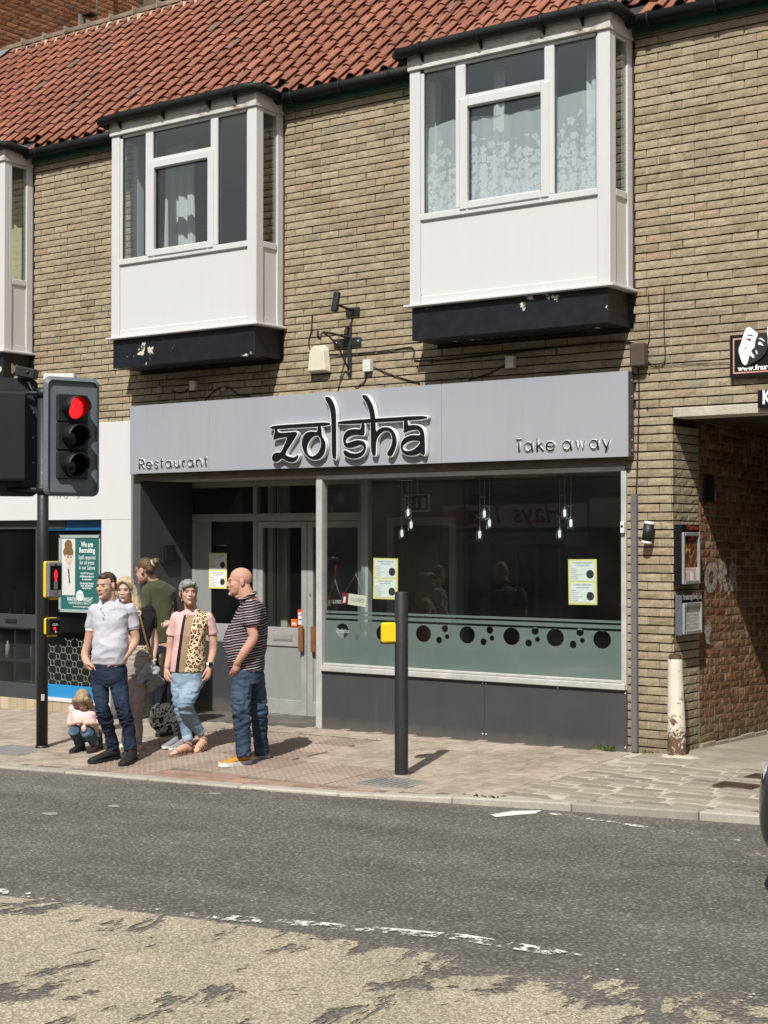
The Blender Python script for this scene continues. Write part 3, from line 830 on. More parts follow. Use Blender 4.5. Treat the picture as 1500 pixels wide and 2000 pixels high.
def bay(x0, x1, idx):
    b = empty("bay_window", (x0, 0, 0), parent=bld)
    w = x1-x0; B = lambda: MB()
    def put(mb, name, mat, bev=.004): return mb.build(name, mat, b, bev=bev)
    # posts
    for (xa, xb, xs0, xs1) in ((0, .118, .001, .068), (w-.12, w, w-.068, w-.001)):
        m = MB().box(xa, xb, FY, FY+.07, Z_SILL, Z_HEAD)
        if xa: m.box(w-.14, w-.1202, FY+.012, FY+.07, Z_GB+.001, Z_GT)
        else: m.box(.1182, .155, FY+.012, FY+.07, Z_GB+.001, Z_GT)
        m.box(xs0, xs1, FY+.069, FY+.115, Z_SILL, Z_HEAD)
        put(m, "corner_post", UPVC, .006)
        put(MB().box(xs0, xs1, -.10, -.002, Z_SILL, Z_HEAD), "wall_post", UPVC, .006)
    X = [.155, .507, .613, 1.438, 1.537, w-.14]
    fr = MB()
    fr.box(.155, w-.14, FY+.008, FY+.07, Z_GT, Z_HEAD)                       # head
    fr.box(.1185, w-.1205, FY-.004, FY+.07, Z_RB, Z_GB)                       # apron rail
    fr.box(X[1], X[2], FY+.002, FY+.07, Z_GB+.0005, Z_GT-.0005).box(X[3], X[4], FY+.002, FY+.07, Z_GB+.0005, Z_GT-.0005)
    fr.box(X[2]+.0005, X[3]-.0005, FY+.006, FY+.07, Z_ST, Z_TB)
    fr.box(.1185, w-.1205, FY+.010, FY+.07, Z_SILL, Z_PB)                     # bottom rail
    put(fr, "frame", UPVC, .008)
    sa = MB(); s0, s1 = X[2]-.055, X[3]+.055; sy = FY-.018
    sa.box(s0, X[2]+.03, sy, FY+.04, Z_SB, Z_ST+.005).box(X[3]-.03, s1, sy, FY+.04, Z_SB, Z_ST+.005)
    sa.box(X[2]+.0305, X[3]-.0305, sy, FY+.04, Z_SB, Z_SGB).box(X[2]+.0305, X[3]-.0305, sy, FY+.04, Z_SGT, Z_ST+.005)
    put(sa, "opening_sash", UPVC, .012)
    gy = FY+.035
    for (a, c, z0, z1) in ((X[0], X[1], Z_GB, Z_GT), (X[2], X[3], Z_TB, Z_GT), (X[2]+.03, X[3]-.03, Z_SGB, Z_SGT), (X[4], X[5], Z_GB, Z_GT)):
        put(MB().box(a-.002, c+.002, gy, gy+.006, z0-.002, z1+.002), "pane", WGLASS, 0)
        s = MB()
        s.box(a-.001, a+.007, gy-.012, gy-.001, z0, z1).box(c-.007, c+.001, gy-.012, gy-.001, z0, z1)
        s.box(a+.007, c-.007, gy-.012, gy-.001, z0-.001, z0+.007).box(a+.007, c-.007, gy-.012, gy-.001, z1-.007, z1+.001); put(s, "gasket", SEAL, 0)
    put(MB().box(.1185, w-.1205, FY+.022, FY+.06, Z_PB+.0005, Z_RB-.0005), "apron_panel", UPANEL, 0)
    pf = MB().box(.118, .128, FY+.014, FY+.0215, Z_PB+.01, Z_RB).box(w-.13, w-.1205, FY+.014, FY+.0215, Z_PB+.01, Z_RB); put(pf, "bead", UPVC, .003)
    for side in (0, 1):
        xa, xb = (w-.05, w-.012) if side else (.012, .05)
        f = MB(); ya, yb = FY+.1155, -.1005
        for (za, zb, ex) in ((Z_RB, Z_GB, .01), (Z_SILL, Z_PB, 0), (Z_GT, Z_HEAD, 0)):
            put(MB().box(xa, xb+(ex if side else 0), ya, yb, za, zb), "side_rail", UPVC, .006)
        put(MB().box(xb-.012, xb-.006, ya, yb, Z_GB+.0005, Z_GT-.0005) if side else MB().box(xa+.006, xa+.012, ya, yb, Z_GB+.0005, Z_GT-.0005), "pane", WGLASS, 0)
        put(MB().box(xa+.004, xb-.004, ya, yb, Z_PB+.0005, Z_RB-.0005), "apron_panel", UPANEL, 0)
    sl_ = MB().prism([(-.045,-.475),(w+.045,-.475),(w+.045,-.0),(-.045,-.0)], Z_SILL-.026, Z_SILL-.001, 'xy'); put(sl_, "sill", UPVC, .006)
    # painted support box under the bay
    put(MB().box(.018, w-.03, FY+.012, -.003, 3.70, Z_SILL-.027), "support_box", NAVY, .006)
    # timber fascia, flat roof and its gutter
    put(MB().box(-.012, w+.012, FY-.022, FY+.02, Z_HEAD+.001, 6.36).box(w-.02, w+.0115, FY+.0205, -.004, Z_HEAD+.001, 6.355).box(-.0115, .02, FY+.0205, -.004, Z_HEAD+.001, 6.355), "bay_fascia", WHITEWOOD, .005)
    put(MB().prism([(-.06,-.52),(w+.06,-.52),(w+.06,.30),(-.06,.30)], 6.40, 6.422, 'xy'), "bay_roof", LEAD, .006)
    put(MB().box(-.02, w+.02, FY-.02, .25, 6.361, 6.399), "roof_deck", plain("old_timber", (.12,.10,.08), .9, .3, 6, .2), 0)
    put(MB().box(w+.001, w+.014, -.008, -.0005, Z_SILL, Z_HEAD).build("sealant", plain("maroon_sealant", (.06,.02,.02), .8), b) and MB().box(-.014, -.001, -.008, -.0005, Z_SILL, Z_HEAD), "sealant", plain("maroon_sealant", (.06,.02,.02), .8), 0)
    g = MB(); gz = 6.383
    g.tube([(-.09, FY-.075, gz-.012),(.3, FY-.075, gz),(w-.12, FY-.075, gz),(w+.015, FY-.06, gz),(w+.065, FY+.02, gz-.005),(w+.07, -.12, gz-.045)], .05, 12)
    g.tube([(-.10, FY-.08, gz-.02),(-.10, FY+.05, gz-.03),(-.07,-.10,gz-.05)], .045, 10)
    for q in (.16, .8, 1.45, w-.25):
        g.tube([(q, FY-.075, gz),(q+.03, FY-.075, gz)], .058, 12)
        g.add([(q, FY-.03, gz-.03),(q+.02, FY-.03, gz-.03),(q+.02, FY-.023, gz-.12),(q, FY-.023, gz-.12),(q, FY-.09, gz-.05),(q+.02, FY-.09, gz-.05)], [(0,1,2,3),(4,5,1,0),(4,3,2,5),(0,3,4),(1,5,2)])
    g.build("gutter", BLKP, b)
    return b, w
bay_o = [bay(a, b_, i) for i, (a, b_) in enumerate(BAYS)]
# rooms behind the bays: walls, ceiling and floor, lit only through the glass
for (a, b_) in BAYS:
    c = MB(); x0, x1 = a-.75, b_+.75
    c.box(x0-.1, x0, .251, 3.4, 3.75, 6.29).box(x1, x1+.1, .251, 3.4, 3.75, 6.29).box(x0-.1, x1+.1, 3.4, 3.5, 3.75, 6.29)
    c.m(1).box(x0-.1, x1+.1, .2515, 3.5, 3.71, 3.745).box(a+.03, b_-.04, -.41, .25, 3.9985, 4.002).m(0)
    c.box(a+.03, b_-.03, -.39, 3.5, 6.292, 6.358).box(x0-.1, a+.029, .2515, 3.5, 6.292, 6.33).box(b_-.029, x1+.1, .2515, 3.5, 6.292, 6.33)
    c.build("upstairs_room", [ROOMW, ROOMD], bld)
# curtains
def m_cloth(name, c, alpha=1.0, lace=False, rough=.9):
    t = NT(name); p = t.pos()
    t.color(c); t.set(rough=rough, spec=.1)
    tl = t.n('BsdfTranslucent'); tl.inputs[0].default_value = (*c, 1)
    ms = t.n('MixShader'); ms.inputs[0].default_value = .25; t.l(t.b.outputs[0], ms.inputs[1]); t.l(tl.outputs[0], ms.inputs[2])
    if lace:
        # sprays of petalled flowers, dense towards the hem, on a fine net
        def flowers(sc_, petals, rim):
            v = t.n('TexVoronoi'); v.inputs['Scale'].default_value = sc_; v.inputs['Randomness'].default_value = .8
            fl = t.n('CombineXYZ'); sp0 = t.n('SeparateXYZ'); t.l(p, sp0.inputs[0]); t.l(sp0.outputs[0], fl.inputs[0]); t.l(sp0.outputs[2], fl.inputs[2]); fl.inputs[1].default_value = sc_*.37
            t.l(fl.outputs[0], v.inputs['Vector'])
            s2 = t.n('VectorMath', operation='SUBTRACT'); t.l(fl.outputs[0], s2.inputs[0]); t.l(v.outputs['Position'], s2.inputs[1]); sx = t.n('SeparateXYZ'); t.l(s2.outputs[0], sx.inputs[0])
            ang = t.math('ARCTAN2', sx.outputs[2], sx.outputs[0])
            rad = t.math('MULTIPLY', t.math('SQRT', t.math('ADD', t.math('MULTIPLY', sx.outputs[0], sx.outputs[0]), t.math('MULTIPLY', sx.outputs[2], sx.outputs[2]))), sc_)
            d = t.math('SUBTRACT', rad, t.math('MULTIPLY', t.math('COSINE', t.math('MULTIPLY', ang, petals)), .07))
            sep = t.n('SeparateColor'); t.l(v.outputs['Color'], sep.inputs[0])
            zz = t.math('SUBTRACT', 1.0, t.math('MULTIPLY', t.math('SUBTRACT', sp0.outputs[2], rim), 2.4))
            return t.math('MULTIPLY', t.ramp(d, [(.0, .1), (.05, 1), (.12, 1), (.15, .35), (.24, .5), (.29, 1), (.36, 1), (.39, 0)]), t.math('GREATER_THAN', zz, sep.outputs[0]))
        f1 = flowers(11.0, 5, 5.18); f2 = flowers(21.0, 4, 5.08)
        scroll = t.ramp(t.noise(p, 48, 2, .5, 2.0), [(.47, 0), (.49, 1), (.53, 1), (.55, 0)]); spz = t.n('SeparateXYZ'); t.l(p, spz.inputs[0])
        scroll = t.math('MULTIPLY', scroll, t.ramp(t.math('SUBTRACT', spz.outputs[2], 4.7), [(.32, 1), (.46, 0)]))
        pat = t.math('MAXIMUM', t.math('MAXIMUM', f1, f2), scroll)
        a = t.math('ADD', alpha, t.math('MULTIPLY', pat, 1.0-alpha), True)
        tr = t.n('BsdfTransparent'); m2 = t.n('MixShader'); t.l(a, m2.inputs[0]); t.l(tr.outputs[0], m2.inputs[1]); t.l(ms.outputs[0], m2.inputs[2])
        t.l(m2.outputs[0], t.out.inputs[0])
    else: t.l(ms.outputs[0], t.out.inputs[0])
    return t.mat
def curtain(name, x0, x1, z0, z1f, y, mat, label, cat="curtain", amp=.018, freq=26, group=None):
    nx, nz = max(16, int(abs(x1-x0)*90)), 14; vs = []; fs = []
    for i in range(nx+1):
        u = i/nx; x = x0+(x1-x0)*u; zt = z1f(u)
        for j in range(nz+1):
            v = j/nz; ph = math.sin(x*freq+1.3*math.sin(x*7))+.5*math.sin(x*freq*2.3+v*1.5)
            vs.append((x+.006*math.sin(v*5+x*9), y+amp*ph*(.5+.5*v), z0+(zt-z0)*(1-v)))
    for i in range(nx):
        for j in range(nz): fs.append((i*(nz+1)+j, i*(nz+1)+j+1, (i+1)*(nz+1)+j+1, (i+1)*(nz+1)+j))
    me = bpy.data.meshes.new(name); me.from_pydata(vs, [], fs)
    me.polygons.foreach_set('use_smooth', [True]*len(fs)); o = link(name, me, mat); return tag(o, label, cat, group)
LACE = m_cloth("white_lace_net", (.92,.94,.97), .60, True); VOILE = m_cloth("white_curtain", (.78,.79,.78)); CREAM = m_cloth("cream_curtain", (.72,.66,.42))
x0, x1 = BAYS[2]
curtain("net_curtain", x0+.16, x1-.14, 4.84, lambda u: 5.67+.03*math.sin(u*9)+.05*u, FY+.085, LACE, "white lace net curtain with flower sprays across the lower half of the bay", "net curtain", .010, 24)
curtain("curtain", x0+.72, x0+.86, 4.84, lambda u: 6.15, -.12, VOILE, "white curtain hanging behind the lace net at the middle of the bay", amp=.02, freq=60)
curtain("curtain", x1-.36, x1-.24, 4.84, lambda u: 6.15, -.16, VOILE, "white curtain hanging behind the lace net at the bay's right window", amp=.02, freq=60)
x0, x1 = BAYS[1]
curtain("curtain", x0+.30, x0+.72, 4.84, lambda u: 6.15, .10, VOILE, "white curtain drawn aside inside the bay without net curtains", amp=.025, freq=42)
x0, x1 = BAYS[0]
curtain("curtain", x1-.55, x1-.28, 4.84, lambda u: 6.15, .10, CREAM, "cream curtain inside the bay above the salon", amp=.025, freq=42)

# ---- pantile roof
def m_tile(attr):
    t = NT("pantile_far" if attr else "pantile"); p = t.pos(rnd=not attr)
    if attr: a = t.n('Attribute'); a.attribute_name = 'tint'; rr = a.outputs['Fac']
    else: rr = t.n('ObjectInfo').outputs['Random']
    c = t.ramp(rr, [(0,(.228,.093,.061)),(.35,(.262,.106,.067)),(.75,(.292,.118,.073)),(.93,(.33,.145,.09)),(.97,(.215,.105,.08)),(1,(.19,.12,.10))])
    n = t.noise(p, 11, 6, .7, .4); c = t.mix(1.0, c, t.ramp(n, [(.3, .72), (.7, 1.12)]), 'MULTIPLY')
    pw = t.pos(obj=False); c = t.mix(t.ramp(t.noise(pw, 1.1, 7, .7), [(.52, 0), (.75, .5)]), c, (.13,.075,.055))
    c = t.mix(t.ramp(t.noise(pw, 13, 5, .7), [(.69, 0), (.76, .5)]), c, (.42,.40,.33))
    t.color(c); t.set(rough=.85, spec=.25); t.bump(t.noise(p, 60, 4, .7), .35, .003); return t.mat
PH = R(42); GA = .262; CW = .206; EY, EZ = -.155, 6.375
def pantile(seed):
    """S profile across x, runs up +y, butt end at y=0"""
    r_ = random.Random(seed); n = 12; L = .335; vs = []; fs = []
    prof = []
    for i in range(n+1):
        u = i/n; x = -.115+u*.235
        # roll on the right, shallow pan on the left
        zz = float(np.interp(u, [0,.12,.3,.45,.56,.66,.75,.84,.93,1.0], [0,-.009,-.016,-.008,.012,.036,.048,.050,.040,.026]))
        prof.append((x, zz))
    t_ = .013
    for y, dz in ((0, 0), (L, -.004)):
        for (x, z) in prof: vs.append((x, y+r_.uniform(-.002,.002), z+dz))
    for (x, z) in prof: vs.append((x, .003, z-t_))
    m_ = n+1
    for i in range(n): fs += [(i, i+1, m_+i+1, m_+i), (2*m_+i, 2*m_+i+1, i+1, i)]
    fs += [(0, m_, 2*m_), (n, 2*m_+n, m_+n)]
    return vs, fs
PT = [pantile(i) for i in range(4)]
ROOF_M = Matrix.Translation((0, EY, EZ)) @ Matrix.Rotation(PH, 4, 'X')
roof_len = (2.74-EY)/math.cos(PH)
TA, TO = m_tile(True), m_tile(False)
ub = MB().add([tuple(ROOF_M @ Vector(q)) for q in ((-8.75,.1,-.035),(8,.1,-.035),(8,roof_len,-.035),(-8.75,roof_len,-.035))], [(0,1,2,3)])
ub.add([tuple(ROOF_M @ Vector(q)) for q in ((-8.75,.1,-.14),(8,.1,-.14),(8,roof_len,-.14),(-8.75,roof_len,-.14))], [(3,2,1,0)])
ub.add([(-8.75,2.76,8.92),(8,2.76,8.92),(8,5.6,6.3),(-8.75,5.6,6.3)], [(0,1,2,3)])
roof = ub.build("roof", plain("roof_felt", (.03,.028,.026), .9, .2, 3, 0), bld)
BFT = BrickField(); r = random.Random(9); rows = int(roof_len/GA)
for j in range(rows+1):
    y = j*GA
    if y+.2 > roof_len+.12: continue
    for i in range(-42, 38):
        x = i*CW+.05
        # bays' flat roofs break the eaves row
        if j == 0 and any(a-.05 < x < b_+.05 for a, b_ in BAYS): continue
        M = ROOF_M @ Matrix.Translation((x+r.uniform(-.003,.003), y+r.uniform(-.006,.006), .008+r.uniform(0,.003))) @ Matrix.Rotation(R(-3.6), 4, 'X') @ Matrix.Rotation(r.uniform(-.007,.007), 4, 'Z')
        BFT.put(PT[r.randrange(4)], M)
def tile_key(it):
    q = it[1].translation; vis_ = q.z < CZ + (1053/3004)*1.02*math.hypot(q.x-CX, q.y-CY)
    return (0 if vis_ and q.x < 3.9 else 1, -q.x)
BFT.items.sort(key=tile_key)
BFT.singles("pantile", TO, roof, BFT.items[:300]); BFT.rest("pantiles", TA, roof, BFT.items[300:])
RIDGE = m_stone("ridge_tile_clay", (.17,.125,.095), (.25,.19,.145), sc=6); LIME = plain("ridge_mortar", (.42,.36,.25), .95, .3, 5, .4)
rm = MB(); x = -8.62
while x < 7.5:
    o = MB(); seg = 10
    for e_ in (0, 1):
        pass
    prof = [(.135*math.cos(math.pi*k/seg), .105*math.sin(math.pi*k/seg)+.0) for k in range(seg+1)]
    vs = [(x+.004, 2.76+a, 8.955+b_) for a, b_ in prof] + [(x+.446, 2.76+a, 8.955+b_) for a, b_ in prof]
    vs += [(x+.004, 2.76+a*.86, 8.955+b_*.86) for a, b_ in prof] + [(x+.446, 2.76+a*.86, 8.955+b_*.86) for a, b_ in prof]
    k_ = seg+1; fs = []
    for q in range(seg): fs += [(q, q+1, k_+q+1, k_+q), (q+2*k_, q, q+1, q+1+2*k_)[::1], (q+k_, q+k_+1, q+3*k_+1, q+3*k_)]
    o.add(vs, fs, True).build("ridge_tile", RIDGE, roof)
    rm.box(x+.446, x+.452, 2.76-.135, 2.76+.135, 8.93, 9.066); x += .45
x = -8.6; r = random.Random(4)
while x < 7.5:
    w_ = r.uniform(.1,.2); rm.add([tuple(v) for v in [(x,2.60+r.uniform(-.03,.02),8.83+r.uniform(-.02,.03)),(x+w_,2.60+r.uniform(-.03,.02),8.83+r.uniform(-.02,.03)),(x+w_,2.66,8.99),(x,2.66,8.99)]], [(0,1,2,3)]); x += w_
rm.build("ridge_bedding", LIME, roof)
# lead flashing at the party wall
fl = MB(); fl.add([tuple(ROOF_M @ Vector(q)) for q in ((-8.76,-.02,.05),(-8.42,-.02,.055),(-8.40,roof_len,.06),(-8.76,roof_len,.06))], [(0,1,2,3)])
fl.add([tuple(ROOF_M @ Vector(q)) for q in ((-8.76,-.02,.05),(-8.76,roof_len,.06),(-8.76,roof_len,.22),(-8.76,-.02,.22))], [(0,1,2,3)])
fl.build("lead_flashing", LEAD, roof)
# loose cable lying on the tiles
cb = [ROOF_M @ Vector((.62+.05*math.sin(q*1.7)+.02*q, q*.42-.05, .075+.01*math.sin(q*3))) for q in range(9)]
o = MB().tube(cb, .006, 6).build("roof_cable", plain("grey_cable", (.08,.08,.08), .6)); tag(o, "thin grey cable lying up the red roof tiles", "cable")

# ---- taller neighbour: orange brick gable beyond the roof
nb = empty("neighbour_building", (-8.8, 0, 0), "taller orange brick gable end rising behind the red tiled roof", "building")
GX = -8.8; gw = MB()
gw.box(-.6, -.011, -1.2, 7.5, 5.5, 14)
gwo = gw.build("gable_wall", MORTR, nb)
BFG = BrickField(); r = random.Random(31); k = 0; z = 8.2
while z < 11.2:
    y = .2 + (.1125 if k % 2 else 0)
    while y < 5.6:
        # only where the wall shows above the tiles
        zr = EZ + math.tan(PH)*(min(y, 2.8)-EY)
        if z > zr-.1 and z < 10.6:
            head = (k % 4 == 3)
            BFG.put(BV[r.randrange(NV)], Matrix.Translation((0, y, z)) @ RX)
        y += .225
    z += .075; k += 1
cand = BFG.items
def on_screen(q):
    dx, dy, dz = q.x+GX-CX, q.y-CY, q.z-CZ
    rr = dx*math.cos(YAW)+dy*math.sin(YAW); fw = -dx*math.sin(YAW)+dy*math.cos(YAW)
    return (750+FPX*rr/fw, 1053-FPX*dz/fw)
cand.sort(key=lambda it: (lambda s_: 0 if (s_[0] > -15 and s_[1] > -15) else 1)(on_screen(it[1].translation)))
BFG.singles("brick", GB_O, gwo, cand[:300]); BFG.rest("bricks", m_brick("orange_brick_far", GSTOPS, True, (.10,.045,.025)), gwo, cand[300:])
vy, vz = xpl(322, 4, GX)
vm = MB().add([(0.02, vy-2.2, vz+2.3),(0.02, vy+.02, vz-.1),(.0, vy+2.0, vz-2.2)], [])
bg = MB(); a_, b2 = Vector((.0, vy+.06, vz-.12)), Vector((.0, vy-3.0, vz+2.9))
for q in (-.12, .04): bg.tube([a_+Vector((q,0,0)), b2+Vector((q,0,0))], .05, 6)
bg.build("verge_board", plain("black_verge", (.02,.02,.02), .7), nb)
# aerial bracket bolted to the gable
ay, az = xpl(166, 46, GX)
ab = empty("aerial_bracket", (GX, ay, az), "steel aerial bracket and pole fixed to the orange brick gable", "aerial bracket")
STEEL = plain("galvanised_steel", (.50,.50,.48), .45, .2, 8, .1, metal=.7); BLKM = plain("black_metal", (.015,.015,.016), .5, .25, 8, .1)
MB().cyl((.20, .06, -.16), (.20, .06, 1.4), .016, 10).build("pole", STEEL, ab)
MB().box(.0, .03, -.14, -.06, -.15, .11).build("wall_plate", STEEL, ab)
MB().box(.015, .215, -.09, .075, .10, .118).box(.015, .215, -.09, .075, -.14, -.12).build("arm", BLKM, ab)
# ================================================================== shopfronts
ALU = plain("grey_painted_aluminium", (.33,.335,.32), .5, .18, 4, .08, dirt=.3)
ALUL = plain("pale_painted_frame", (.46,.455,.43), .55, .2, 5, .1, dirt=.35)
def m_panel():
    t = NT("dark_grey_panel"); p = t.pos(); st = t.pos(scale=(7,7,.5)); n = t.noise(st, 2.0, 6, .7); b = t.noise(p, 3, 5, .6)
    c = t.mix(t.ramp(b, [(.3,0),(.7,1)]), (.050,.053,.058), (.060,.063,.068)); c = t.mix(t.ramp(n, [(.55,0),(.8,.35)]), c, (.095,.093,.088))
    sp = t.n('SeparateXYZ'); t.l(p, sp.inputs[0]); sh = t.ramp(t.math('ADD', sp.outputs[2], t.math('MULTIPLY', t.noise(p, 9, 6, .7), .16)), [(.07,.55),(.19,0)])   # splashed mud
    c = t.mix(sh, c, (.15,.13,.105)); c = t.mix(t.ramp(t.noise(p, 38, 4, .7), [(.7,0),(.78,.5)]), c, (.18,.175,.165))
    t.color(c); t.set(rough=.5, spec=.4); t.bump(b, .05, .004); return t.mat
DGREY = m_panel()
SCREW = plain("screw_cap", (.75,.75,.73), .4, .05, 5, 0)
SHOPGLASS = glass_mat("shop_glass", (.93,.96,.95), .72)
DOORGLASS = glass_mat("door_glass", (.90,.93,.92), 1.1)
def m_sign():
    t = NT("sign_grey"); p = t.pos(); st = t.pos(scale=(5,5,.35)); n = t.noise(st, 2.2, 6, .7); b = t.noise(p, .9, 3, .5)
    c = t.mix(t.ramp(b, [(.3,0),(.7,1)]), (.315,.335,.365), (.345,.362,.392)); c = t.mix(t.ramp(n, [(.52,0),(.8,.28)]), c, (.22,.225,.22))
    sp = t.n('SeparateXYZ'); t.l(p, sp.inputs[0]); c = t.mix(t.math('MULTIPLY', t.ramp(sp.outputs[2], [(0,0),(1,1)]), 0.0), c, c)
    t.color(c); t.set(rough=.42, spec=.45); return t.mat
SIGNG = m_sign()
BLACK = plain("gloss_black", (.008,.008,.009), .35, .1, 5, 0)
WHITEA = plain("white_acrylic", (.80,.80,.79), .4, .05, 5, 0)

# ---- fascia sign
SY = -.12
sgn = empty("fascia_sign", (0,0,0), "long grey restaurant sign board with raised black letters over the shop window", "shop sign")
sx0, sx1, sz0, sz1 = -3.155, 2.893, 2.572, 3.315
seams = [sx0, facx(408, SY), facx(862, SY), sx1]
for a, b in zip(seams, seams[1:]): MB().box(a+.0008, b-.0008, SY, SY+.02, sz0, sz1).build("panel", SIGNG, sgn, bev=.002)
RETM = plain("brown_grey_trim", (.115,.105,.095), .5, .25, 5, .1, metal=.3)
m = MB().box(sx1-.02, sx1-.001, SY+.0205, -.002, sz0+.003, sz1-.003).box(sx0+.001, sx0+.02, SY+.0205, -.002, sz0+.003, sz1-.003).box(sx0+.0205, sx1-.0205, SY+.0205, -.002, sz1-.02, sz1-.002).box(sx0+.0205, sx1-.0205, SY+.0205, .1, sz0+.002, sz0+.016)
m.build("return_trim", RETM, sgn)
m = MB()
for z in (2.63, 2.72, 3.1, 3.24): m.cyl((sx1-.002, SY+.08, z), (sx1+.002, SY+.08, z), .006, 8)
o = m.build("screws", SCREW, sgn); o['kind'] = 'stuff'
def zs(pts):
    out = []
    for (a, b) in pts:
        x, z = fac(515+a/4.4118, 755+b/4.4118, SY-.05); out.append((x, z))
    return out
def chaikin(p, it=2):
    for _ in range(it):
        q = []
        for i in range(len(p)):
            a, b = p[i], p[(i+1)%len(p)]
            d = math.hypot(a[0]-b[0], a[1]-b[1])
            f = .25
            q.append((a[0]*(1-f)+b[0]*f, a[1]*(1-f)+b[1]*f)); q.append((a[0]*f+b[0]*(1-f), a[1]*f+b[1]*(1-f)))
        p = q
    return p
LET = {
 'bar_left': [[(58,338),(316,321),(575,304),(575,335),(316,352),(58,369)]],
 'bar_right': [[(640,296),(1025,272),(1410,247),(1410,281),(1025,304),(640,328)]],
 'letter_z': [[(97,360),(123,359),(124,399),(210,396),(310,384),(245,485),(182,582),(213,602),(248,611),(278,607),(297,585),(303,597),(294,625),(272,645),(245,651),(212,645),(180,627),(158,616),(140,634),(115,649),(90,646),(74,626),(77,596),(96,574),(122,566),(148,570),(166,543),(216,430),(158,438),(112,449),(80,460),(99,400)]],
 'letter_o': [[(468,342),(502,340),(502,425),(525,455),(538,500),(535,550),(515,595),(480,625),(440,632),(400,618),(365,585),(340,540),(331,490),(338,440),(360,405),(395,388),(435,388),(468,393)],
              [(480,425),(497,455),(500,500),(488,545),(455,590),(420,604),(390,590),(375,550),(380,505),(400,460),(432,428),(460,418)]],
 'letter_l': [[(523,88),(568,86),(595,120),(615,165),(626,220),(628,300),(629,460),(630,630),(612,621),(592,606),(591,420),(588,280),(578,200),(560,150)]],
 'letter_s': [[(845,318),(875,316),(874,370),(873,418),(850,420),(800,412),(745,425),(715,450),(710,478),(720,490),(760,475),(800,462),(840,462),(875,480),(888,515),(880,560),(855,595),(815,615),(765,620),(720,605),(695,580),(690,555),(705,545),(725,560),(760,575),(810,578),(850,560),(868,530),(860,505),(835,500),(800,515),(750,528),(715,522),(695,500),(688,460),(693,420),(715,385),(755,368),(800,365),(845,370)]],
 'letter_h': [[(846,72),(890,72),(920,115),(945,165),(958,220),(967,280),(970,400),(1000,362),(1040,348),(1090,352),(1130,390),(1150,450),(1148,510),(1128,560),(1102,608),(1060,582),(1090,540),(1108,500),(1115,450),(1100,395),(1070,378),(1030,385),(995,420),(975,460),(971,540),(970,602),(930,584),(929,420),(925,280),(915,215),(895,155),(870,110)]],
 'letter_a': [[(1213,282),(1245,280),(1247,340),(1290,328),(1340,335),(1372,360),(1388,400),(1393,470),(1396,592),(1375,588),(1352,568),(1320,588),(1275,595),(1230,588),(1198,565),(1183,525),(1190,480),(1215,445),(1250,425),(1300,415),(1355,423),(1352,395),(1335,370),(1300,370),(1255,380),(1215,398),(1207,388),(1213,378)],
              [(1358,472),(1345,500),(1305,540),(1255,558),(1215,552),(1200,528),(1212,500),(1250,470),(1310,460)]],
}
for i, (nm, loops) in enumerate(LET.items()):
    L2 = [chaikin(zs(q)) for q in loops]
    yb = SY - .052 - .0006*i
    nm2 = "letter" if nm.startswith('letter') else "letter_bar"
    o = shape2d(nm2, L2, .006, BLACK, sgn, face_front(0, yb-.0032, 0))
    b = shape2d("letter_edge", L2, .046, WHITEA, o, face_front(0, yb+.0232, 0), offset=.010)
# round geometric lettering, strokes as rods with a white halo behind
def arc(cx, cz, rx, rz, a0, a1, n=14): return [(cx+rx*math.cos(R(a0+(a1-a0)*i/n)), cz+rz*math.sin(R(a0+(a1-a0)*i/n))) for i in range(n+1)]
XH = .70
GLY = {   # unit box: width 1, cap height 1, x-height .7
 'R': [[(0,0),(0,1)], [(0,1),(.55,1)]+arc(.55,.74,.4,.26,90,-90)+[(0,.48)], [(.45,.48),(.95,0)]],
 'e': [[(0,.36),(1,.36)]+arc(.5,.35,.5,.35,2,330,22)],
 's': [arc(.5,.53,.42,.17,20,180,9)+arc(.5,.36,.42,0.01,180,180,1)+[(.3,.40),(.7,.31)]+arc(.5,.17,.45,.17,40,-160,12)],
 't': [[(.5,0),(.5,1)], [(0,.72),(1,.72)]],
 'a': [arc(.48,.35,.48,.35,0,360,24), [(1,.72),(1,0)]],
 'u': [[(0,.7),(0,.3)]+arc(.5,.3,.5,.3,180,360,12)+[(1,.7)], [(1,.7),(1,0)]],
 'r': [[(0,.7),(0,0)], [(0,.35)]+arc(.9,.3,.9,.36,165,85,8)],
 'n': [[(0,.7),(0,0)], [(0,.4)]+arc(.5,.4,.5,.3,180,0,12)+[(1,0)]],
 'T': [[(0,1),(1,1)], [(.5,1),(.5,0)]], 'k': [[(0,0),(0,1.05)], [(.9,.7),(.05,.33)], [(.3,.44),(1,0)]],
 'w': [[(0,.72),(.27,0),(.5,.62),(.73,0),(1,.72)]], 'y': [[(0,.72),(.5,.04)], [(1,.72),(.42,-.25)]],
}
def rod_text(spec, base0, base1, cap, name_parent, r):
    """spec: (glyph, px left, px right); baseline through two photo points"""
    for gi, (g, pl, pr) in enumerate(spec):
        u = lambda p: base0[1]+(base1[1]-base0[1])*(p-base0[0])/(base1[0]-base0[0])
        x0, z0 = fac(pl, u(pl), SY-.008); x1, _ = fac(pr, u(pr), SY-.008)
        s_ = cap
        blk = MB(); wht = MB()
        for k_, st in enumerate(GLY[g]):
            P3 = [(x0+a*(x1-x0), b*s_) for a, b in st]
            blk.tube([(a, SY-.0075-.0003*k_, z0+b) for a, b in P3], r, 6); wht.tube([(a, SY-.0005-.0003*k_, z0+b) for a, b in P3], r*1.62, 6)
        o = blk.build("letter", BLACK, name_parent); wht.build("letter_edge", WHITEA, o)
q = lambda z_: 250+z_/8.333
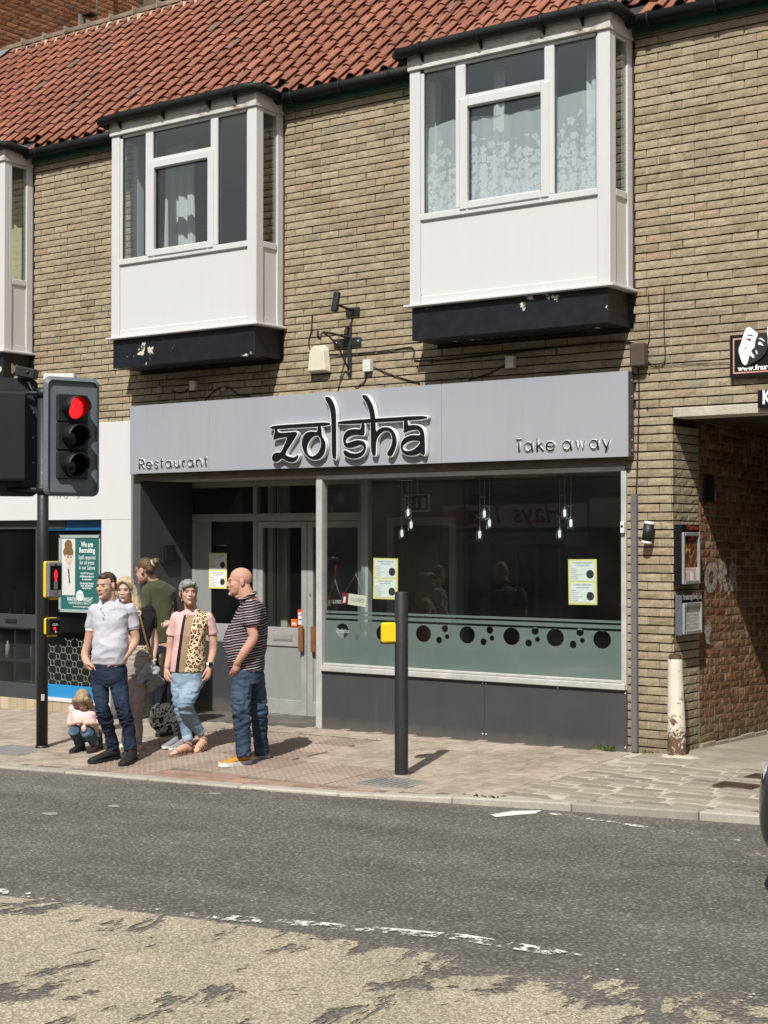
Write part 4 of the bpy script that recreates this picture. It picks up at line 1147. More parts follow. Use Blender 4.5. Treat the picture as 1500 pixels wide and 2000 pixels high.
rod_text([('R',q(184),q(262)),('e',q(304),q(386)),('s',q(434),q(490)),('t',q(532),q(566)),('a',q(618),q(702)),('u',q(758),q(831)),('r',q(892),q(925)),('a',q(978),q(1060)),('n',q(1120),q(1196)),('t',q(1246),q(1286))], (271.8,915.6), (404,909.6), .099, sgn, .0072)
q = lambda z_: 1000+z_/6.25
rod_text([('T',q(56),q(116)),('a',q(154),q(246)),('k',q(307),q(380)),('e',q(420),q(518)),('a',q(624),q(720)),('w',q(780),q(892)),('a',q(952),q(1050)),('y',q(1108),q(1194))], (1009,882), (1192,875.5), .106, sgn, .0080)

# ---- restaurant shopfront
BY = .80                       # back plane of the entrance recess
sf = empty("restaurant_shopfront", (0,0,0), "grey restaurant shopfront with big window, dark panels and recessed glazed doors", "shopfront")
HZ = 2.50
GX0, GX1 = -.575, 2.775        # window post lines
XL = -3.09                     # recess side wall
MB().box(-3.16, sx1-.08, -.03, .11, HZ+.002, sz0-.001).build("head_board", plain("weathered_head_board", (.145,.125,.10), .75, .3, 4, .2, dirt=.4), sf, bev=.003)
MB().box(-.63, sx1-.09, -.012, .09, HZ-.045, HZ).build("head_frame", ALUL, sf, bev=.003)
MB().box(-3.205, XL, -.025, .0, tiltx(-3.1)-.02, HZ+.07).build("left_trim", plain("grey_trim", (.085,.088,.092), .45, .15, 4, .05), sf, bev=.003)
MB().box(XL-.12, XL, .001, BY, tiltx(-3.1)-.05, HZ).build("recess_panel", DGREY, sf)
MB().box(XL, GX0-.06, .112, BY+.2, HZ+.003, HZ+.05).build("recess_soffit", plain("cream_soffit", (.50,.48,.43), .8, .12, 3, .05), sf)
for (a, b) in ((GX0-.055, GX0+.02), (GX1-.005, GX1+.045)):
    MB().box(a, b, -.02, .07, tiltx(a)-.02 if a < 0 else .545, HZ-.045).build("window_post", ALUL, sf, bev=.004)
MB().box(GX0+.0205, GX1-.0055, .0, .07, .60, .625).box(GX0+.0205, GX1+.04, -.045, .07, .545, .5995).build("sill", ALUL, sf, bev=.006)
seam = facx(947, 0)
for a, b in ((GX0-.02, seam), (seam+.002, GX1+.045)):
    zb0, zb1 = G(a,0)-.01, G(b,0)-.01
    MB().add([(a,-.012,zb0),(b,-.012,zb1),(b,-.012,.544),(a,-.012,.544),(a,.06,zb0),(b,.06,zb1),(b,.06,.544),(a,.06,.544)], [(0,1,2,3),(5,4,7,6),(3,2,6,7),(1,5,6,2),(4,0,3,7),(0,4,5,1)]).build("stall_riser", DGREY, sf, bev=.002)
m = MB()
for (x, z) in [(GX0+.0,.52),(GX0+.0,.03),(seam-.02,.525),(seam+.02,.525),(seam-.02,.06),(seam+.02,.06),(GX1+.03,.52),(GX1+.03,.05),(facx(1090,0),.53)]:
    m.cyl((x,-.016,z),(x,-.012,z),.007,8)
o = m.build("screw_caps", SCREW, sf); o['kind'] = 'stuff'
MB().box(GX0+.02, GX1-.005, .030, .036, .62, HZ-.044).build("window_pane", SHOPGLASS, sf)
# return glazing beside the door
MB().box(GX0-.02, GX0-.014, .0705, BY-.05, .62, HZ-.001).build("return_pane", SHOPGLASS, sf)
MB().box(GX0-.04, GX0+.0, .0705, BY-.05, .545, .6195).build("return_rail", ALUL, sf, bev=.004)
MB().box(GX0-.035, GX0-.003, .0705, BY-.05, tiltx(-.6)-.03, .5445).build("return_riser", DGREY, sf)
MB().box(GX0-.07, GX0+.02, BY-.0495, BY+.03, tiltx(-.6)-.02, HZ).build("return_post", ALUL, sf, bev=.004)
# frosted film with clear discs and two clear stripes left open
FZ0, FZ1 = .626, fac(640,1211,.04)[1]
FILM = NT("frosted_film"); t_ = FILM; p_ = t_.pos()
n_ = t_.noise(p_, 2, 5, .6); t_.color(t_.mix(t_.ramp(n_, [(.3,0),(.7,1)]), (.21,.25,.235), (.25,.29,.275))); t_.set(rough=.45, spec=.3, alpha=.93)
tl_ = t_.n('BsdfTranslucent'); tl_.inputs[0].default_value = (.4,.48,.45,1); ms_ = t_.n('MixShader'); ms_.inputs[0].default_value = .2
t_.l(t_.b.outputs[0], ms_.inputs[1]); t_.l(tl_.outputs[0], ms_.inputs[2]); t_.l(ms_.outputs[0], t_.out.inputs[0]); FILM = t_.mat
FYY = .0385
fx0, fx1 = GX0+.022, GX1-.007
def zoomB(a, b): return fac(640+a/5, 1190+b/5, FYY)
def zoomC(a, b): return fac(920+a/5, 1190+b/5, FYY)
discs = []
for (zf, cx, cz, w, h) in [(zoomB,145,210,122,145),(zoomB,330,165,36,66),(zoomB,286,270,50,60),(zoomB,360,240,34,50),(zoomB,545,232,140,160),(zoomB,935,238,146,165),(zoomB,1146,189,62,70),(zoomB,1088,301,56,64),(zoomB,1167,267,42,48),(zoomB,1362,250,151,168),
     (zoomC,183,202,66,74),(zoomC,122,317,60,68),(zoomC,204,281,45,50),(zoomC,396,264,160,172),(zoomC,626,212,70,74),(zoomC,563,330,63,68),(zoomC,649,294,48,50),(zoomC,823,276,167,175),(zoomC,1064,223,73,76),(zoomC,997,343,66,76),(zoomC,1087,305,48,52),(zoomC,1280,295,173,180)]:
    x, z = zf(cx, cz); xa, _ = zf(cx-w/2, cz); xb, _ = zf(cx+w/2, cz); _, za = zf(cx, cz-h/2); _, zb = zf(cx, cz+h/2)
    discs.append((x, z, (xb-xa)/2, abs(za-zb)/2))
loops = [[(fx0,FZ0),(fx1,FZ0),(fx1,FZ1),(fx0,FZ1)]] + [list(reversed(ellipse_pts(x, z, a, b, 28))) for x, z, a, b in discs]
shape2d("frosted_film", loops, .001, FILM, sf, face_front(0, FYY, 0))
def film_strip(z0, z1): MB().box(fx0, fx1, FYY-.0005, FYY+.0005, z0, z1).build("frosted_stripe", FILM, sf)
za = lambda z_: fac(640+85/2.27, 900+z_/2.2727, FYY)[1]
film_strip(za(701), za(686)); film_strip(za(678), za(668))
text2d("disc_lettering", "Zolsha", .062, plain("vinyl_white", (.7,.7,.68), .6), sf, face_front(discs[0][0]-.085, FYY-.002, discs[0][1]-.02), align='LEFT')

# recess back wall: side light, fanlights, double doors
def bx(pl, pr): return facx(pl, BY), facx(pr, BY)
fx = [facx(p, BY) for p in (372, 500, 507, 600, 606)]
zb = lambda py, px=500: fac(px, py, BY)[1]
Z_TR0, Z_TR1 = zb(1018), zb(1003)           # transom rail
Z_HD = HZ
m = MB().box(XL, GX0-.07, BY, BY+.06, Z_TR0, Z_TR1); m.build("transom_rail", ALU, sf, bev=.003)
MB().box(XL, GX0-.07, BY, BY+.06, HZ-.06, HZ-.001).build("back_head", ALU, sf, bev=.003)
dl0, dl1, dr1 = facx(503,BY), facx(600,BY), GX0-.07
MB().box(dl0-.06, dl0-.005, BY-.01, BY+.06, tiltx(-2)-.02, Z_TR0-.0005).build("door_jamb", ALU, sf, bev=.003)
MB().box(dl0-.06, dl0-.005, BY-.01, BY+.06, Z_TR1+.0005, HZ-.061).build("fanlight_mullion", ALU, sf, bev=.003)
MB().box(XL, dl0-.061, BY+.02, BY+.026, Z_TR1+.001, HZ-.061).build("fanlight_pane", DOORGLASS, sf); MB().box(dl0-.004, dr1, BY+.02, BY+.026, Z_TR1+.001, HZ-.061).build("fanlight_pane", DOORGLASS, sf)
zs1, zs0 = zb(1218, 430), zb(1253, 430)
MB().box(XL, dl0-.0605, BY, BY+.06, zs0, zs1).build("side_light_rail", ALU, sf, bev=.003)
MB().box(XL, XL+.045, BY, BY+.06, zs1+.0005, Z_TR0-.0005).build("side_light_frame", ALU, sf, bev=.003)
MB().box(XL+.0455, facx(412,BY), BY+.004, BY+.012, zs1+.0005, Z_TR0-.001).build("grey_infill", plain("grey_infill_board", (.27,.285,.27), .6, .1, 3, .03), sf)
MB().box(facx(412,BY)+.001, dl0-.061, BY+.02, BY+.026, zs1, Z_TR0).build("side_light_pane", DOORGLASS, sf)
MB().box(XL, dl0-.0605, BY+.005, BY+.05, tiltx(-2.5)-.04, zs0-.0005).build("side_light_panel", DGREY, sf)
zm0, zm1, zk = zb(1262,550), zb(1225,550), zb(1366,550)
fl = tiltx(-1.7)-.01
WOOD = plain("brown_pull_wood", (.23,.095,.035), .5, .3, 12, .1)
PANELG = plain("grey_door_panel", (.26,.27,.255), .6, .1, 3, .03)
def door(x0, x1, hx):
    d = MB(); st = .075
    d.box(x0, x0+st, BY-.005, BY+.045, fl+.012, Z_TR0-.006).box(x1-st, x1, BY-.005, BY+.045, fl+.012, Z_TR0-.006)
    d.box(x0+st, x1-st, BY-.004, BY+.044, Z_TR0-.075, Z_TR0-.0065).box(x0+st, x1-st, BY-.004, BY+.044, zm0, zm1).box(x0+st, x1-st, BY-.004, BY+.044, fl+.012, zk)
    o = d.build("door", ALU, sf, bev=.004)
    MB().box(x0+st, x1-st, BY+.018, BY+.024, zm1, Z_TR0-.075).build("glass", DOORGLASS, o)
    MB().box(x0+st, x1-st, BY+.012, BY+.03, zk, zm0).build("kick_panel", PANELG, o)
    MB().box(hx-.03, hx+.03, BY-.055, BY-.03, zb(1272,590), zb(1222,590)).box(hx-.012, hx+.012, BY-.03, BY-.005, zb(1268,590), zb(1260,590)).box(hx-.012, hx+.012, BY-.03, BY-.005, zb(1235,590), zb(1227,590)).build("handle", WOOD, o, bev=.004)
    return o
dA = door(dl0, dl1-.004, facx(587, BY-.05)); dB = door(dl1+.004, dr1-.002, facx(611, BY-.05))
lx, lz = fac(552, 1244, BY-.005)
MB().box(lx-.14, lx+.14, BY-.011, BY-.003, lz-.04, lz+.04).box(lx-.125, lx+.125, BY-.015, BY-.010, lz-.027, lz+.027).build("letter_plate", plain("brushed_plate", (.42,.425,.41), .4, .1, 6, .03, metal=.4), dA, bev=.003)
MB().cyl((facx(606,BY-.01), BY-.012, zb(1161,606)), (facx(606,BY-.01), BY-.004, zb(1161,606)), .016, 12).build("lock", STEEL, dA)
o = MB().box(dl0, dr1, BY-.03, BY+.05, fl-.03, fl+.009).build("threshold", ALU, sf, bev=.003)
# tiled floor of the recess
rt = empty("recess_floor", (0,0,0)); rt['kind'] = 'structure'
FT = m_stone("dark_floor_tile", (.10,.092,.08), (.16,.148,.13), sc=6, bump=.1); ts = .2
MB().add([(XL,-.06,tiltx(XL)-.006),(GX0-.03,-.06,tiltx(GX0)-.006),(GX0-.03,BY+.05,tiltx(GX0)-.006),(XL,BY+.05,tiltx(XL)-.006)], [(0,1,2,3)]).build("grout", plain("pale_grout", (.36,.34,.3), .9, .2, 5, .1), rt)
x = XL+.005
while x < GX0-.1:
    y = -.055; w_ = min(ts-.006, GX0-.035-x)
    while y < BY-.05:
        h_ = min(ts-.006, BY+.04-y); o = MB().box(x, x+w_, y, y+h_, tiltx(x+w_/2)-.02, tiltx(x+w_/2)+.0005).build("floor_tile", FT, rt); y += ts
    x += ts

# ---- inside the restaurant
inn = empty("restaurant_interior", (0,0,0)); inn['kind'] = 'structure'
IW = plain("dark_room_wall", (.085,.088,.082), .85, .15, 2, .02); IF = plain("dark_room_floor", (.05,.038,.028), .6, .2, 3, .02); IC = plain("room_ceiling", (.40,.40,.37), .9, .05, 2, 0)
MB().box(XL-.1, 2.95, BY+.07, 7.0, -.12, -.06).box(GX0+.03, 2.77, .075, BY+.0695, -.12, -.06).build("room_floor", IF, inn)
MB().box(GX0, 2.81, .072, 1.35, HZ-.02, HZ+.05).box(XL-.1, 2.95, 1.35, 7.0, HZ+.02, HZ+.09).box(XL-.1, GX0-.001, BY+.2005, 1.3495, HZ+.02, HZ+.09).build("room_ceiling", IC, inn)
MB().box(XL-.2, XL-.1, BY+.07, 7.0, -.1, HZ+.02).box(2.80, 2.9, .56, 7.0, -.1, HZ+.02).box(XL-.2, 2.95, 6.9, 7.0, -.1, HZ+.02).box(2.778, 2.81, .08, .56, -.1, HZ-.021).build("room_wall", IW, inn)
PY = 2.1
px0, px1 = facx(757, PY), facx(892, PY); pzt = fac(820, 1010, PY)[1]
IW2 = plain("grey_partition", (.20,.205,.19), .85, .1, 2, .02)
ex0, ex1 = facx(700, PY), facx(905, PY)
MB().box(ex0, px0-.0005, PY, PY+.1, -.06, HZ+.018).box(px1+.0005, ex1, PY, PY+.1, -.06, HZ+.018).box(px0, px1, PY, PY+.1, pzt+.0005, HZ+.018).build("partition", IW2, inn)
CREAMP = plain("cream_gloss_paint", (.52,.51,.44), .4, .08, 4, .02); BROWND = plain("brown_door", (.085,.055,.022), .5, .2, 6, .03)
MB().box(px0, px0+.09, PY-.02, PY+.1, -.06, pzt).box(px1-.09, px1, PY-.02, PY+.1, -.06, pzt).box(px0+.0905, px1-.0905, PY-.02, PY+.1, pzt-.09, pzt).build("door_frame", CREAMP, inn, bev=.004)
MB().box(px0+.091, px1-.091, PY+.02, PY+.06, -.05, pzt-.091).build("inner_door", BROWND, inn)
MB().box(px0+.26, px1-.26, PY+.012, PY+.0195, .9, pzt-.25).build("inner_door_panel", plain("brown_door_panel", (.13,.095,.045), .5, .1, 6, .03), inn, bev=.01)
ez = 1.75; exa, exz1 = fac(795, 968, ez); exb, exz0 = fac(838, 997, ez)
es = empty("exit_sign", ((exa+exb)/2, ez, (exz0+exz1)/2), "green running man exit sign hanging inside the restaurant window", "exit sign")
hw, hh = (exb-exa)/2, (exz1-exz0)/2
MB().box(-hw-.03, hw+.015, -.02, .02, -hh-.012, hh+.012).build("casing", WHITEA, es, bev=.004)
MB().box(-hw, hw, -.024, -.0205, -hh, hh).build("legend", plain("exit_green", (.01,.10,.06), .5), es)
VWH = plain("vinyl_white2", (.6,.6,.58), .5)
MB().box(hw*.45, hw*.8, -.0265, -.0245, -hh*.7, hh*.7).prism([(-.01,hh*.6),(.01,hh*.6),(.01,-hh*.2),(.03,-hh*.2),(0,-hh*.7),(-.03,-hh*.2),(-.01,-hh*.2)], -.0265, -.0245).build("arrow", VWH, es)
a_ = MB(); a_.cyl((-hw*.55,-.0245,hh*.55),(-hw*.55,-.0265,hh*.55),.014,10)
for q in ([(-hw*.58,hh*.35),(-hw*.68,-hh*.1)],[(-hw*.68,-hh*.1),(-hw*.45,-hh*.4),(-hw*.5,-hh*.75)],[(-hw*.68,-hh*.1),(-hw*.85,-hh*.6)],[(-hw*.58,hh*.3),(-hw*.35,hh*.1)],[(-hw*.58,hh*.3),(-hw*.85,hh*.1)]): a_.tube([(x,-.0255,z) for x,z in q], .008, 5)
a_.build("running_figure", VWH, es)
MB().box(-.01, .01, -.01, .01, hh+.012, HZ+.02-(exz0+exz1)/2).build("hanger", STEEL, es)
for (a_, b_, y_) in ((523,533,1.15),(541,561,1.3)):
    MB().box(facx(a_,y_), facx(b_,y_), y_, y_+.05, -.06, HZ+.015).build('pale_strip_post', CREAMP, inn)  # pale posts added to give bright strips behind the door glass
# a red wall hanging seen by the door
MB().box(XL+.2, XL+.9, 6.86, 6.895, .9, 1.9).build("wall_hanging", plain("red_hanging", (.16,.02,.015), .8, .4, 5, .05), inn)
# pendant lamps: upturned wine glasses on cords
CLEAR = glass_mat("clear_glass", (.90,.93,.93), 5.0); CHROME = plain("chrome", (.75,.75,.75), .15, .05, 8, 0, metal=1.0); CORD = plain("clear_cord", (.55,.56,.56), .4, .1, 5, 0)
def pendant(pc, glasses, label):
    y = .50; x0, _ = fac(pc, 922, y)
    e = empty("pendant_lamp", (x0, y, HZ-.021), label, "pendant lamp", "wine glass pendant lamps in the restaurant window")
    MB().box(-.09, .09, -.03, .03, -.035, 0).build("ceiling_plate", CHROME, e, bev=.004)
    for (gx, gy, gs) in glasses:
        x, z = fac(gx, gy, y); lx_ = x-x0; lz_ = z-(HZ-.021)
        g = MB().lathe([(.004,.16*gs+.02),(.036,.157*gs+.02),(.034,.152*gs+.02),(.005,.142*gs+.02),(.0045,.075),(.012,.064),(.028,.048),(.036,.02),(.0365,-.01),(.031,-.05),(.0305,-.05),(.0355,-.01),(.035,.02),(.027,.046),(.011,.061)], (lx_, 0, lz_), 18).build("wine_glass", CLEAR, e)
        MB().tube([(max(-.08,min(.08,lx_)), 0, -.03), (lx_+.004, 0, lz_+.35), (lx_, 0, lz_+.16*gs+.03)], .0022, 5).build("cord", CORD, e)
        MB().lathe([(.0,.045),(.012,.04),(.013,.022),(.009,.018),(.013,.014),(.015,0),(.011,-.02),(0,-.024)], (lx_,0,lz_), 12).build("bulb", emis("pendant_bulb", (1.0,.97,.9), 1.6, (.8,.8,.78)), e)
pendant(795, [(785,1044,1),(803,1027,1),(797,1003,1)], "cluster of three wine glass pendants nearest the shop doors, before the exit sign")
pendant(946, [(937,1046,1),(956,1024,1),(946,1006,1)], "middle cluster of three wine glass pendants in the restaurant window")
pendant(1106, [(1093,1045,1),(1115,1024,1),(1103,1004,1)], "cluster of three wine glass pendants nearest the brick pier")
# posters
PY_ = plain("yellow_card", (.80,.70,.22), .7, .05, 5, 0); PW_ = plain("poster_paper", (.80,.82,.80), .7, .03, 5, 0); INK = plain("print_ink", (.03,.03,.035), .7, 0, 5, 0); REDI = plain("print_red", (.45,.05,.06), .7, 0, 5, 0); GREYI = plain("print_grey", (.22,.25,.27), .7, 0, 5, 0)
def banquet(x0, x1, z0, z1, y, label, rot=0):
    e = empty("banquet_poster", ((x0+x1)/2, y, (z0+z1)/2), label, "poster", "banquet posters in the restaurant windows"); e.rotation_euler = (0, rot, 0)
    W, H = (x1-x0)/2, (z1-z0)/2
    MB().box(-W, W, 0, .0015, -H, H).build("backing_card", PY_, e)
    for k_, (nm, cz) in enumerate((("THURSDAY BANQUET", H*.49), ("SUNDAY BANQUET", -H*.47))):
        cw, ch = W*.86, H*.44
        c = MB().box(-cw, cw, -.0015, -.0003, cz-ch, cz+ch).build("card", PW_, e)
        tt = []
        def T(s_, size, x, z, mat, al='LEFT', dy=0, sx=1): return text2d("print", s_, size, mat, c, face_front(x, -.0022-dy, z), align=al, sx=sx)
        tt.append(T(nm, ch*.23, 0, cz+ch*.72, INK, 'CENTER', sx=.98)); tt.append(T("CHOOSE FROM THE MENU", ch*.17, 0, cz+ch*.46, REDI, 'CENTER', sx=.72))
        for i_, s_ in enumerate(("Any Starter", "Any Main Course", "Rice or Naan", "or 1 Choice of House Wine", "or Soft Drink and", "Sweet or Coffee")): tt.append(T(s_, ch*.15, -cw*.93, cz+ch*(.16-.2*i_), GREYI, sx=.75))
        tt.append(T("only per person", ch*.11, cw*.60, cz+ch*.02, GREYI, 'CENTER', sx=.7))
        d = MB().cyl((cw*.62, -.0024, cz-ch*.34), (cw*.62, -.0017, cz-ch*.34), cw*.31, 24).build("price_disc", INK, c)
        tt.append(T("£15.50", ch*.22, cw*.62, cz-ch*.41, PW_, 'CENTER', .0008, sx=.8))
        join_into(tt[0], tt[1:])['kind'] = 'stuff'
px_ = lambda p, py, y: fac(p, py, y)
for (l, t_, r_, b_, y, lab, ro) in ((408,1080,443,1150,BY-.004,"yellow edged banquet poster on the side light beside the shop doors",0), (729,1090,777,1171,FYY+.004,"yellow edged banquet poster in the window behind the push button post",.012), (1110,1092,1166,1182,FYY+.004,"yellow edged banquet poster in the window near the brick pier",-.012)):
    x0, z1 = px_(l, t_, y); x1, z0 = px_(r_, b_, y); banquet(x0, x1, z0, z1, y, lab, ro)
# closed signs
REDP = plain("dark_red_board", (.22,.02,.03), .5, .1, 5, 0); CREAMB = plain("cream_board", (.74,.70,.58), .6, .06, 5, 0)
def closed(pl, pr, pt_, pb, y, bg, fg, label, rot):
    x0, z1 = fac(pl, pt_, y); x1, z0 = fac(pr, pb, y); W, H = (x1-x0)/2, (z1-z0)/2
    e = empty("closed_sign", ((x0+x1)/2, y, (z0+z1)/2), label, "closed sign"); e.rotation_euler = (0, rot, 0)
    MB().box(-W*.45, W, 0, .005, -H, H).build("board", bg, e); MB().box(-W, -W*.452, 0, .005, -H, H).build("red_end", REDP, e)
    text2d("lettering", "CLOSED", H*1.0, fg, e, face_front(W*.28, -.001, -H*.3), align='CENTER', sx=.82)
    MB().lathe([(.0,.02),(.012,.015),(.012,-.02),(.02,-.045),(0,-.046)], (-W*.72,-.004,0), 8).build("bottle_mark", CREAMB, e)
    MB().tube([(-W*.8,.002,H),(0,.002,H*4.6),(W*.8,.002,H)], .0018, 5).build("string", CORD, e)
    MB().lathe([(.0,-.004),(.018,.0),(.006,.012),(0,.012)], (0,.002,H*4.7), 10, 'y').build("sucker", CLEAR, e)
closed(667,716,1160,1183, FYY+.012, CREAMB, INK, "cream closed sign with dark red end hanging on a string in the window", .09)
closed(640,668,1166,1185, .22, BLACK, WHITEA, "black closed sign hanging on the side glass by the shop doors", .0)
# payment stickers on the door
STW = plain("sticker_white", (.78,.78,.76), .5); STR = plain("sticker_red", (.62,.06,.035), .5)
x0, z1 = fac(580,1190,BY); x1, z0 = fac(596,1222,BY)
e = empty("card_sticker", ((x0+x1)/2, BY+.014, (z0+z1)/2), "red and white card payment sticker on the door glass", "sticker")
W, H = (x1-x0)/2, (z1-z0)/2
MB().box(-W, W, 0, .001, -H, H).build("sheet", STR, e); MB().box(-W*.85, W*.85, -.0012, -.0002, -H*.9, H*.6).build("white_panel", STW, e)
for i_, (a, c, mt) in enumerate(((-.4,.3,REDI),(.4,.3,INK),(-.4,-.3,INK),(.4,-.3,REDI))): MB().box(W*a-W*.22, W*a+W*.22, -.0022, -.0013, H*c-H*.1, H*c+H*.1).build("card_mark", mt, e)
x0, z1 = fac(567,1209,BY); x1, z0 = fac(579,1224,BY)
o = MB().box(x0, x1, BY+.013, BY+.0145, z0, z1).m(1).box(x0+.015, x1-.015, BY+.0118, BY+.0128, (z0+z1)/2-.02, (z0+z1)/2).build("door_sticker", [plain("sticker_orange", (.75,.16,.03), .5), STW]); tag(o, "small orange sticker low on the door glass", "sticker")
# intercom box on the recess wall
iy, iz = xpl(325, 1082, XL)
o = MB().box(XL, XL+.05, iy-.10, iy+.10, iz-.10, iz+.10).box(XL+.05, XL+.056, iy-.07, iy+.07, iz-.07, iz+.09).build("intercom", BLKM, bev=.006); tag(o, "black box on the dark side wall of the doorway", "intercom")

# ---- hair salon next door
sal = empty("salon_shopfront", (0,0,0), "white fronted hair salon with dark grey frames, blue band and grille", "shopfront")
WPAN = m_upvc("white_fascia_panel", (.635,.64,.635), .16)
zF0, zF1 = 2.078, 3.165; xP = -3.672; xR = -3.21
MB().box(-9, xR, -.05, .09, zF0, zF1).build("fascia", WPAN, sal, bev=.003)
MB().box(xP, xR, -.048, .09, -.02+tiltx(-3.4), zF0-.002).build("pilaster", WPAN, sal, bev=.003)
DFR = plain("slate_grey_frame", (.050,.056,.062), .45, .12, 4, .04)
xd1 = facx(72, 0); gx0 = facx(95, 0)
fr = MB()
zD = lambda py, px=40: fac(px, py, .02)[1]
MB().box(-9, xd1+.45, .02, .10, zF0-.10, zF0-.001).build("door_head", DFR, sal, bev=.003)
MB().box(facx(70,.02), facx(70,.02)+.11, .015, .10, .0+tiltx(-5), zF0-.101).build("door_stile", DFR, sal, bev=.003)
MB().box(-9, facx(70,.02)-.0005, .02, .09, zD(1226), zD(1200)).build("door_mid_rail", DFR, sal, bev=.003)
MB().box(-9, facx(70,.02)-.0005, .02, .09, tiltx(-5)+.015, zD(1334)).build("door_bottom_rail", DFR, sal, bev=.003)
lx, lz = fac(22, 1213, .02)
MB().box(lx-.10, lx+.10, .012, .02, lz-.025, lz+.025).box(lx-.085, lx+.085, .006, .012, lz-.014, lz+.014).build("letter_plate", BLKM, sal, bev=.002)
SG = glass_mat("salon_glass", (.78,.82,.80), 1.25)
MB().box(-9, facx(70,.02)-.0005, .05, .056, zD(1334), zF0-.10).build("door_pane", SG, sal)
wx0, wx1 = facx(70,.02)+.1105, xP
MB().box(wx0, wx1, .05, .056, .20, zF0-.001).build("window_pane", SG, sal)
MB().box(wx0, wx1, .030, .0485, zF0-.118, zF0-.0015).build("blue_band", plain("royal_blue_band", (.012,.10,.25), .45, .06, 3, .02), sal)
MB().box(wx0, wx1, .01, .049, .045, .19).build("blue_stall_panel", plain("sky_blue_panel", (.02,.24,.52), .4, .04, 3, .02), sal, bev=.002)
MB().box(wx0, wx1, -.02, .06, .0, .044).build("white_cill", WPAN, sal, bev=.003)
MB().box(wx1-.09, wx1-.0005, .02, .0495, .19, zF0-.119).build("window_stile", plain("maroon_black_frame", (.018,.012,.012), .5), sal)
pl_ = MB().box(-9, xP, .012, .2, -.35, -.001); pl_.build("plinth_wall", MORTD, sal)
PTL = m_stone("cream_plinth_tile", (.46,.36,.23), (.55,.45,.31), sc=6, bump=.1); x = -8.0
while x < xP-.02:
    w_ = min(.148, xP-.003-x); MB().box(x, x+w_, -.008, .011, tiltx(x)-.05, -.004).build("plinth_tile", PTL, sal, bev=.003); x += .152
# security grille: rings joined by short diagonal links
WIRE = plain("cream_wire", (.70,.70,.64), .45, .08, 5, 0)
gr = empty("window_grille", (0,0,0), "cream wire grille of linked ovals inside the salon window", "grille")
gy = .075; z_lo, z_hi = .195, fac(150,1248,gy)[1]; sxg = .185; szg = .078; rw = 0; ringm = []; linkm = MB(); rings = 0
z = z_lo
while z < z_hi+.02:
    x = wx0+.03+(sxg/2 if rw % 2 else 0)
    while x < wx1-.02:
        if not (z > z_hi-.1 and x < wx0+.32+.3*(z-z_hi+.1)*5):
            MB().tube([(x+.030*math.cos(a*math.pi/7), gy, z+.036*math.sin(a*math.pi/7)) for a in range(14)], .0042, 6, closed=True).build("ring", WIRE, gr)
            for sxx in (-1, 1):
                linkm.tube([(x+sxx*.024, gy+.002, z+.022), (x+sxx*(sxg/2-.024), gy+.002, z+szg-.022)], .0036, 5)
        x += sxg
    z += szg; rw += 1
o = linkm.build("links", WIRE, gr); o['kind'] = 'stuff'
# salon room
si = empty("salon_interior", (0,0,0)); si['kind'] = 'structure'
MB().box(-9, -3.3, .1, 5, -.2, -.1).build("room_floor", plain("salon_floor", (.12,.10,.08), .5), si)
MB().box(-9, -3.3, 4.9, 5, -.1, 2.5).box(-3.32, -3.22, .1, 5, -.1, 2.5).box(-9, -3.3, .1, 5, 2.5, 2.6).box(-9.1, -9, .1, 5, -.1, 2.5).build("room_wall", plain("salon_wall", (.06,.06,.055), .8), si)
shf = empty("salon_shelf", (facx(12,1.0), 1.0, 0), "dark shelf with hair products inside the salon door", "shelf")
MB().box(-.5, .5, 0, .3, .72, .75).build("board", DFR, shf); MB().box(-.5, .5, 0, .3, .30, .33).build("board", DFR, shf)
for i_ in range(4): MB().box(-.5+.32*i_, -.47+.32*i_, .02, .28, -.12, 1.2).build("upright", DFR, shf)
PALE = plain("pale_bottle", (.55,.56,.54), .4); BLUEB = plain("blue_bottle", (.10,.2,.26), .4)
for i_, (dx, mt, zz) in enumerate(((-.36,PALE,.33),(-.24,PALE,.33),(-.10,PALE,.33),(.08,PALE,.33),(.22,BLUEB,.75),(-.3,BLUEB,.75),(-.05,BLUEB,.75),(.38,PALE,.33))):
    o = MB().lathe([(0,0),(.03,0),(.03,.16),(.012,.19),(.012,.22),(0,.22)], (shf.location.x+dx, 1.12, zz), 12).build("bottle", mt); tag(o, "pale bottle on the lower dark shelf inside the salon" if mt is PALE else "blue bottle on the upper dark shelf inside the salon", "bottle", "pale bottles on the salon shelf" if mt is PALE else "blue bottles on the salon shelf")
# recruitment poster
x0, z1 = fac(118,1050,.03); x1, z0 = fac(193,1193,.03); W, H = (x1-x0)/2, (z1-z0)/2
rp = empty("recruitment_poster", ((x0+x1)/2, .035, (z0+z1)/2), "teal We are Recruiting poster with a portrait in the salon window", "poster")
TEAL = plain("teal_print", (.022,.125,.12), .45, .06, 3, 0); SILV = plain("clear_frame_edge", (.35,.42,.40), .3, .1, 5, 0)
MB().box(-W, W, .004, .008, -H, H).build("sheet", TEAL, rp)
for (a, b, c, d) in ((-W-.03,-W+.004,-H-.03,H+.03),(W-.004,W+.03,-H-.03,H+.03),(-W+.0045,W-.0045,H-.004,H+.03),(-W+.0045,W-.0045,-H-.03,-H+.004)): MB().box(a, b, -.004, .010, c, d).build("frame_edge", SILV, rp, bev=.002)
for sx_ in (-1,1):
    for sz_ in (-1,1): MB().cyl((sx_*(W+.012),-.012,sz_*(H+.012)),(sx_*(W+.012),-.0041,sz_*(H+.012)),.013,10).build("stud", CHROME, rp)
pc = MB().box(-W+.012, -W*.25, .001, .0035, -H*.60, H-.012).build("portrait", plain("portrait_ground", (.62,.63,.60), .6), rp)
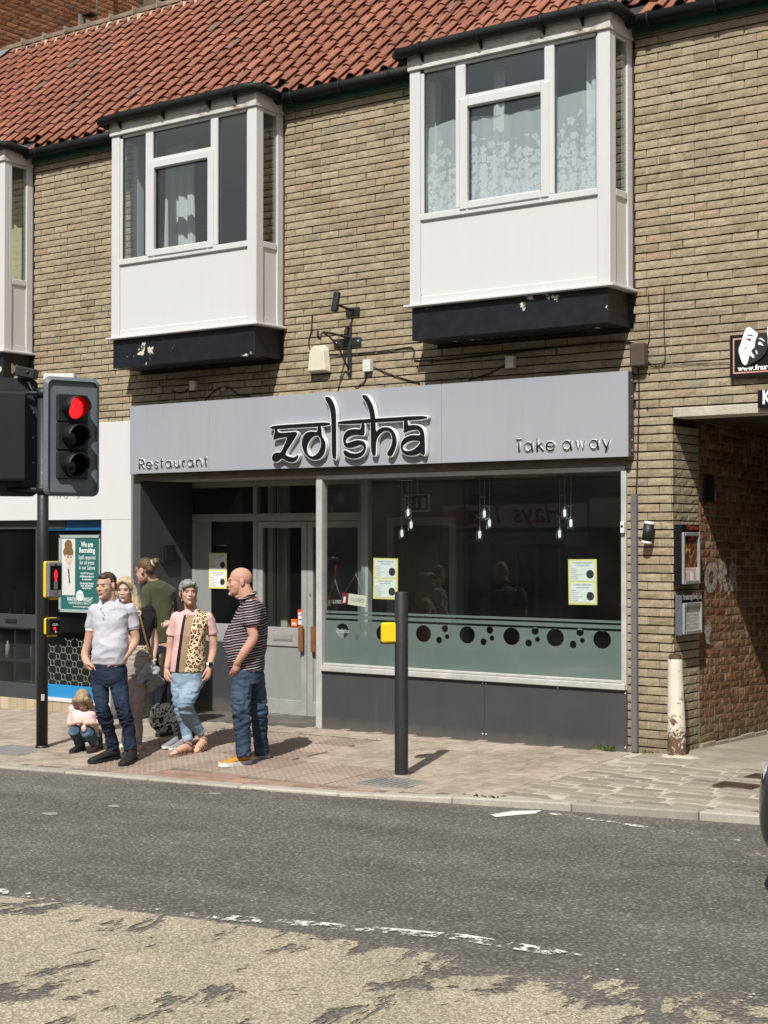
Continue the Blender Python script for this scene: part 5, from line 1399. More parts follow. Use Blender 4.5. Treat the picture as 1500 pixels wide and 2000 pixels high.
cxp = -W*.60
def ell(cx, cz, rx, rz, mat, y, nm): MB().prism(ellipse_pts(cx, cz, rx, rz, 20), y, y+.0005).build(nm, mat, pc)
SKINP = plain("print_skin", (.66,.50,.44), .6); HAIRP = plain("print_hair", (.22,.11,.045), .6, .5, 40); EYEP = plain("print_eye", (.04,.03,.03), .6); LIPP = plain("print_lip", (.45,.16,.16), .6)
ell(cxp, H*.78, W*.20, H*.16, HAIRP, .0003, "print_hair"); ell(cxp, H*.60, W*.27, H*.16, HAIRP, -.0003, "print_hair")
ell(cxp+W*.03, H*.42, W*.19, H*.20, SKINP, -.0009, "print_face"); ell(cxp+W*.03, H*.57, W*.2, H*.07, HAIRP, -.0014, "print_fringe")
ell(cxp-W*.02, H*.46, W*.055, H*.02, EYEP, -.0015, "print_eye"); ell(cxp+W*.14, H*.46, W*.05, H*.02, EYEP, -.0015, "print_eye"); ell(cxp+W*.05, H*.29, W*.045, H*.014, LIPP, -.0015, "print_lips")
MB().prism([(cxp-W*.05,H*.25),(cxp+W*.12,H*.25),(cxp+W*.08,0),(cxp+W*.05,-H*.28),(cxp,0)], -.0004, .0002).build("print_neck", SKINP, pc)
MB().prism([(cxp-W*.02,H*.13),(cxp+W*.05,H*.13),(cxp+W*.10,-H*.25),(cxp+W*.05,-H*.30)], -.0012, -.0007).build("print_lapel", EYEP, pc)
VW = plain("poster_white_ink", (.78,.82,.80), .5, 0, 5, 0)
tt = []; cx_ = W*.36
for (s_, sz, z, off_) in (("We are", .105, .745, .0022), ("Recruiting", .105, .585, .0022), ("Staff required", .085, .40, 0), ("for all areas", .085, .26, 0), ("in our Salons", .085, .12, 0), ("Call 01977 797 or email", .036, -.01, .0008), ("info@watkinswright.co.uk", .036, -.09, .0008), ("for further details", .036, -.17, .0008), ("Knaresborough  Harrogate", .034, -.28, .0008), ("Stylists  Nail Technicians", .034, -.345, .0008), ("Beauty Therapists", .034, -.41, .0008)):
    tt.append(text2d("lettering", s_, sz*H*2/.82*.8, VW, rp, face_front(cx_, .0028, z*H), align='CENTER', offset=off_, sx=.74))
tt.append(text2d("lettering", "WATKINS WRIGHT", .066, VW, rp, face_front(0, .0028, -H*.76), align='CENTER', sx=.74, offset=.001)); tt.append(text2d("lettering", "HAIRDRESSING & BEAUTY", .036, VW, rp, face_front(0, .0028, -H*.84), align='CENTER', sx=.9)); tt.append(text2d("lettering", "www.watkinswright.co.uk", .032, VW, rp, face_front(W*.05, .0028, -H*.93), align='CENTER', sx=.8))
join_into(tt[0], tt[1:])['kind'] = 'stuff'
MB().prism(ellipse_pts(W*.0, -H*.60, W*.19, W*.19, 24), .0022, .0035).build("round_logo", VW, rp); text2d("logo_letters", "WW", .05, GREYI, rp, face_front(0, .0012, -H*.62), align='CENTER')
# leftover letters on the white fascia under the signal head
text2d("fascia_letters", "ING  S", .11, plain("faded_letter", (.30,.32,.33), .6), sal, face_front(fac(104,976,-.05)[0], -.0535, fac(104,974,-.05)[1]), sx=1.0, spacing=1.5)
# ================================================================== things fixed to the wall
CREAMPL = plain("cream_plastic", (.66,.62,.47), .5, .1, 6, .03, dirt=.15); WPL = plain("white_plastic", (.68,.68,.64), .5, .08, 6, .03, dirt=.15); GPL = plain("grey_plastic", (.33,.34,.34), .5, .1, 6, .03)
BRPL = plain("brown_plastic", (.085,.058,.045), .55, .12, 6, .05); CABLE = plain("black_cable", (.012,.012,.012), .6, .2, 5, 0); IRONB = plain("wrought_iron", (.02,.021,.023), .55, .25, 14, .15)
# alarm bell box
x0, zt = fac(603, 676, -.04); x1, zb_ = fac(643, 727, -.04); cx = (x0+x1)/2
o = MB(); hw = (x1-x0)/2; hh = zt-zb_
pr = [(-hw,0),(hw,0),(hw,.18*hh),(hw*.82,hh*.8),(hw*.66,hh*.95),(hw*.4,hh),(-hw*.4,hh),(-hw*.66,hh*.95),(-hw*.82,hh*.8),(-hw,.18*hh)]
fr_ = [(cx+a*.80, -.085, zb_+.02+b*.86) for a, b in pr]; bk = [(cx+a, -.012, zb_+b) for a, b in pr]; n = len(pr)
o.add(fr_+bk, [tuple(range(n)), tuple(range(2*n-1,n-1,-1))]+[(i,(i+1)%n,(i+1)%n+n,i+n) for i in range(n)])
o = o.build("alarm_box", CREAMPL, bev=.006); tag(o, "cream tapered burglar alarm box on the brick wall above the sign", "alarm box")
# wrought iron hanging bracket
bxx, bzz = fac(683, 668, -.01)
br = empty("hanging_bracket", (bxx, 0, bzz), "black wrought iron hanging sign bracket with a hook, fixed to the bricks", "bracket")
MB().box(-.022, .022, -.022, -.004, fac(683,735,-.01)[1]-bzz, fac(683,640,-.01)[1]-bzz).build("upright", IRONB, br, bev=.003)
MB().box(-.20, .14, -.018, -.003, -.04, .04).build("wall_plate", IRONB, br, bev=.004)
MB().tube([(0,-.015,.035),(0,-.25,.055),(0,-.42,.052),(0,-.46,.035),(0,-.468,.0),(0,-.485,-.02),(0,-.51,-.01),(0,-.515,.03),(0,-.515,.06)], .011, 8).build("hook_arm", IRONB, br)
MB().tube([(0,-.015,-.28),(0,-.09,-.2),(0,-.2,-.06),(0,-.33,.015),(0,-.42,.045)], .009, 8).build("brace", IRONB, br)
for dz in (.14, -.30):
    MB().lathe([(0,-.03),(.02,-.03),(.024,-.02),(.024,-.004)], (0,0,dz), 10, 'y').build("bolt_head", IRONB, br)
for dx in (-.16,.11): MB().lathe([(0,-.026),(.012,-.026),(.013,-.018)], (dx,0,0), 8, 'y').build("bolt", STEEL, br)
# small floodlight on an arm
wx, wz = fac(697, 607, 0)
fl_ = empty("floodlight", (wx, 0, wz), "small black floodlight on a wall arm above the hanging bracket", "floodlight")
MB().box(-.13, .04, -.014, -.002, -.045, .035).build("wall_plate", BLKM, fl_, bev=.003)
MB().tube([(-.03,-.012,.0),(-.03,-.16,.015),(-.03,-.27,.03)], .014, 8).build("arm", BLKM, fl_)
MB().obox((-.03,-.30,.055), .06, .055, .20, Matrix.Rotation(R(-14),3,'X')).build("lamp_head", BLKM, fl_, bev=.008)
# little junction boxes
def jbox(px, py, w, h, mat, label, d=.05, round_=False):
    x, z = fac(px, py, -.03)
    if round_: o = MB().lathe([(0,-.045),(w*.8,-.043),(w,-.03),(w,0)], (x,0,z), 18, 'y').build("junction_box", mat)
    else: o = MB().box(x-w, x+w, -d, -.001, z-h, z+h).m(1).box(x-w*.5, x+w*.5, -d-.003, -d, z-h*.15, z+h*.15).build("junction_box", [mat, mat], bev=.004)
    return tag(o, label, "junction box")
jbox(718, 714, .047, .058, WPL, "white square junction box beside the foot of the hanging bracket")
jbox(997, 707, .045, .055, WPL, "white square junction box under the bay with lace curtains")
jbox(377, 753, .038, .050, WPL, "white square junction box in the shade under the bay without nets")
jbox(436, 761, .028, .03, GPL, "small round grey box in the shade just above the sign", round_=True)
jbox(311, 761, .04, .04, GPL, "round grey fitting in the shade at the left end of the sign", round_=True)
x, z = fac(1248, 693, -.05)
o = MB().box(x-.068, x+.068, -.10, -.001, z-.105, z+.10).build("junction_box", BRPL, bev=.012); tag(o, "brown plastic junction box on the bricks right of the sign", "junction box")
# cables clipped along the wall
def cable(pts, label, r=.006, y=-.009, smooth=True):
    P3 = []
    for (px, py) in pts:
        X, Z = fac(px, py, y); P3.append(Vector((X, y, Z)))
    if smooth:
        Q = []
        for i in range(len(P3)-1):
            p0, p1, p2, p3 = P3[max(i-1,0)], P3[i], P3[i+1], P3[min(i+2,len(P3)-1)]
            for k in range(5):
                u = k/5; Q.append(.5*((2*p1)+(-p0+p2)*u+(2*p0-5*p1+4*p2-p3)*u*u+(-p0+3*p1-3*p2+p3)*u**3))
        P3 = Q+[P3[-1]]
    o = MB().tube(P3, r, 6).build("cable", CABLE); return tag(o, label, "cable", "cables on the brick wall")
cable([(610,613),(608,645),(603,668),(610,687),(640,692),(700,690),(760,684),(805,679),(808,698),(815,704),(860,703)], "black cable running from beside the alarm box across to the bay")
cable([(730,717),(760,730),(790,740),(820,748)], "black cable sagging from the white box by the bracket to the sign")
cable([(716,728),(712,745),(694,757)], "short black cable dropping from the white box to the sign")
cable([(840,706),(930,697),(1040,684),(1150,672),(1215,667),(1238,671)], "black cable under the bay leading to the brown box", r=.008)
cable([(988,712),(960,727),(935,736),(915,742)], "black cable from the shaded white box down to the sign")
cable([(335,762),(352,768),(372,757)], "short cable between two boxes in the shade")
cable([(400,782),(418,764),(430,757),(446,757),(465,770),(490,774)], "thin cable looping over the small round box")
cable([(1266,572),(1268,610),(1268,660),(1262,680)], "thin cable hanging below the white sill to the brown box", r=.004)
cable([(1297,562),(1297,640),(1299,700),(1290,715),(1270,710),(1262,698)], "thin cable looping from the bricks into the brown box", r=.0045)
cable([(1246,716),(1248,760),(1247,830),(1245,900),(1243,965)], "black cable dropping from the brown box down the pier", r=.006)
cable([(1262,718),(1330,712),(1425,708)], "thin grey cable along a course to the theatre sign", r=.003)
# trunking down the pier
x, z1 = fac(1239, 966, -.02); z0 = G(2.95, 0)+.0
tk = MB().box(x-.026, x+.026, -.042, -.001, z0, z1).box(x-.012, x+.012, -.046, -.042, z0+.01, z1-.01)
o = tk.build("cable_trunking", plain("grey_trunking", (.14,.145,.15), .5, .15, 4, .05), bev=.003); tag(o, "grey cable trunking running down the brick pier to the ground", "trunking")
# wall lamp
x, z = fac(1266, 1040, -.07)
wl = empty("wall_lamp", (x, -.075, z), "black tubular wall light with white ends on the brick pier", "wall light"); wl.rotation_euler = (0, R(9), 0)
MB().cyl((0,0,-.07),(0,0,.07), .045, 20).build("body", BLKM, wl)
for s_ in (-1,1): MB().cyl((0,0,s_*.071),(0,0,s_*.095), .044, 20).build("end_cap", WHITEA, wl, bev=.004)
MB().box(-.02,.02,.02,.072,-.03,.03).build("mount", BLKM, wl); MB().tube([(-.02,.05,-.03),(-.07,.05,-.06),(-.11,.06,-.055)], .004, 5).build("lead", CABLE, wl)
# tiny sensor on the window post
x, z = fac(1217, 1030, -.03); o = MB().box(x-.016, x+.02, -.055, -.021, z-.05, z+.05).m(1).lathe([(0,-.062),(.011,-.062),(.012,-.055)], (x+.002,0,z+.01), 10, 'y').build("door_sensor", [WPL, BLKM], bev=.003); tag(o, "small white sensor on the right window post", "sensor")
# notice boards on the pier's return face
def m_print(name, cols, sc):
    t = NT(name); p = t.pos(); n = t.noise(p, sc, 4, .6, .8); t.color(t.ramp(n, cols)); t.set(rough=.5); return t.mat
PRINT1 = m_print("theatre_print", [(.35,(.035,.015,.012)),(.5,(.16,.055,.02)),(.6,(.5,.25,.06)),(.68,(.6,.5,.35))], 14)
BX = 3.247
def board(pl, pr, pt_, pb, depth, side_mat, label, kind):
    xf = BX+depth
    y0, zt0 = xpl(pl, pt_, xf); y1, _ = xpl(pr, pt_, xf); _, zb0 = xpl(pl, pb, xf)
    e = empty("notice_board", (BX, (y0+y1)/2, (zt0+zb0)/2), label, "notice board"); W = (y1-y0)/2; H = (zt0-zb0)/2
    M3 = Matrix(((0,0,1,0),(1,0,0,0),(0,1,0,0),(0,0,0,1)))      # local x->Y, y->Z, z->X
    MB().box(0, depth-.012, -W, W, -H, H).build("case", side_mat, e, bev=.003)
    hz = H*.74 if kind == 1 else H*.62
    f = MB(); d0, d1 = depth-.0115, depth+.012
    f.box(d0, d1, -W, -W+.032, -H+.01, hz).box(d0, d1, W-.032, W, -H+.01, hz).box(d0, d1, -W+.032, W-.032, hz-.032, hz).box(d0, d1, -W+.032, W-.032, -H+.01, -H+.042)
    f.build("aluminium_frame", plain("brushed_aluminium", (.55,.56,.55), .35, .1, 6, .03, metal=.6), e, bev=.006)
    MB().box(d0, depth-.002, -W, W, hz+.001, H).build("header", BLACK, e)
    def TX(s_, size, y, z, mat, sx=.8, al='CENTER'): return text2d("lettering", s_, size, mat, e, Matrix.Translation((depth+.0005 if z > hz else depth-.0005, y, z)) @ M3, align=al, sx=sx)
    if kind == 1:
        MB().box(d0, depth-.006, -W+.032, W-.032, -H+.042, hz-.032).build("sheet", PRINT1, e)
        MB().box(depth-.0055, depth-.004, -W+.034, W-.034, -H+.044, -H*.42).build("text_panel", PW_, e)
        MB().box(depth-.0055, depth-.004, -W+.034, W-.034, hz*.52, hz-.034).build("title_panel", plain("dark_print", (.03,.018,.018), .5), e)
        tt = [TX("frazer", .075, -W*.1, hz+(H-hz)*.35, plain("orange_letter", (.62,.12,.05), .5)), TX("theatre", .06, W*.62, hz+(H-hz)*.35, WHITEA, .6), TX("Cilla", .10, 0, hz*.64, plain("cream_letter", (.6,.52,.42), .5), .7), TX("THE MUSICAL", .042, 0, -H*.53, INK, .8)]
        for k in range(4): tt += [TX("tues 24 may", .032, -W*.42, -H*(.62+.07*k), GREYI, .6), TX("7.30 pm", .032, W*.45, -H*(.62+.07*k), GREYI, .6)]
    else:
        MB().box(d0, depth-.006, -W+.032, W-.032, -H+.042, hz-.032).build("sheet", plain("grey_sheet", (.42,.42,.39), .5, .06), e)
        tt = [TX("Knaresborough Bowling Club", .075, 0, hz+(H-hz)*.42, WHITEA, .42)]
        for k, s_ in enumerate(("Notice", "opening times", "annual meeting", "members", "fixtures", "contact the secretary", "enquiries")): tt.append(TX(s_, .034, 0, hz*.55-k*H*.155, INK, .9))
    tt[0] = join_into(tt[0], tt[1:]); tt[0]['kind'] = 'stuff'
board(1333, 1366, 1024, 1144, .085, BLACK, "tall black notice board with a theatre poster in a silver frame on the pier", 1)
board(1334, 1370, 1163, 1242, .075, plain("blue_grey_case", (.10,.115,.135), .45), "short notice board with a plain grey sheet below the theatre poster board", 2)
# theatre sign above the passage
fx0, fz1 = fac(1425, 655, -.05); _, fz0 = fac(1425, 738, -.05)
ts_ = empty("theatre_sign", (fx0, 0, fz0), "black theatre sign with pink border and white masks above the passage", "sign")
WS, HS = 2.3, fz1-fz0
MB().box(0, WS, -.05, -.002, 0, HS).build("board", BLACK, ts_, bev=.004)
PINKL = plain("pink_border", (.62,.30,.24), .5)
for (a,b,c,d) in ((.03,WS-.03,.03,.042),(.03,WS-.03,HS-.042,HS-.03),(.03,.042,.0425,HS-.0425),(WS-.042,WS-.03,.0425,HS-.0425)): MB().box(a,b,-.0525,-.0505,c,d).build("border_line", PINKL, ts_)
def mz(a, b): X_, Z_ = fac(1410+a/10, 620+b/10, -.065); return (X_-fx0, Z_-fz0)
MASKB = plain("mask_black", (.022,.023,.024), .5); 
def mk_shape(name, pts, mat, y, par, d=.004, it=2): return shape2d(name, [chaikin([mz(*q) for q in pts], it)], d, mat, par, face_front(0, y, 0))
face = [(480,190),(550,170),(620,240),(720,305),(800,300),(895,295),(900,560),(850,700),(760,800),(640,870),(540,930),(470,955),(410,920),(370,840),(340,740),(320,620),(370,500),(400,400),(430,280)]
m1 = mk_shape("mask_half", face, MASKB, -.060, ts_, .014)
wh = [(485,195),(550,178),(610,235),(720,312),(690,380),(655,470),(648,560),(640,600),(590,630),(575,670),(620,720),(645,780),(625,800),(580,770),(548,730),(530,800),(505,900),(470,935),(430,925),(390,870),(345,720),(325,625),(375,510),(405,410),(440,290)]
mk_shape("mask_half", wh, WHITEA, -.070, ts_, .004)
mk_shape("mask_brow", [(480,355),(540,335),(590,340),(630,375),(590,360),(540,350)], MASKB, -.0735, m1, .002); mk_shape("mask_eye", [(470,425),(530,410),(578,425),(570,455),(545,455),(510,430)], MASKB, -.0735, m1, .002); mk_shape("mask_crease", [(420,640),(470,595),(520,570),(470,605)], MASKB, -.0735, m1, .002, 1)
mk_shape("mask_brow", [(712,415),(760,395),(820,430),(855,490),(800,450),(750,425)], WHITEA, -.070, m1, .003); mk_shape("mask_eye", [(735,462),(790,500),(825,565),(760,540),(700,530)], WHITEA, -.070, m1, .003); mk_shape("mask_nose", [(655,630),(690,650),(705,700),(690,735),(668,690)], WHITEA, -.070, m1, .003)
# the second, weeping mask beside it
off = 560
wp = lambda pts: [(a+off, b) for a, b in pts]
m2 = mk_shape("mask_half", wp([(330,140),(420,120),(560,180),(700,170),(760,300),(740,520),(690,720),(600,880),(500,900),(420,800),(360,640),(320,400)]), WHITEA, -.060, ts_, .012)
mk_shape("mask_eye", wp([(420,420),(500,400),(520,450),(450,470)]), MASKB, -.067, m2, .002); mk_shape("mask_mouth", wp([(460,720),(540,640),(620,720),(540,690)]), MASKB, -.067, m2, .002)
text2d("lettering", "www.frazertheatre.co.uk", .056, WHITEA, ts_, face_front(mz(300,0)[0], -.0525, mz(0,1062)[1]), spacing=1.15, offset=.003)
kx, kz1 = fac(1480, 762, -.05); _, kz0 = fac(1480, 797, -.05)
ks = empty("street_name_sign", (kx, 0, kz0), "small black sign with white capital letters under the theatre sign", "sign")
MB().box(0, 1.4, -.055, -.002, 0, kz1-kz0).build("board", BLACK, ks, bev=.003)
text2d("lettering", "KNARESBOROUGH", .155, WHITEA, ks, face_front(.04, -.0575, .035), offset=.006, sx=.75)
# graffiti on the flank wall
GRAF = NT("white_spray_paint"); t_ = GRAF; p_ = t_.pos(obj=False); t_.color((.52,.50,.46)); t_.set(rough=.8, alpha=t_.ramp(t_.noise(p_, 24, 6, .75), [(.44, .5), (.58, .05)])); GRAF = t_.mat
def gz(a, b): y_, z_ = xpl(1350+a/10, 1000+b/10, 3.243); return (y_, z_)
MG = Matrix(((0,0,1,3.2465),(1,0,0,0),(0,1,0,0),(0,0,0,1)))
gl = []
gl.append(shape2d("graffiti", [chaikin([gz(*q) for q in [(290,1100),(330,1000),(400,980),(480,1000),(510,1100),(500,1300),(480,1450),(430,1560),(340,1590),(280,1500),(250,1300)]]), list(reversed(chaikin([gz(*q) for q in [(360,1150),(400,1130),(430,1200),(420,1380),(380,1450),(340,1400),(335,1250)]])))], .001, GRAF, None, MG))
gl.append(shape2d("g", [chaikin([gz(*q) for q in [(535,960),(620,950),(680,1000),(700,1120),(690,1200),(650,1260),(690,1400),(710,1560),(650,1560),(620,1400),(590,1330),(590,1550),(535,1550)]],1)], .001, GRAF, None, MG))
gl.append(shape2d("g", [chaikin([gz(*q) for q in [(735,990),(800,980),(860,1040),(885,1130),(850,1240),(890,1320),(880,1440),(830,1540),(745,1550)]],1)], .001, GRAF, None, MG))
gl.append(shape2d("g", [chaikin([gz(*q) for q in [(250,2260),(330,2060),(360,2230),(300,2240),(420,2180),(330,2520),(380,2590),(260,2560)]],1)], .001, GRAF, None, MG))
o = join_into(gl[0], gl[1:]); o['kind'] = 'stuff'; o['label'] = "white spray painted letters ORB on the red flank wall"; o['category'] = "graffiti"
# drilled holes in the bricks
HOLE = plain("drill_hole", (.004,.004,.004), .9); hm = []
for (px, py) in [(1311,180),(627,353),(167,370),(1266,687),(1268,730),(1264,796),(1356,966),(815,717)]:
    x, z = fac(px, py, -.004) if px != 1356 else (None, None)
    if x is not None: MB().cyl((x,-.0065,z),(x,-.001,z),.009,8).build("drill_hole", HOLE, wall_o)
# weeds at the foot of the wall
def weed(px, py, y, n, h, label):
    x, _ = fac(px, py, y); z = pave_z(x, y); rr = random.Random(px); m = MB()
    for i in range(n):
        a = rr.uniform(0, 6.28); L = h*rr.uniform(.5,1); dx, dy = math.cos(a)*L*.6, math.sin(a)*L*.3-.01; b = (x+rr.uniform(-.1,.1), y+rr.uniform(-.02,.01), z)
        w = .008; m.add([(b[0]-w,b[1],b[2]),(b[0]+w,b[1],b[2]),(b[0]+dx*.6+w*.8,b[1]+dy*.6,b[2]+L*.6),(b[0]+dx,b[1]+dy,b[2]+L*.7),(b[0]+dx*.6-w*.8,b[1]+dy*.6,b[2]+L*.6)], [(0,1,2,3,4)])
    o = m.build("weeds", plain("weed_leaf", (.09,.13,.03), .7, .3, 30)); o['kind'] = 'stuff'; tag(o, label, "weeds")
weed(1183, 1466, -.035, 46, .07, "small green weeds growing at the foot of the dark panel")
weed(1262, 1410, -.02, 10, .05, "tuft of moss low on the brick pier"); weed(950, 1578, -2.48, 20, .03, "dry grass tufts in the gutter by the kerb")

# ================================================================== other side of the street (seen only in the window reflections)
OY = -15.2
op = empty("opposite_building", (0, OY, 0), "row of shops across the street mirrored in the restaurant window", "building")
OSTONE = m_stone("opposite_stone", (.20,.185,.155), (.29,.265,.22), rnd=False, sc=3); OW = plain("opposite_white_sign", (.62,.62,.60), .5, .05, 2, 0); OD = plain("opposite_dark", (.02,.02,.022), .4, .1, 2, 0)
def vx(px): return facx(px, -OY+.066)
def vz(px, py): return fac(px, py, -OY+.066)[1]
ox0, ox1 = vx(868), vx(1150)
MB().box(-45, 25, -.5, -.05, 3.2, 6.4).build("upper_wall", OSTONE, op)
MB().box(-45, 25, -.6, -.1, -.3, 3.199).build("shop_wall", OD, op)
MB().prism([(-.5,6.4),(-3.5,8.0),(-6,6.4)], -45, 25, 'yz').build("roof", plain("opposite_slate", (.09,.09,.10), .8), op)
for i in range(14): MB().box(-42+4.6*i, -40.8+4.6*i, -.05, .0, 3.9, 5.4).build("window", OD, op)
zA1, zA0 = vz(1000, 984), vz(1000, 1031)
MB().box(ox0, ox1, -.1, .06, zA0, zA1).build("fascia", OW, op)
MT = lambda x, z, y=.065: Matrix(((-1,0,0,x),(0,0,1,y),(0,1,0,z),(0,0,0,1)))      # reads correctly from the street
NAVYT = plain("navy_letter", (.02,.025,.09), .5); REDT = plain("red_letter", (.35,.02,.02), .5)
text2d("fascia_letters", "Hays Travel", (zA1-zA0)*1.25, REDT, op, MT(vx(1108), zA0+.10), sx=1.0, shear=.2, offset=.004)
MB().cyl((vx(905), .06, (zA0+zA1)/2), (vx(905), .075, (zA0+zA1)/2), (zA1-zA0)*.45, 24).build("logo_disc", REDT, op)
zs1_, zs0_ = vz(1000, 1040), vz(1000, 1064)
MB().box(ox0, ox1, -.1, .05, zs0_, zs1_).build("strap_panel", plain("grey_strap", (.30,.30,.30), .5), op)
text2d("strapline", "Smile...nobody offers you more", (zs1_-zs0_)*.95, NAVYT, op, MT(vx(1105), zs0_+.06, .055), sx=1.02)
MB().box(ox1+.05, ox1+2.4, -.1, .06, zA0, zA1+.1).build("fascia", OW, op)
text2d("fascia_letters", "SUNBURN", (zA1-zA0)*.62, NAVYT, op, MT(ox1+2.2, zA0+.28), sx=.9, offset=.006); text2d("strapline", "Tropical Sunbeds", (zA1-zA0)*.36, NAVYT, op, MT(ox1+2.2, zA0+.06), sx=.8)
for a in (vx(1005), vx(1045), vx(1090)): MB().box(a, a+.05, -.1, -.03, .0, zs0_-.05).build("shop_mullion", plain("opposite_frame", (.25,.25,.25), .5), op)
MB().box(vx(880), vx(1000), -.1, -.04, .3, .34).build("shop_sill", plain("opposite_frame", (.25,.25,.25), .5), op)
sheet("opposite_pavement", [-45,-9,-.6,15,25], [-15.4,-11.2], lambda x, y: tiltx(x)+.02, plain("opposite_paving", (.26,.24,.2), .9, .2, 3, .1))
# ================================================================== street furniture
POLE = plain("dark_pole_paint", (.020,.021,.022), .5, .25, 4, .1, dirt=.25)
SIGB = plain("signal_black", (.012,.012,.013), .55, .2, 8, .06); BACKB = plain("grey_backing_board", (.125,.148,.168), .5, .15, 3, .05); BACKD = plain("backing_board_rear", (.018,.020,.022), .6, .2, 4, .06)
YEL = plain("yellow_plastic", (.80,.56,.015), .35, .05, 5, .02); GRYP = plain("grey_front", (.19,.185,.18), .5, .1, 8, .05)
LENS_R = NT("red_lens_lit"); t_ = LENS_R; v_ = t_.vor(t_.pos(), 85, rand=.15); t_.color((.4,.0,.0)); t_.b.inputs['Emission Color'].default_value = (1.0,.012,.014,1)
t_.l(t_.ramp(v_, [(.25, 3.2), (.6, 1.1)]), t_.b.inputs['Emission Strength']); t_.set(rough=.25); LENS_R = t_.mat; LENS_D = plain("dark_lens", (.006,.005,.005), .15, .1, 5, 0)
tx, ty, tz = on_pave(82, 1460)
tl = empty("traffic_light", (tx, ty, tz), "traffic light with red signal lit and grey backing board on a black pole", "traffic light")
PH_ = 3.42; pr_ = .054
MB().cyl((0,0,0),(0,0,PH_), pr_, 24).build("pole", POLE, tl)
MB().lathe([(pr_+.01,.0),(pr_+.008,.02),(pr_,.025)], (0,0,0), 24).build("pole_collar", POLE, tl)
MB().obox((.047,-.035,.48), .03, .006, .06, Matrix.Rotation(R(50),3,'Z')).build("sticker", plain("worn_sticker", (.5,.5,.48), .6), tl)
to_cam = Vector((CX-tx, CY-ty, 0)).normalized()
def yawed(v, deg):       # turn towards picture-right when positive
    return Matrix.Rotation(R(deg), 3, 'Z') @ v
def frame(fwd):          # columns: right (as seen from the front), up, out
    f = fwd.normalized(); up = Vector((0,0,1)); rt_ = up.cross(f); return Matrix((rt_, up, f)).transposed()
def rrect(w, h, r, n=5):
    P_ = []
    for (cx, cy, a0) in ((w/2-r,h/2-r,0),(-w/2+r,h/2-r,90),(-w/2+r,-h/2+r,180),(w/2-r,-h/2+r,270)):
        P_ += [(cx+r*math.cos(R(a0+90*i/n)), cy+r*math.sin(R(a0+90*i/n))) for i in range(n+1)]
    return P_
def head(fwd, c, lit, back, W=.56, H=1.10):
    Fm = frame(fwd); M4 = Matrix.Translation(c) @ Fm.to_4x4()
    T = lambda q: M4 @ Vector(q)
    hd = empty("signal_head", (0,0,0), parent=tl)
    # backing board with a folded rim
    o = shape2d("backing_board", [rrect(W, H, .07)], .006, back, hd, M4 @ Matrix.Translation((0,0,-.01)))
    rim = MB(); q = rrect(W-.004, H-.004, .07); q2 = rrect(W-.07, H-.07, .05); n = len(q)
    rim.add([T((a,b,-.004)) for a,b in q]+[T((a,b,.022)) for a,b in q2], [(i,(i+1)%n,(i+1)%n+n,i+n) for i in range(n)]); rim.build("board_rim", back, hd)
    MB().obox(T((0,0,-.10)), .30, .84, .17, Fm).build("housing", SIGB, hd, bev=.02)
    for k in range(3):
        MB().obox(T((0,.27-.27*k,.005)), .31, .262, .05, Fm).build("lamp_door", SIGB, hd, bev=.01)
    for k in range(3):
        cy = .27-.27*k; n = 28; vs = []; fs = []
        # hood: open tube, cut back underneath
        for i in range(n+1):
            a = 2*math.pi*i/n; lower = max(0, -math.sin(a)); L = .19-.13*lower**.8
            for (rr, zz) in ((.112,.03),(.108,.03+L),(.104,.03+L),(.106,.03)): vs.append(T((rr*math.cos(a), cy+rr*math.sin(a), zz)))
        for i in range(n):
            for j in range(4): fs.append((i*4+j, i*4+(j+1)%4, i*4+4+(j+1)%4, i*4+4+j))
        o = MB().add(vs, fs, True).build("hood", SIGB, hd)
        vs = [T((0,cy,.052))]; m_ = 6; fs = []
        for j in range(1, m_+1):
            rr = .102*j/m_; z = .03+.022*(1-(j/m_)**2)
            for i in range(n): vs.append(T((rr*math.cos(2*math.pi*i/n), cy+rr*math.sin(2*math.pi*i/n), z)))
        fs = [(0, 1+i, 1+(i+1)%n) for i in range(n)]
        for j in range(m_-1):
            for i in range(n): fs.append((1+j*n+i, 1+(j+1)*n+i, 1+(j+1)*n+(i+1)%n, 1+j*n+(i+1)%n))
        MB().add(vs, fs, True).build("lens", LENS_R if (k == 0 and lit) else LENS_D, hd)
    return hd, M4, Fm
scale_px = (1460-1053)/(CZ-tz)
zc = CZ - (853-1053)/scale_px
f1 = yawed(to_cam, 22); c1 = Vector((0,0,zc-tz)) + Vector((math.cos(YAW), math.sin(YAW), 0))*((140-84)/scale_px) + to_cam*.04
head(f1, c1, True, BACKB, .565, 1.13)
f2 = yawed(to_cam, 22+168); c2 = Vector((0,0,zc-tz)) - Vector((math.cos(YAW), math.sin(YAW), 0))*((84-14)/scale_px)
hd2, M2, F2 = head(f2, c2, False, BACKD, .565, 1.13)
m = MB(); 
for i in range(5):
    for s_ in (-1,1): m.obox(M2 @ Vector((s_*.24, -.48+.24*i, -.017)), .014, .014, .008, F2)
o = m.build("board_bolts", STEEL, hd2); o['kind'] = 'stuff'
rv = Vector((math.cos(YAW), math.sin(YAW), 0))
for z in (zc-tz+.42, zc-tz-.50):
    MB().tube([c2*1 + Vector((0,0,z-c2.z)), Vector((0,0,z)), c1 + Vector((0,0,z-c1.z)) - f1*.12], .02, 8).build("bracket_arm", SIGB, tl); MB().cyl((0,0,z-.04),(0,0,z+.04), pr_+.012, 20).build("clamp", SIGB, tl)
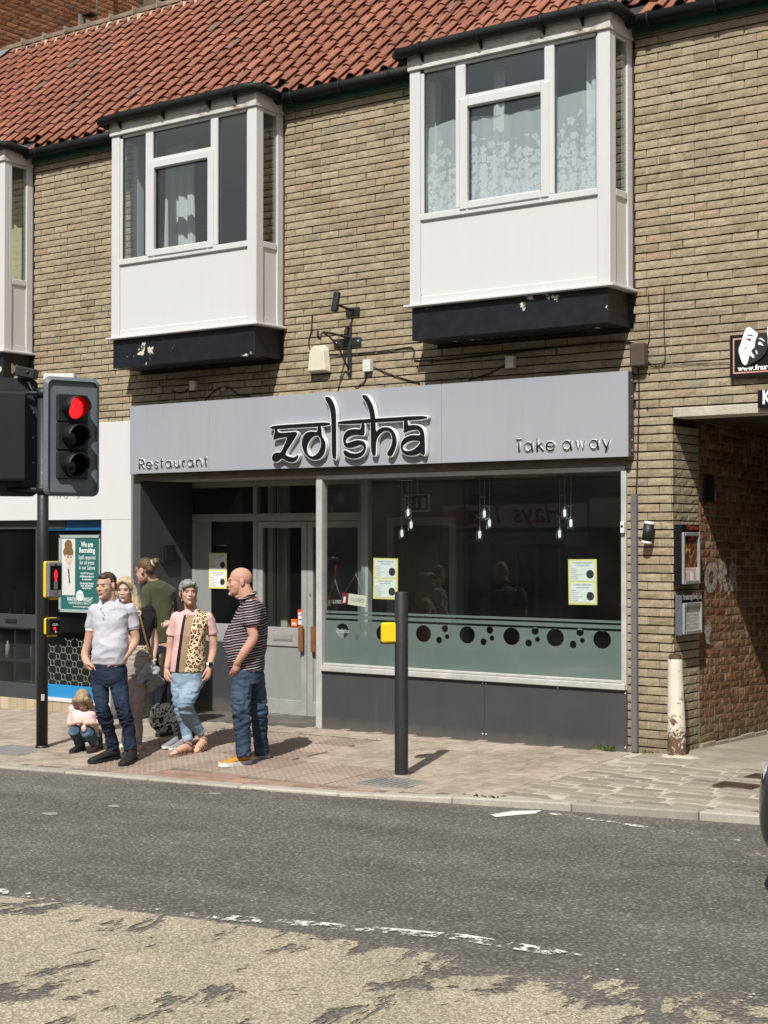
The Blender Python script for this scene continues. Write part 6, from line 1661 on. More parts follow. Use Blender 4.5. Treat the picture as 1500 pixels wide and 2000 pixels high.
# detector on top
dz = CZ-(727-1053)/scale_px-tz
d0 = -rv*((84-52)/scale_px)
MB().obox(Vector((0,0,dz))+d0, .20, .10, .10, Matrix.Rotation(YAW+R(-10),3,'Z') @ Matrix.Rotation(R(12),3,'Y')).build("detector", SIGB, tl, bev=.012)
MB().lathe([(0,.0),(.016,.0),(.016,.02)], tuple(Vector((0,0,dz))+d0+to_cam*.06), 10, 'z').build("detector_lens", CHROME, tl)
MB().tube([Vector((0,0,dz-.28)), Vector((0,0,dz-.2))+d0*.6, Vector((0,0,dz-.06))+d0], .012, 8).build("detector_stem", SIGB, tl)
MB().obox(Vector((0,0,dz-.02))+rv*.16-to_cam*.25, .30, .12, .07, Matrix.Rotation(YAW,3,'Z')).build("aerial_unit", WPL, tl, bev=.01)
# pedestrian signal units
def ped(pl, pr2, pt_, pb, fwd, kind):
    cxp = (pl+pr2)/2; off = rv*((cxp-82)/scale_px)
    h = (pb-pt_)/scale_px; zc_ = CZ-((pt_+pb)/2-1053)/scale_px-tz; w = (pr2-pl)/scale_px
    Fm = frame(fwd); M4 = Matrix.Translation(off+Vector((0,0,zc_))+to_cam*.03) @ Fm.to_4x4(); T = lambda q: M4 @ Vector(q)
    wf = .165 if kind == 0 else .145; dp = .12
    e = empty("pedestrian_unit", (0,0,0), parent=tl)
    MB().obox(T((0,0,-dp/2-.012)), wf*1.02, h*1.02, dp-.03, Fm).build("yellow_case", YEL, e, bev=.012)
    MB().obox(T((0,0,-.002)), wf, h, .05, Fm).build("front", GRYP if kind == 0 else SIGB, e, bev=.012)
    MB().obox(T((0,.02 if kind == 0 else .0,.0245)), wf*.72, h*.66, .004, Fm).build("window", plain("display_black", (.003,.003,.003), .12), e)
    if kind == 0:
        fg = MB()
        fg.obox(T((0,.08,.028)), .022, .022, .003, Fm).obox(T((0,.045,.028)), .036, .05, .003, Fm).obox(T((0,.005,.028)), .022, .045, .003, Fm)
        fg.build("red_man", emis("red_man_led", (1.0,.02,.03), 1.3, (.5,0,0)), e)
        MB().obox(T((0,-.055,.0275)), .042, .07, .002, Fm).obox(T((.0,-.115,.0275)), .03, .03, .002, Fm).build("green_man_unlit", plain("unlit_led", (.16,.18,.17), .4), e)
        MB().obox(T((0,h*.42,.0245)), .02, .02, .004, Fm).build("sensor_eye", SIGB, e)
    else:
        MB().obox(T((0,.012,.028)), .07, .006, .002, Fm).obox(T((0,.024,.028)), .05, .005, .002, Fm).build("instruction_lines", plain("sign_white", (.6,.6,.58), .5), e)
        MB().obox(T((-.005,-.02,.029)), .028, .026, .003, Fm).build("wait_lamp", emis("wait_led", (1.0,.03,.08), .9, (.5,0,.02)), e)
        MB().lathe([(0,.012),(.011,.010),(.013,0)], (0,0,0), 10).build("push_button", CHROME, e).matrix_local = M4 @ Matrix.Translation((.008,-.052,.026))
    MB().obox(T((0,-h/2-.012,-.03)), .085, .018, .06, Fm).build("tactile_cone_base", YEL, e)
fp = yawed(to_cam, 34)
ped(83,126,1097,1167, fp, 0); ped(84,123,1207,1239, fp, 1)

# push button post across the crossing
qx, qy, qz = on_pave(784, 1516)
pb_ = empty("push_button_post", (qx, qy, qz), "short black post with a yellow push button box before the shop window", "crossing post")
sp = (1516-1053)/(CZ-qz); hP = (1516-1156)/sp; rp_ = 13.2/sp
MB().lathe([(rp_,0),(rp_,hP-.012),(rp_-.006,hP),(0,hP)], (0,0,0), 28).build("post", POLE, pb_)
MB().lathe([(rp_+.02,.0),(rp_+.012,.012),(rp_,.016)], (0,0,0), 24).build("mortar_collar", CONC, pb_)
ww = 32/sp; hh_ = 40/sp; zc_ = CZ-(1236-1053)/sp-qz; tc2 = Vector((CX-qx, CY-qy, 0)).normalized()
Fm = frame(yawed(tc2, 8)); cen = -rv*(24/sp)+Vector((0,0,zc_))
MB().obox(cen, ww, hh_, .07, Fm).build("yellow_box", YEL, pb_, bev=.014)
MB().obox(cen-yawed(tc2,8)*.05+Vector((0,0,-.01)), ww*.96, hh_*1.02, .04, Fm).build("black_front", SIGB, pb_, bev=.01)
MB().obox(cen+rv*.06, .06, .05, .03, Fm).build("mount", SIGB, pb_)

# old white iron post by the passage
ox_, oy_, oz_ = on_pave(1321, 1476); oy_ = min(oy_, -.1); ox_ = facx(1321, oy_); oz_ = pave_z(ox_, oy_)
RUST = NT("peeling_white_on_rust"); t_ = RUST; p_ = t_.pos()
n_ = t_.noise(p_, 9, 9, .76, .5); sx_ = t_.n('SeparateXYZ'); t_.l(p_, sx_.inputs[0])
up_ = t_.math('MULTIPLY', t_.math('SUBTRACT', sx_.outputs[2], .34), .33); 
k_ = t_.ramp(t_.math('ADD', n_, t_.math('MINIMUM', up_, .085)), [(.44, 0), (.47, 1)])
c_ = t_.mix(k_, t_.mix(t_.noise(p_, 20, 5, .7), (.07,.032,.018), (.19,.10,.06)), t_.mix(t_.noise(p_, 6, 5, .7), (.52,.47,.36), (.74,.70,.60)))
t_.color(c_); t_.set(rough=.8); t_.bump(k_, .5, .004); RUST = t_.mat
st_ = (1476-1053)/(CZ-oz_); hp_ = (1476-1276)/st_
wp_ = empty("iron_bollard", (ox_, oy_, oz_), "old tapered iron bollard with flaking white paint against the brick pier", "bollard")
rb = [(.080,-.02),(.079,.15),(.074,.35),(.068,.55),(.062,hp_*.88),(.062,hp_*.93),(.058,hp_*.95)]
MB().lathe(rb, (0,0,0), 20).build("shaft", RUST, wp_)
MB().lathe([(.058,hp_*.95),(.052,hp_*.965),(.05,hp_*.985),(.035,hp_*.998),(0,hp_+.004)], (0,0,0), 20).build("cap", IRON, wp_)
wp_.rotation_euler = (0, R(-1.2), 0)
m = MB(); rr = random.Random(2); n = 18
ring = [(.08*math.cos(6.283*i/n), .08*math.sin(6.283*i/n), .022) for i in range(n)]; ring2 = [((.17+rr.uniform(-.05,.07))*math.cos(6.283*i/n)*1.4, (.15+rr.uniform(-.04,.05))*math.sin(6.283*i/n), -.012) for i in range(n)]
m.add(ring+ring2, [(i,(i+1)%n,(i+1)%n+n,i+n) for i in range(n)], True); m.build("mortar_haunch", LINT, wp_)

# ---- dark car, only its corner in view
car = empty("parked_car", (5.735, -3.62, RD(6)), "dark grey car whose rounded bumper corner shows at the kerb", "car")
CARP = NT("dark_car_paint"); t_ = CARP; t_.color((.035,.038,.043)); t_.set(rough=.28, metal=.35, coat=.6); t_.bump(t_.noise(t_.pos(), 60, 3), .02, .002); CARP = t_.mat
TYRE = plain("tyre_rubber", (.012,.012,.012), .85, .2, 10, .2); RIMM = plain("alloy_rim", (.45,.45,.46), .35, .1, 8, .02, metal=.8); CARG = plain("car_glass", (.012,.014,.016), .08, .1, 3, 0)
# body sections along its length: (x, half width, sill z, belt z, roof half width, roof z)
secs = [(0,.52,.36,.58,.46,.60),(.05,.70,.27,.66,.60,.69),(.16,.80,.22,.74,.70,.77),(.45,.86,.20,.84,.78,.87),(.95,.88,.19,.93,.80,.96),(1.25,.88,.19,.96,.74,1.08),(1.75,.88,.19,.98,.64,1.38),(2.3,.88,.19,.98,.62,1.46),(3.0,.88,.19,.98,.62,1.43),(3.6,.87,.20,.97,.62,1.30),(3.95,.84,.24,.93,.64,1.0),(4.12,.74,.32,.82,.6,.86),(4.16,.60,.40,.70,.5,.72)]
vs = []; fs = []; mats_i = []; NR = 13
def ringv(s):
    x, hw, zs_, zb_, rw, zr = s
    half = [(0,zs_-.02),(hw*.82,zs_-.02),(hw*.97,zs_+.06),(hw,zs_+(zb_-zs_)*.45),(hw*.985,zb_-.05),(hw*.95,zb_),((rw+hw*.95)/2*1.02,(zb_+zr)/2+.01),(rw,zr-.03),(rw*.75,zr),(0,zr+.01)]
    return [(x,a,b) for a,b in half]+[(x,-a,b) for a,b in half[-2:0:-1]]
R0 = [ringv(s) for s in secs]; k = len(R0[0])
for rg in R0: vs += rg
cb_ = MB(); cb_.v = list(vs)
for i in range(len(secs)-1):
    for j in range(k):
        f = (i*k+j, i*k+(j+1)%k, (i+1)*k+(j+1)%k, (i+1)*k+j)
        glass = 5 <= i <= 8 and (j in (5,6,k-6,k-7)) ; cb_.f.append(f); cb_.mi.append(1 if glass else 0); cb_.sm.append(True)
cb_.f += [tuple(range(k)), tuple((len(secs)-1)*k+j for j in range(k-1,-1,-1))]; cb_.mi += [0,0]; cb_.sm += [True,True]
o = cb_.build("body", [CARP, CARG], car); sb = o.modifiers.new("s", 'SUBSURF'); sb.levels = 1; sb.render_levels = 2
for x in (.80, 3.30):
    for s_ in (-1,1):
        w = MB().lathe([(.20,-.10),(.29,-.105),(.315,-.09),(.32,0),(.315,.09),(.29,.105),(.2,.10)], (x, s_*.80, .315), 28, 'y').build("wheel", TYRE, car)
        MB().lathe([(0,.02),(.05,.03),(.19,.01),(.205,.05),(.205,-.05),(.05,-.03),(0,-.02)], (x, s_*.86, .315), 20, 'y').build("rim", RIMM, w)
for s_ in (-1,1):
    MB().obox((.11, s_*.58, .66), .14, .26, .11, Matrix.Rotation(R(-25*s_),3,'Z')).build("headlight", plain("lamp_lens", (.5,.5,.52), .12), car, bev=.02)
    MB().obox((1.45, s_*.96, .98), .12, .18, .13, Matrix.Identity(3)).build("wing_mirror", CARP, car, bev=.03)
MB().box(-.005, .05, -.42, .42, .36, .50).build("grille", SIGB, car, bev=.01)
# ================================================================== people
def ellS(c, r, Rm=None, n=14, m=9):
    vs = []; fs = []
    for j in range(m+1):
        ph = math.pi*j/m
        for i in range(n):
            a = 2*math.pi*i/n; v = Vector((r[0]*math.sin(ph)*math.cos(a), r[1]*math.sin(ph)*math.sin(a), r[2]*math.cos(ph)))
            if Rm is not None: v = Rm @ v
            vs.append(Vector(c)+v)
    for j in range(m):
        for i in range(n): fs.append((j*n+i, (j+1)*n+i, (j+1)*n+(i+1)%n, j*n+(i+1)%n))
    return vs, fs
def crom(P_, k=4):
    Q = []
    for i in range(len(P_)-1):
        p0, p1, p2, p3 = P_[max(i-1,0)], P_[i], P_[i+1], P_[min(i+2,len(P_)-1)]
        for q in range(k):
            u = q/k; Q.append(.5*((2*p1)+(-1*p0+p2)*u+(2*p0-5*p1+4*p2-p3)*u*u+(-1*p0+3*p1-3*p2+p3)*u**3))
    Q.append(P_[-1]); return Q
def tubeS(pts, rad, n=12, k=4, flat=None, e=.9):
    """rounded limb through points; flat = (axis vector, factor) squashes it along an axis"""
    pts = crom([Vector(p) for p in pts], k); rr = crom([Vector((r, 0, 0)) for r in rad], k); rr = [q.x for q in rr]
    a0 = (pts[0]-pts[1]).normalized(); a1 = (pts[-1]-pts[-2]).normalized()
    P_ = []; Rr = []
    for q in (.95, .7, .35): P_.append(pts[0]+a0*rr[0]*q*.9); Rr.append(rr[0]*math.sqrt(1-q*q))
    P_ += pts; Rr += rr
    for q in (.35, .7, .95): P_.append(pts[-1]+a1*rr[-1]*q*e); Rr.append(rr[-1]*math.sqrt(1-q*q))
    m = MB().tube(P_, Rr, n, cap=True)
    vs = [Vector(v) for v in m.v]
    return vs, m.f
def ringS(secs, n=24, k=3, e=2.4):
    """stack of level superellipses: (cx, cy, cz, rx, ry)"""
    S_ = [np.array(s, float) for s in secs]; Q = []
    for i in range(len(S_)-1):
        p0, p1, p2, p3 = S_[max(i-1,0)], S_[i], S_[i+1], S_[min(i+2,len(S_)-1)]
        for q in range(k):
            u = q/k; Q.append(.5*((2*p1)+(-p0+p2)*u+(2*p0-5*p1+4*p2-p3)*u*u+(-p0+3*p1-3*p2+p3)*u**3))
    Q.append(S_[-1]); vs = []; fs = []
    for s in Q:
        for i in range(n):
            a = 2*math.pi*i/n; c, s_ = math.cos(a), math.sin(a)
            vs.append(Vector((s[0]+s[3]*math.copysign(abs(c)**(2/e), c), s[1]+s[4]*math.copysign(abs(s_)**(2/e), s_), s[2])))
    N = len(Q)
    for j in range(N-1):
        for i in range(n): fs.append((j*n+i, j*n+(i+1)%n, (j+1)*n+(i+1)%n, (j+1)*n+i))
    fs.append(tuple(range(n-1,-1,-1))); fs.append(tuple((N-1)*n+i for i in range(n))); return vs, fs
def remesh(shapes, voxel, smooth=4):
    vs = []; fs = []
    for v, f in shapes:
        b = len(vs); vs += [tuple(q) for q in v]; fs += [tuple(b+i for i in g) for g in f]
    me = bpy.data.meshes.new("tmp"); me.from_pydata(vs, [], fs)
    bm = bmesh.new(); bm.from_mesh(me); bmesh.ops.recalc_face_normals(bm, faces=bm.faces); bm.to_mesh(me); bm.free()
    o = bpy.data.objects.new("tmp", me); TMP.collection.objects.link(o)
    md = o.modifiers.new("r", 'REMESH'); md.mode = 'VOXEL'; md.voxel_size = voxel; md.use_smooth_shade = True
    if smooth: sm = o.modifiers.new("s", 'SMOOTH'); sm.iterations = smooth; sm.factor = .5
    with bpy.context.temp_override(scene=TMP, view_layer=TMP.view_layers[0]): dg = bpy.context.evaluated_depsgraph_get()
    dg.update(); out = bpy.data.meshes.new_from_object(o.evaluated_get(dg), depsgraph=dg)
    bpy.data.objects.remove(o); bpy.data.meshes.remove(me)
    out.polygons.foreach_set('use_smooth', [True]*len(out.polygons)); return out
def displace(me, fn):
    n = len(me.vertices); co = np.empty(n*3); no = np.empty(n*3); me.vertices.foreach_get('co', co); me.vertices.foreach_get('normal', no)
    co = co.reshape(-1,3); no = no.reshape(-1,3)
    d = np.array([fn(Vector(c), Vector(q)) for c, q in zip(co, no)]); co += no*d[:,None]
    me.vertices.foreach_set('co', co.ravel()); me.update(); return me
def folds(amp, sc, zs=1.0, seed=0, where=None):
    def f(c, n):
        w = 1.0 if where is None else where(c)
        if w <= 0: return 0.0
        p = Vector((c.x*sc+seed, c.y*sc, c.z*sc*zs)); v = mnoise.noise(p+Vector((0,0,.9*mnoise.noise(p*.6))))
        return w*amp*((1-abs(v)*2.2))
    return f

def m_skin(name, c, red=.25):
    t = NT(name); p = t.pos(); n = t.noise(p, 22, 5, .65); n2 = t.noise(p, 130, 3, .6)
    t.color(t.mix(t.ramp(n, [(.35, 0), (.7, red)]), c, (c[0]*.93, c[1]*.74, c[2]*.68))); t.set(rough=.58, spec=.22)
    t.b.inputs['Subsurface Weight'].default_value = .12; t.b.inputs['Subsurface Radius'].default_value = (.012,.005,.003); t.b.inputs['Subsurface Scale'].default_value = .5
    t.bump(n2, .12, .002); return t.mat
def m_hair(name, c0, c1, direction=(60, 60, 9)):
    t = NT(name); p = t.pos(scale=direction); n = t.noise(p, 1.2, 6, .7, .6); n2 = t.noise(t.pos(), 9, 4, .6)
    c = t.mix(t.ramp(n, [(.32, 0), (.68, 1)]), c0, c1); c = t.mix(1.0, c, t.ramp(n2, [(.3,.7),(.7,1.15)]), 'MULTIPLY')
    t.color(c); t.set(rough=.42, spec=.4); t.bump(n, .7, .006); return t.mat
def m_fabric(name, c, var=.15, weave=260, bump=.15, sc=5):
    t = NT(name); p = t.pos(); n = t.noise(p, sc, 5, .6); w = t.noise(p, weave, 2, .5)
    t.color(t.mix(1.0, t.mix(1.0, (c[0],c[1],c[2]), t.ramp(n, [(.3,1-var),(.7,1+var*.6)]), 'MULTIPLY'), t.ramp(w, [(.3,.9),(.7,1.06)]), 'MULTIPLY'))
    t.set(rough=.88, spec=.15, sheen=.15); t.bump(t.math('ADD', w, t.math('MULTIPLY', t.noise(p, 26, 4, .6), 2.5)), bump, .004); return t.mat
def m_denim(name, dark, light, wear=.5, fade=None):
    """indigo twill faded on folds and thigh fronts"""
    t = NT(name); p = t.pos(); n = t.noise(p, 6, 6, .65); f = t.pos(scale=(9,9,30)); cr = t.noise(f, 1.0, 5, .65, .8); w = t.noise(p, 300, 2, .5)
    c = t.mix(t.ramp(n, [(.38, 0), (.75, wear)]), dark, light); c = t.mix(t.ramp(cr, [(.56, 0), (.72, wear*.9)]), c, light)
    if fade:
        sp = t.n('SeparateXYZ'); t.l(p, sp.inputs[0]); zf = t.ramp(sp.outputs[2], [(fade[0], 0), ((fade[0]+fade[1])/2, .75), (fade[1], 0)]); c = t.mix(t.math('MULTIPLY', zf, t.ramp(n, [(.3,.2),(.65,.8)])), c, light)
    t.color(t.mix(1.0, c, t.ramp(w, [(.3,.82),(.7,1.12)]), 'MULTIPLY')); t.set(rough=.85, spec=.15); t.bump(t.math('ADD', w, t.math('MULTIPLY', cr, 3)), .3, .004); return t.mat

EYEW = plain("shaded_eye_white", (.40,.34,.31), .3, .05, 5, 0); EYED = plain("eye_dark", (.03,.02,.015), .2, .05, 5, 0); LIP = plain("lip_skin", (.40,.19,.16), .5, .1, 30, 0); LASH = plain("lash_shadow", (.10,.055,.04), .7, .1, 30, 0)  # eye whites toned dark to paint in the shadow of the sockets
class Person:
    def __init__(s, px0, py0, label, Z=None):
        X, Y, z = on_pave(px0, py0); s.px0, s.py0 = px0, py0
        s.base = (X, Y, z); s.s = (py0-1053)/(CZ-z); s.dist = FPX/s.s; s.H = CZ-z; s.label = label; s.kids = []; s.skin = []
    def P(s, px, py, d=0.0):
        xi = (px-s.px0)/s.s; zi = (s.py0-py)/s.s; k = s.H/s.dist
        z = (zi - k*d)/(1-k*d/s.H); return Vector((xi*(1+d/s.dist), d, z))
    def on(s, px, py):                     # a point on the ground below that pixel
        d = -((py-s.py0)/s.s)/(s.H/s.dist)*(s.dist/(s.dist)); 
        for _ in range(4): d = (s.py0-py)/s.s*(1+d/s.dist)/(s.H/s.dist)
        return Vector(((px-s.px0)/s.s*(1+d/s.dist), d, 0))
    def part(s, name, shapes, mat, voxel=.007, smooth=4, disp=None):
        me = remesh(shapes, voxel, smooth)
        if disp: displace(me, disp)
        me.materials.append(mat); me.name = name; s.kids.append((name, me)); return me
    def raw(s, name, mb, mats):
        me = mb.mesh(name, mats); s.kids.append((name, me)); return me
    def finish(s, skin_mat, voxel=.0048):
        me = remesh(s.skin, voxel, 5); me.materials.append(skin_mat); me.name = "person"
        o = link("person", me); o.location = s.base; o.rotation_euler = (0,0,YAW); tag(o, s.label, "person")
        for nm, km in s.kids: link(nm, km, None, o)
        s.obj = o; return o
    def head(s, c, yaw, pitch=0, roll=0, sc=1.0, jaw=1.0, nose=1.0, fem=False, eyes=True, brow=(.10,.055,.03)):
        """yaw 0 looks at the camera, positive turns to picture-left; pitch positive looks down"""
        Rm = Matrix.Rotation(R(-yaw),3,'Z') @ Matrix.Rotation(R(pitch),3,'X') @ Matrix.Rotation(R(roll),3,'Y'); c = Vector(c)
        T = lambda x,y,z: c + Rm @ (Vector((x,y,z))*sc)
        E_ = lambda x,y,z,rx,ry,rz: ellS(T(x,y,z), (rx*sc,ry*sc,rz*sc), Rm)
        g = s.skin
        g += [E_(0,.014,.034,.073,.094,.082), E_(0,-.026,-.028,.061*jaw**.5,.066,.084), E_(0,-.040,-.072,.047*jaw,.046,.042), E_(0,-.078,-.099,.019*jaw,.018,.016),
              E_(0,-.078,.026,.044,.015,.010), E_(.037,-.062,-.022,.020,.0195,.02), E_(-.037,-.062,-.022,.020,.0195,.02),
              tubeS([T(0,-.090,.012),T(0,-.097*nose**.3,-.012),T(0,-.1045*nose**.6,-.026)], [.006*sc,.0085*sc,.0105*sc]), E_(.010,-.0945,-.030,.009,.009,.007), E_(-.010,-.0945,-.030,.009,.009,.007),
              E_(.075,.014,-.006,.009,.019,.032), E_(-.075,.014,-.006,.009,.019,.032), E_(0,-.087,-.056,.024,.011,.012)]
        s.hT, s.hE, s.hR, s.hs = T, E_, Rm, sc
        if eyes:
            for sg in (-1,1):
                v = E_(sg*.030,-.0800,.003,.0125,.0055,.0042); mb = MB(); mb.add(v[0], v[1], True); mb.m(1); v = E_(sg*.030,-.0838,.0025,.0055,.0028,.0040); mb.add(v[0], v[1], True)
                s.raw("eye", mb, [EYEW, EYED])
                mb = MB(); mb.tube([T(sg*.015,-.0905,.0145),T(sg*.03,-.0915,.0175),T(sg*.046,-.080,.0145)], [.0026*sc,.0034*sc,.0018*sc], 6); s.raw("eyebrow", mb, plain("brow_%d" % int(brow[0]*1000), brow, .8, .2, 60))
                mb = MB(); mb.tube([T(sg*.018,-.0835,.0065),T(sg*.03,-.0862,.0078),T(sg*.044,-.0765,.005)], .0017*sc, 5); s.raw("eyelid", mb, LASH)
            mb = MB(); v = E_(0,-.0945,-.0535,.020,.0045,.0034); mb.add(v[0],v[1],True); v = E_(0,-.0945,-.0605,.017,.0048,.0042); mb.add(v[0],v[1],True); s.raw("lips", mb, LIP)
        return T
    def hand(s, w, tip, side, spread=.02, curl=.3, sc=1.0, thumb=True, to=None):
        """w wrist, tip = direction of the knuckles, side = across the palm towards the thumb"""
        g = s.skin; w = Vector(w); f = Vector(tip).normalized(); q = Vector(side); q = (q-f*q.dot(f)).normalized(); nrm = f.cross(q).normalized()
        if to is not None: nrm = nrm if nrm.dot(Vector(to)) > 0 else -nrm
        B = lambda a,b,c_: w + (f*a + q*b + nrm*c_)*sc
        g.append(tubeS([B(-.01,0,0),B(.03,.002,0),B(.07,0,.004),B(.09,0,.008)], [.024*sc,.030*sc,.034*sc,.028*sc])); g.append(ellS(B(.055,0,.003), (.034*sc,.034*sc,.034*sc)))
        for i,(o_,L) in enumerate(((.027,.070),(.009,.080),(-.009,.075),(-.026,.058))):
            c1, c2 = math.sin(curl), math.sin(curl*1.9)
            g.append(tubeS([B(.08,o_,.004),B(.08+L*.45,o_*1.12,.006+L*.45*c1),B(.08+L*.80*(1-.3*c1),o_*1.12,.008+L*.85*c2),B(.08+L*(1-.5*c2*c2),o_*1.08,.010+L*1.15*c2)], [.0098*sc,.0092*sc,.0085*sc,.0072*sc], 8, 2))
        if thumb: g.append(tubeS([B(.015,.018,.002),B(.04,.042,.010),B(.068,.050,.020),B(.088,.048,.03)], [.014*sc,.0125*sc,.0105*sc,.0085*sc], 8, 2))
    def shoe(s, heel, toe, w=.05, h=.09, mat=None, sole=None, name="shoe", sole_h=.028, lace=None, ankle=None):
        heel, toe = Vector(heel), Vector(toe); f = (toe-heel); L = f.length; f.normalize(); up = Vector((0,0,1)); q = up.cross(f)
        B = lambda a,b,c_: heel + f*(a*L) + q*b + up*c_
        secs = [(.02,.62,.90),(.12,.80,1.0),(.3,.82,.98),(.45,.84,.80),(.62,.98,.62),(.78,1.0,.50),(.9,.82,.42),(.985,.45,.34)]
        n = 12; vs = []; fs = []
        for (a, ww, hh) in secs:
            for i in range(n):
                t_ = 2*math.pi*i/n; cc, ss = math.cos(t_), math.sin(t_)
                zz = sole_h*.6 + (h*hh-sole_h*.6)*(.5+.5*ss) ; vs.append(B(a, w*ww*math.copysign(abs(cc)**.75, cc)*(1-.28*max(0,ss)), zz))
        for j in range(len(secs)-1):
            for i in range(n): fs.append((j*n+i, j*n+(i+1)%n, (j+1)*n+(i+1)%n, (j+1)*n+i))
        fs.append(tuple(range(n-1,-1,-1))); fs.append(tuple((len(secs)-1)*n+i for i in range(n)))
        sh = [(vs, fs)]
        if ankle is not None: sh.append(tubeS([B(.16,0,h*.6), B(.14,0,h+ankle)], [w*.80, w*.78]))
        me = remesh(sh, .0055, 3); me.materials.append(mat); s.kids.append((name, me))
        mb = MB(); prof = [(0,.60),(.06,.80),(.2,.88),(.45,.92),(.7,1.08),(.85,.98),(.95,.72),(1.01,.3)]
        out = [B(a, w*b*1.06, 0) for a,b in prof]+[B(a, -w*b*1.06, 0) for a,b in prof[::-1]]; m_ = len(out)
        mb.add(out+[v+Vector((0,0,sole_h)) for v in out], [tuple(range(m_-1,-1,-1)), tuple(range(m_,2*m_))]+[(i,(i+1)%m_,(i+1)%m_+m_,i+m_) for i in range(m_)])
        s.raw("sole", mb, sole or mat)
        if lace:
            mb = MB()
            for a in (.42,.50,.58): z = h*(1.0-.62*(a-.3)/.5)*.98; mb.tube([B(a,-w*.45,z-.008),B(a+.01,0,z+.006),B(a,w*.45,z-.008)], .0035, 5)
            s.raw("laces", mb, lace)
def zoomer(x0, y0, k): return lambda a, b: (x0+a/k, y0+b/k)
Z2 = zoomer(140,1080,4.652); Z3 = zoomer(300,1080,4.65); Z4 = zoomer(130,1330,7.895)

# ---------- man in the grey polo shirt
p = Person(232, 1487, "person in pale grey polo shirt and dark jeans with both hands in pockets")
Q = lambda a, b, d=0: p.P(*Z2(a, b), d)
SK1 = m_skin("skin_fair_tanned", (.56,.345,.255))
p.head(Q(312,298,-.03), 27, 3, 0, 1.0, 1.0, 1.0, brow=(.13,.075,.045))
p.skin.append(tubeS([Q(330,360,.0), Q(338,470,.02)], [.058,.062]))
p.skin.append(ringS([(*Q(335,490,.03),.13,.075),(*Q(340,640,.02),.15,.10),(*Q(340,900,.0),.145,.11),(*Q(335,1090,.0),.14,.10)]))
L1 = [Q(262,1060,.0),Q(258,1180,-.01),Q(272,1330,-.03),Q(290,1450,-.03),Q(332,1600,.05),Q(356,1780,.10)]; L2 = [Q(418,1060,.0),Q(425,1180,-.01),Q(455,1330,-.04),Q(480,1440,-.05),Q(518,1600,-.01),Q(540,1785,-.03)]
for L_ in (L1, L2): p.skin.append(tubeS(L_, [.05,.045,.036,.032,.03,.028]))
aL = [Q(185,560,.03),Q(140,800,.06),Q(108,925,.05),Q(150,1015,-.03),Q(195,1050,-.06)]; p.skin.append(tubeS(aL, [.046,.040,.036,.029,.027])); p.hand(Q(155,1010,-.05), Q(240,1085,-.03)-Q(155,1010,-.05), Q(150,960,-.1)-Q(155,1010,-.05)+Vector((.03,-.02,.0)), curl=.1, to=(0,-1,0))
p.skin.append(tubeS([Q(165,1010,-.08),Q(190,1022,-.10),Q(204,1040,-.105)],[.013,.0115,.009],8,2))
aR = [Q(540,560,.03),Q(555,700,.05),Q(562,810,.05),Q(480,950,-.04),Q(405,1030,-.08)]; p.skin.append(tubeS(aR, [.046,.041,.038,.032,.028])); p.hand(Q(430,1005,-.075), Q(330,1080,-.06)-Q(430,1005,-.075), Vector((0,-.3,1)), curl=.1, thumb=False, to=(0,-1,0))
p.skin.append(tubeS([Q(395,1010,-.10),Q(365,1020,-.115),Q(345,1032,-.115)],[.013,.0115,.009],8,2))
POLO = m_fabric("grey_polo_cotton", (.50,.50,.555), .06, 320, .16)
tor = ringS([(*Q(338,440,.02),.062,.060),(*Q(345,466,.02),.110,.078),(*Q(350,508,.02),.160,.098),(*Q(350,600,.01),.150,.112),(*Q(348,720,.0),.143,.114),(*Q(350,850,-.015),.148,.126),(*Q(342,940,-.01),.150,.122),(*Q(338,1005,.0),.154,.116)])
slL = tubeS([Q(212,528,.03),Q(185,600,.045),Q(170,690,.055)],[.062,.056,.053],e=.2); slR = tubeS([Q(510,520,.03),Q(530,600,.045),Q(542,670,.05)],[.062,.056,.053],e=.2)
diag = lambda c, n: .010*max(0, 1-abs(mnoise.noise(Vector((c.x*5+c.z*6, c.y*5, c.z*9-c.x*4))))*2.6) + folds(.004,10,1,3)(c,n)
p.part("polo_shirt", [tor, slL, slR], POLO, .006, 2, diag)
TRIM = m_fabric("white_cuff", (.72,.72,.72), .04)
for c0, c1 in ((Q(166,680,.055),Q(164,706,.056)),(Q(545,662,.05),Q(547,690,.05))): p.part("sleeve_band", [tubeS([c0,c1],[.0545,.0545],14,2,e=.2)], TRIM, .006, 2)
# collar flaps and button placket
mb = MB()
for sg in (-1,1):
    a = [Q(338+sg*70,415,.04),Q(332+sg*14,468,-.055),Q(325+sg*58,515,-.084),Q(338+sg*105,468,-.035)]; n_ = Vector((0,-.007,.003))
    mb.add(a+[v+n_ for v in a], [(0,1,2,3),(7,6,5,4),(0,4,5,1),(1,5,6,2),(2,6,7,3),(3,7,4,0)])
mb.tube([Q(270,425,.02),Q(280,410,.05),Q(335,395,.085),Q(395,408,.05),Q(405,425,.02)], .022, 8)
p.raw("collar", mb, POLO)
mb = MB()
for zz in (545,590): mb.lathe([(0,-.006),(.006,-.005),(.006,0)], tuple(Q(302,zz,-.122)), 8, 'y')
p.raw("buttons", mb, plain("dark_button", (.05,.05,.06), .4))
DEN1 = m_denim("dark_indigo_denim", (.011,.017,.034), (.04,.062,.105), .6, (.45,.80))
legL = tubeS(L1,[.080,.080,.067,.058,.053,.048],e=.15); legR = tubeS(L2,[.080,.080,.068,.058,.053,.050],e=.15)
hips = ringS([(*Q(334,1000,.0),.146,.108),(*Q(330,1060,.0),.155,.115),(*Q(335,1140,.0),.158,.115),(*Q(340,1210,.0),.130,.09)])
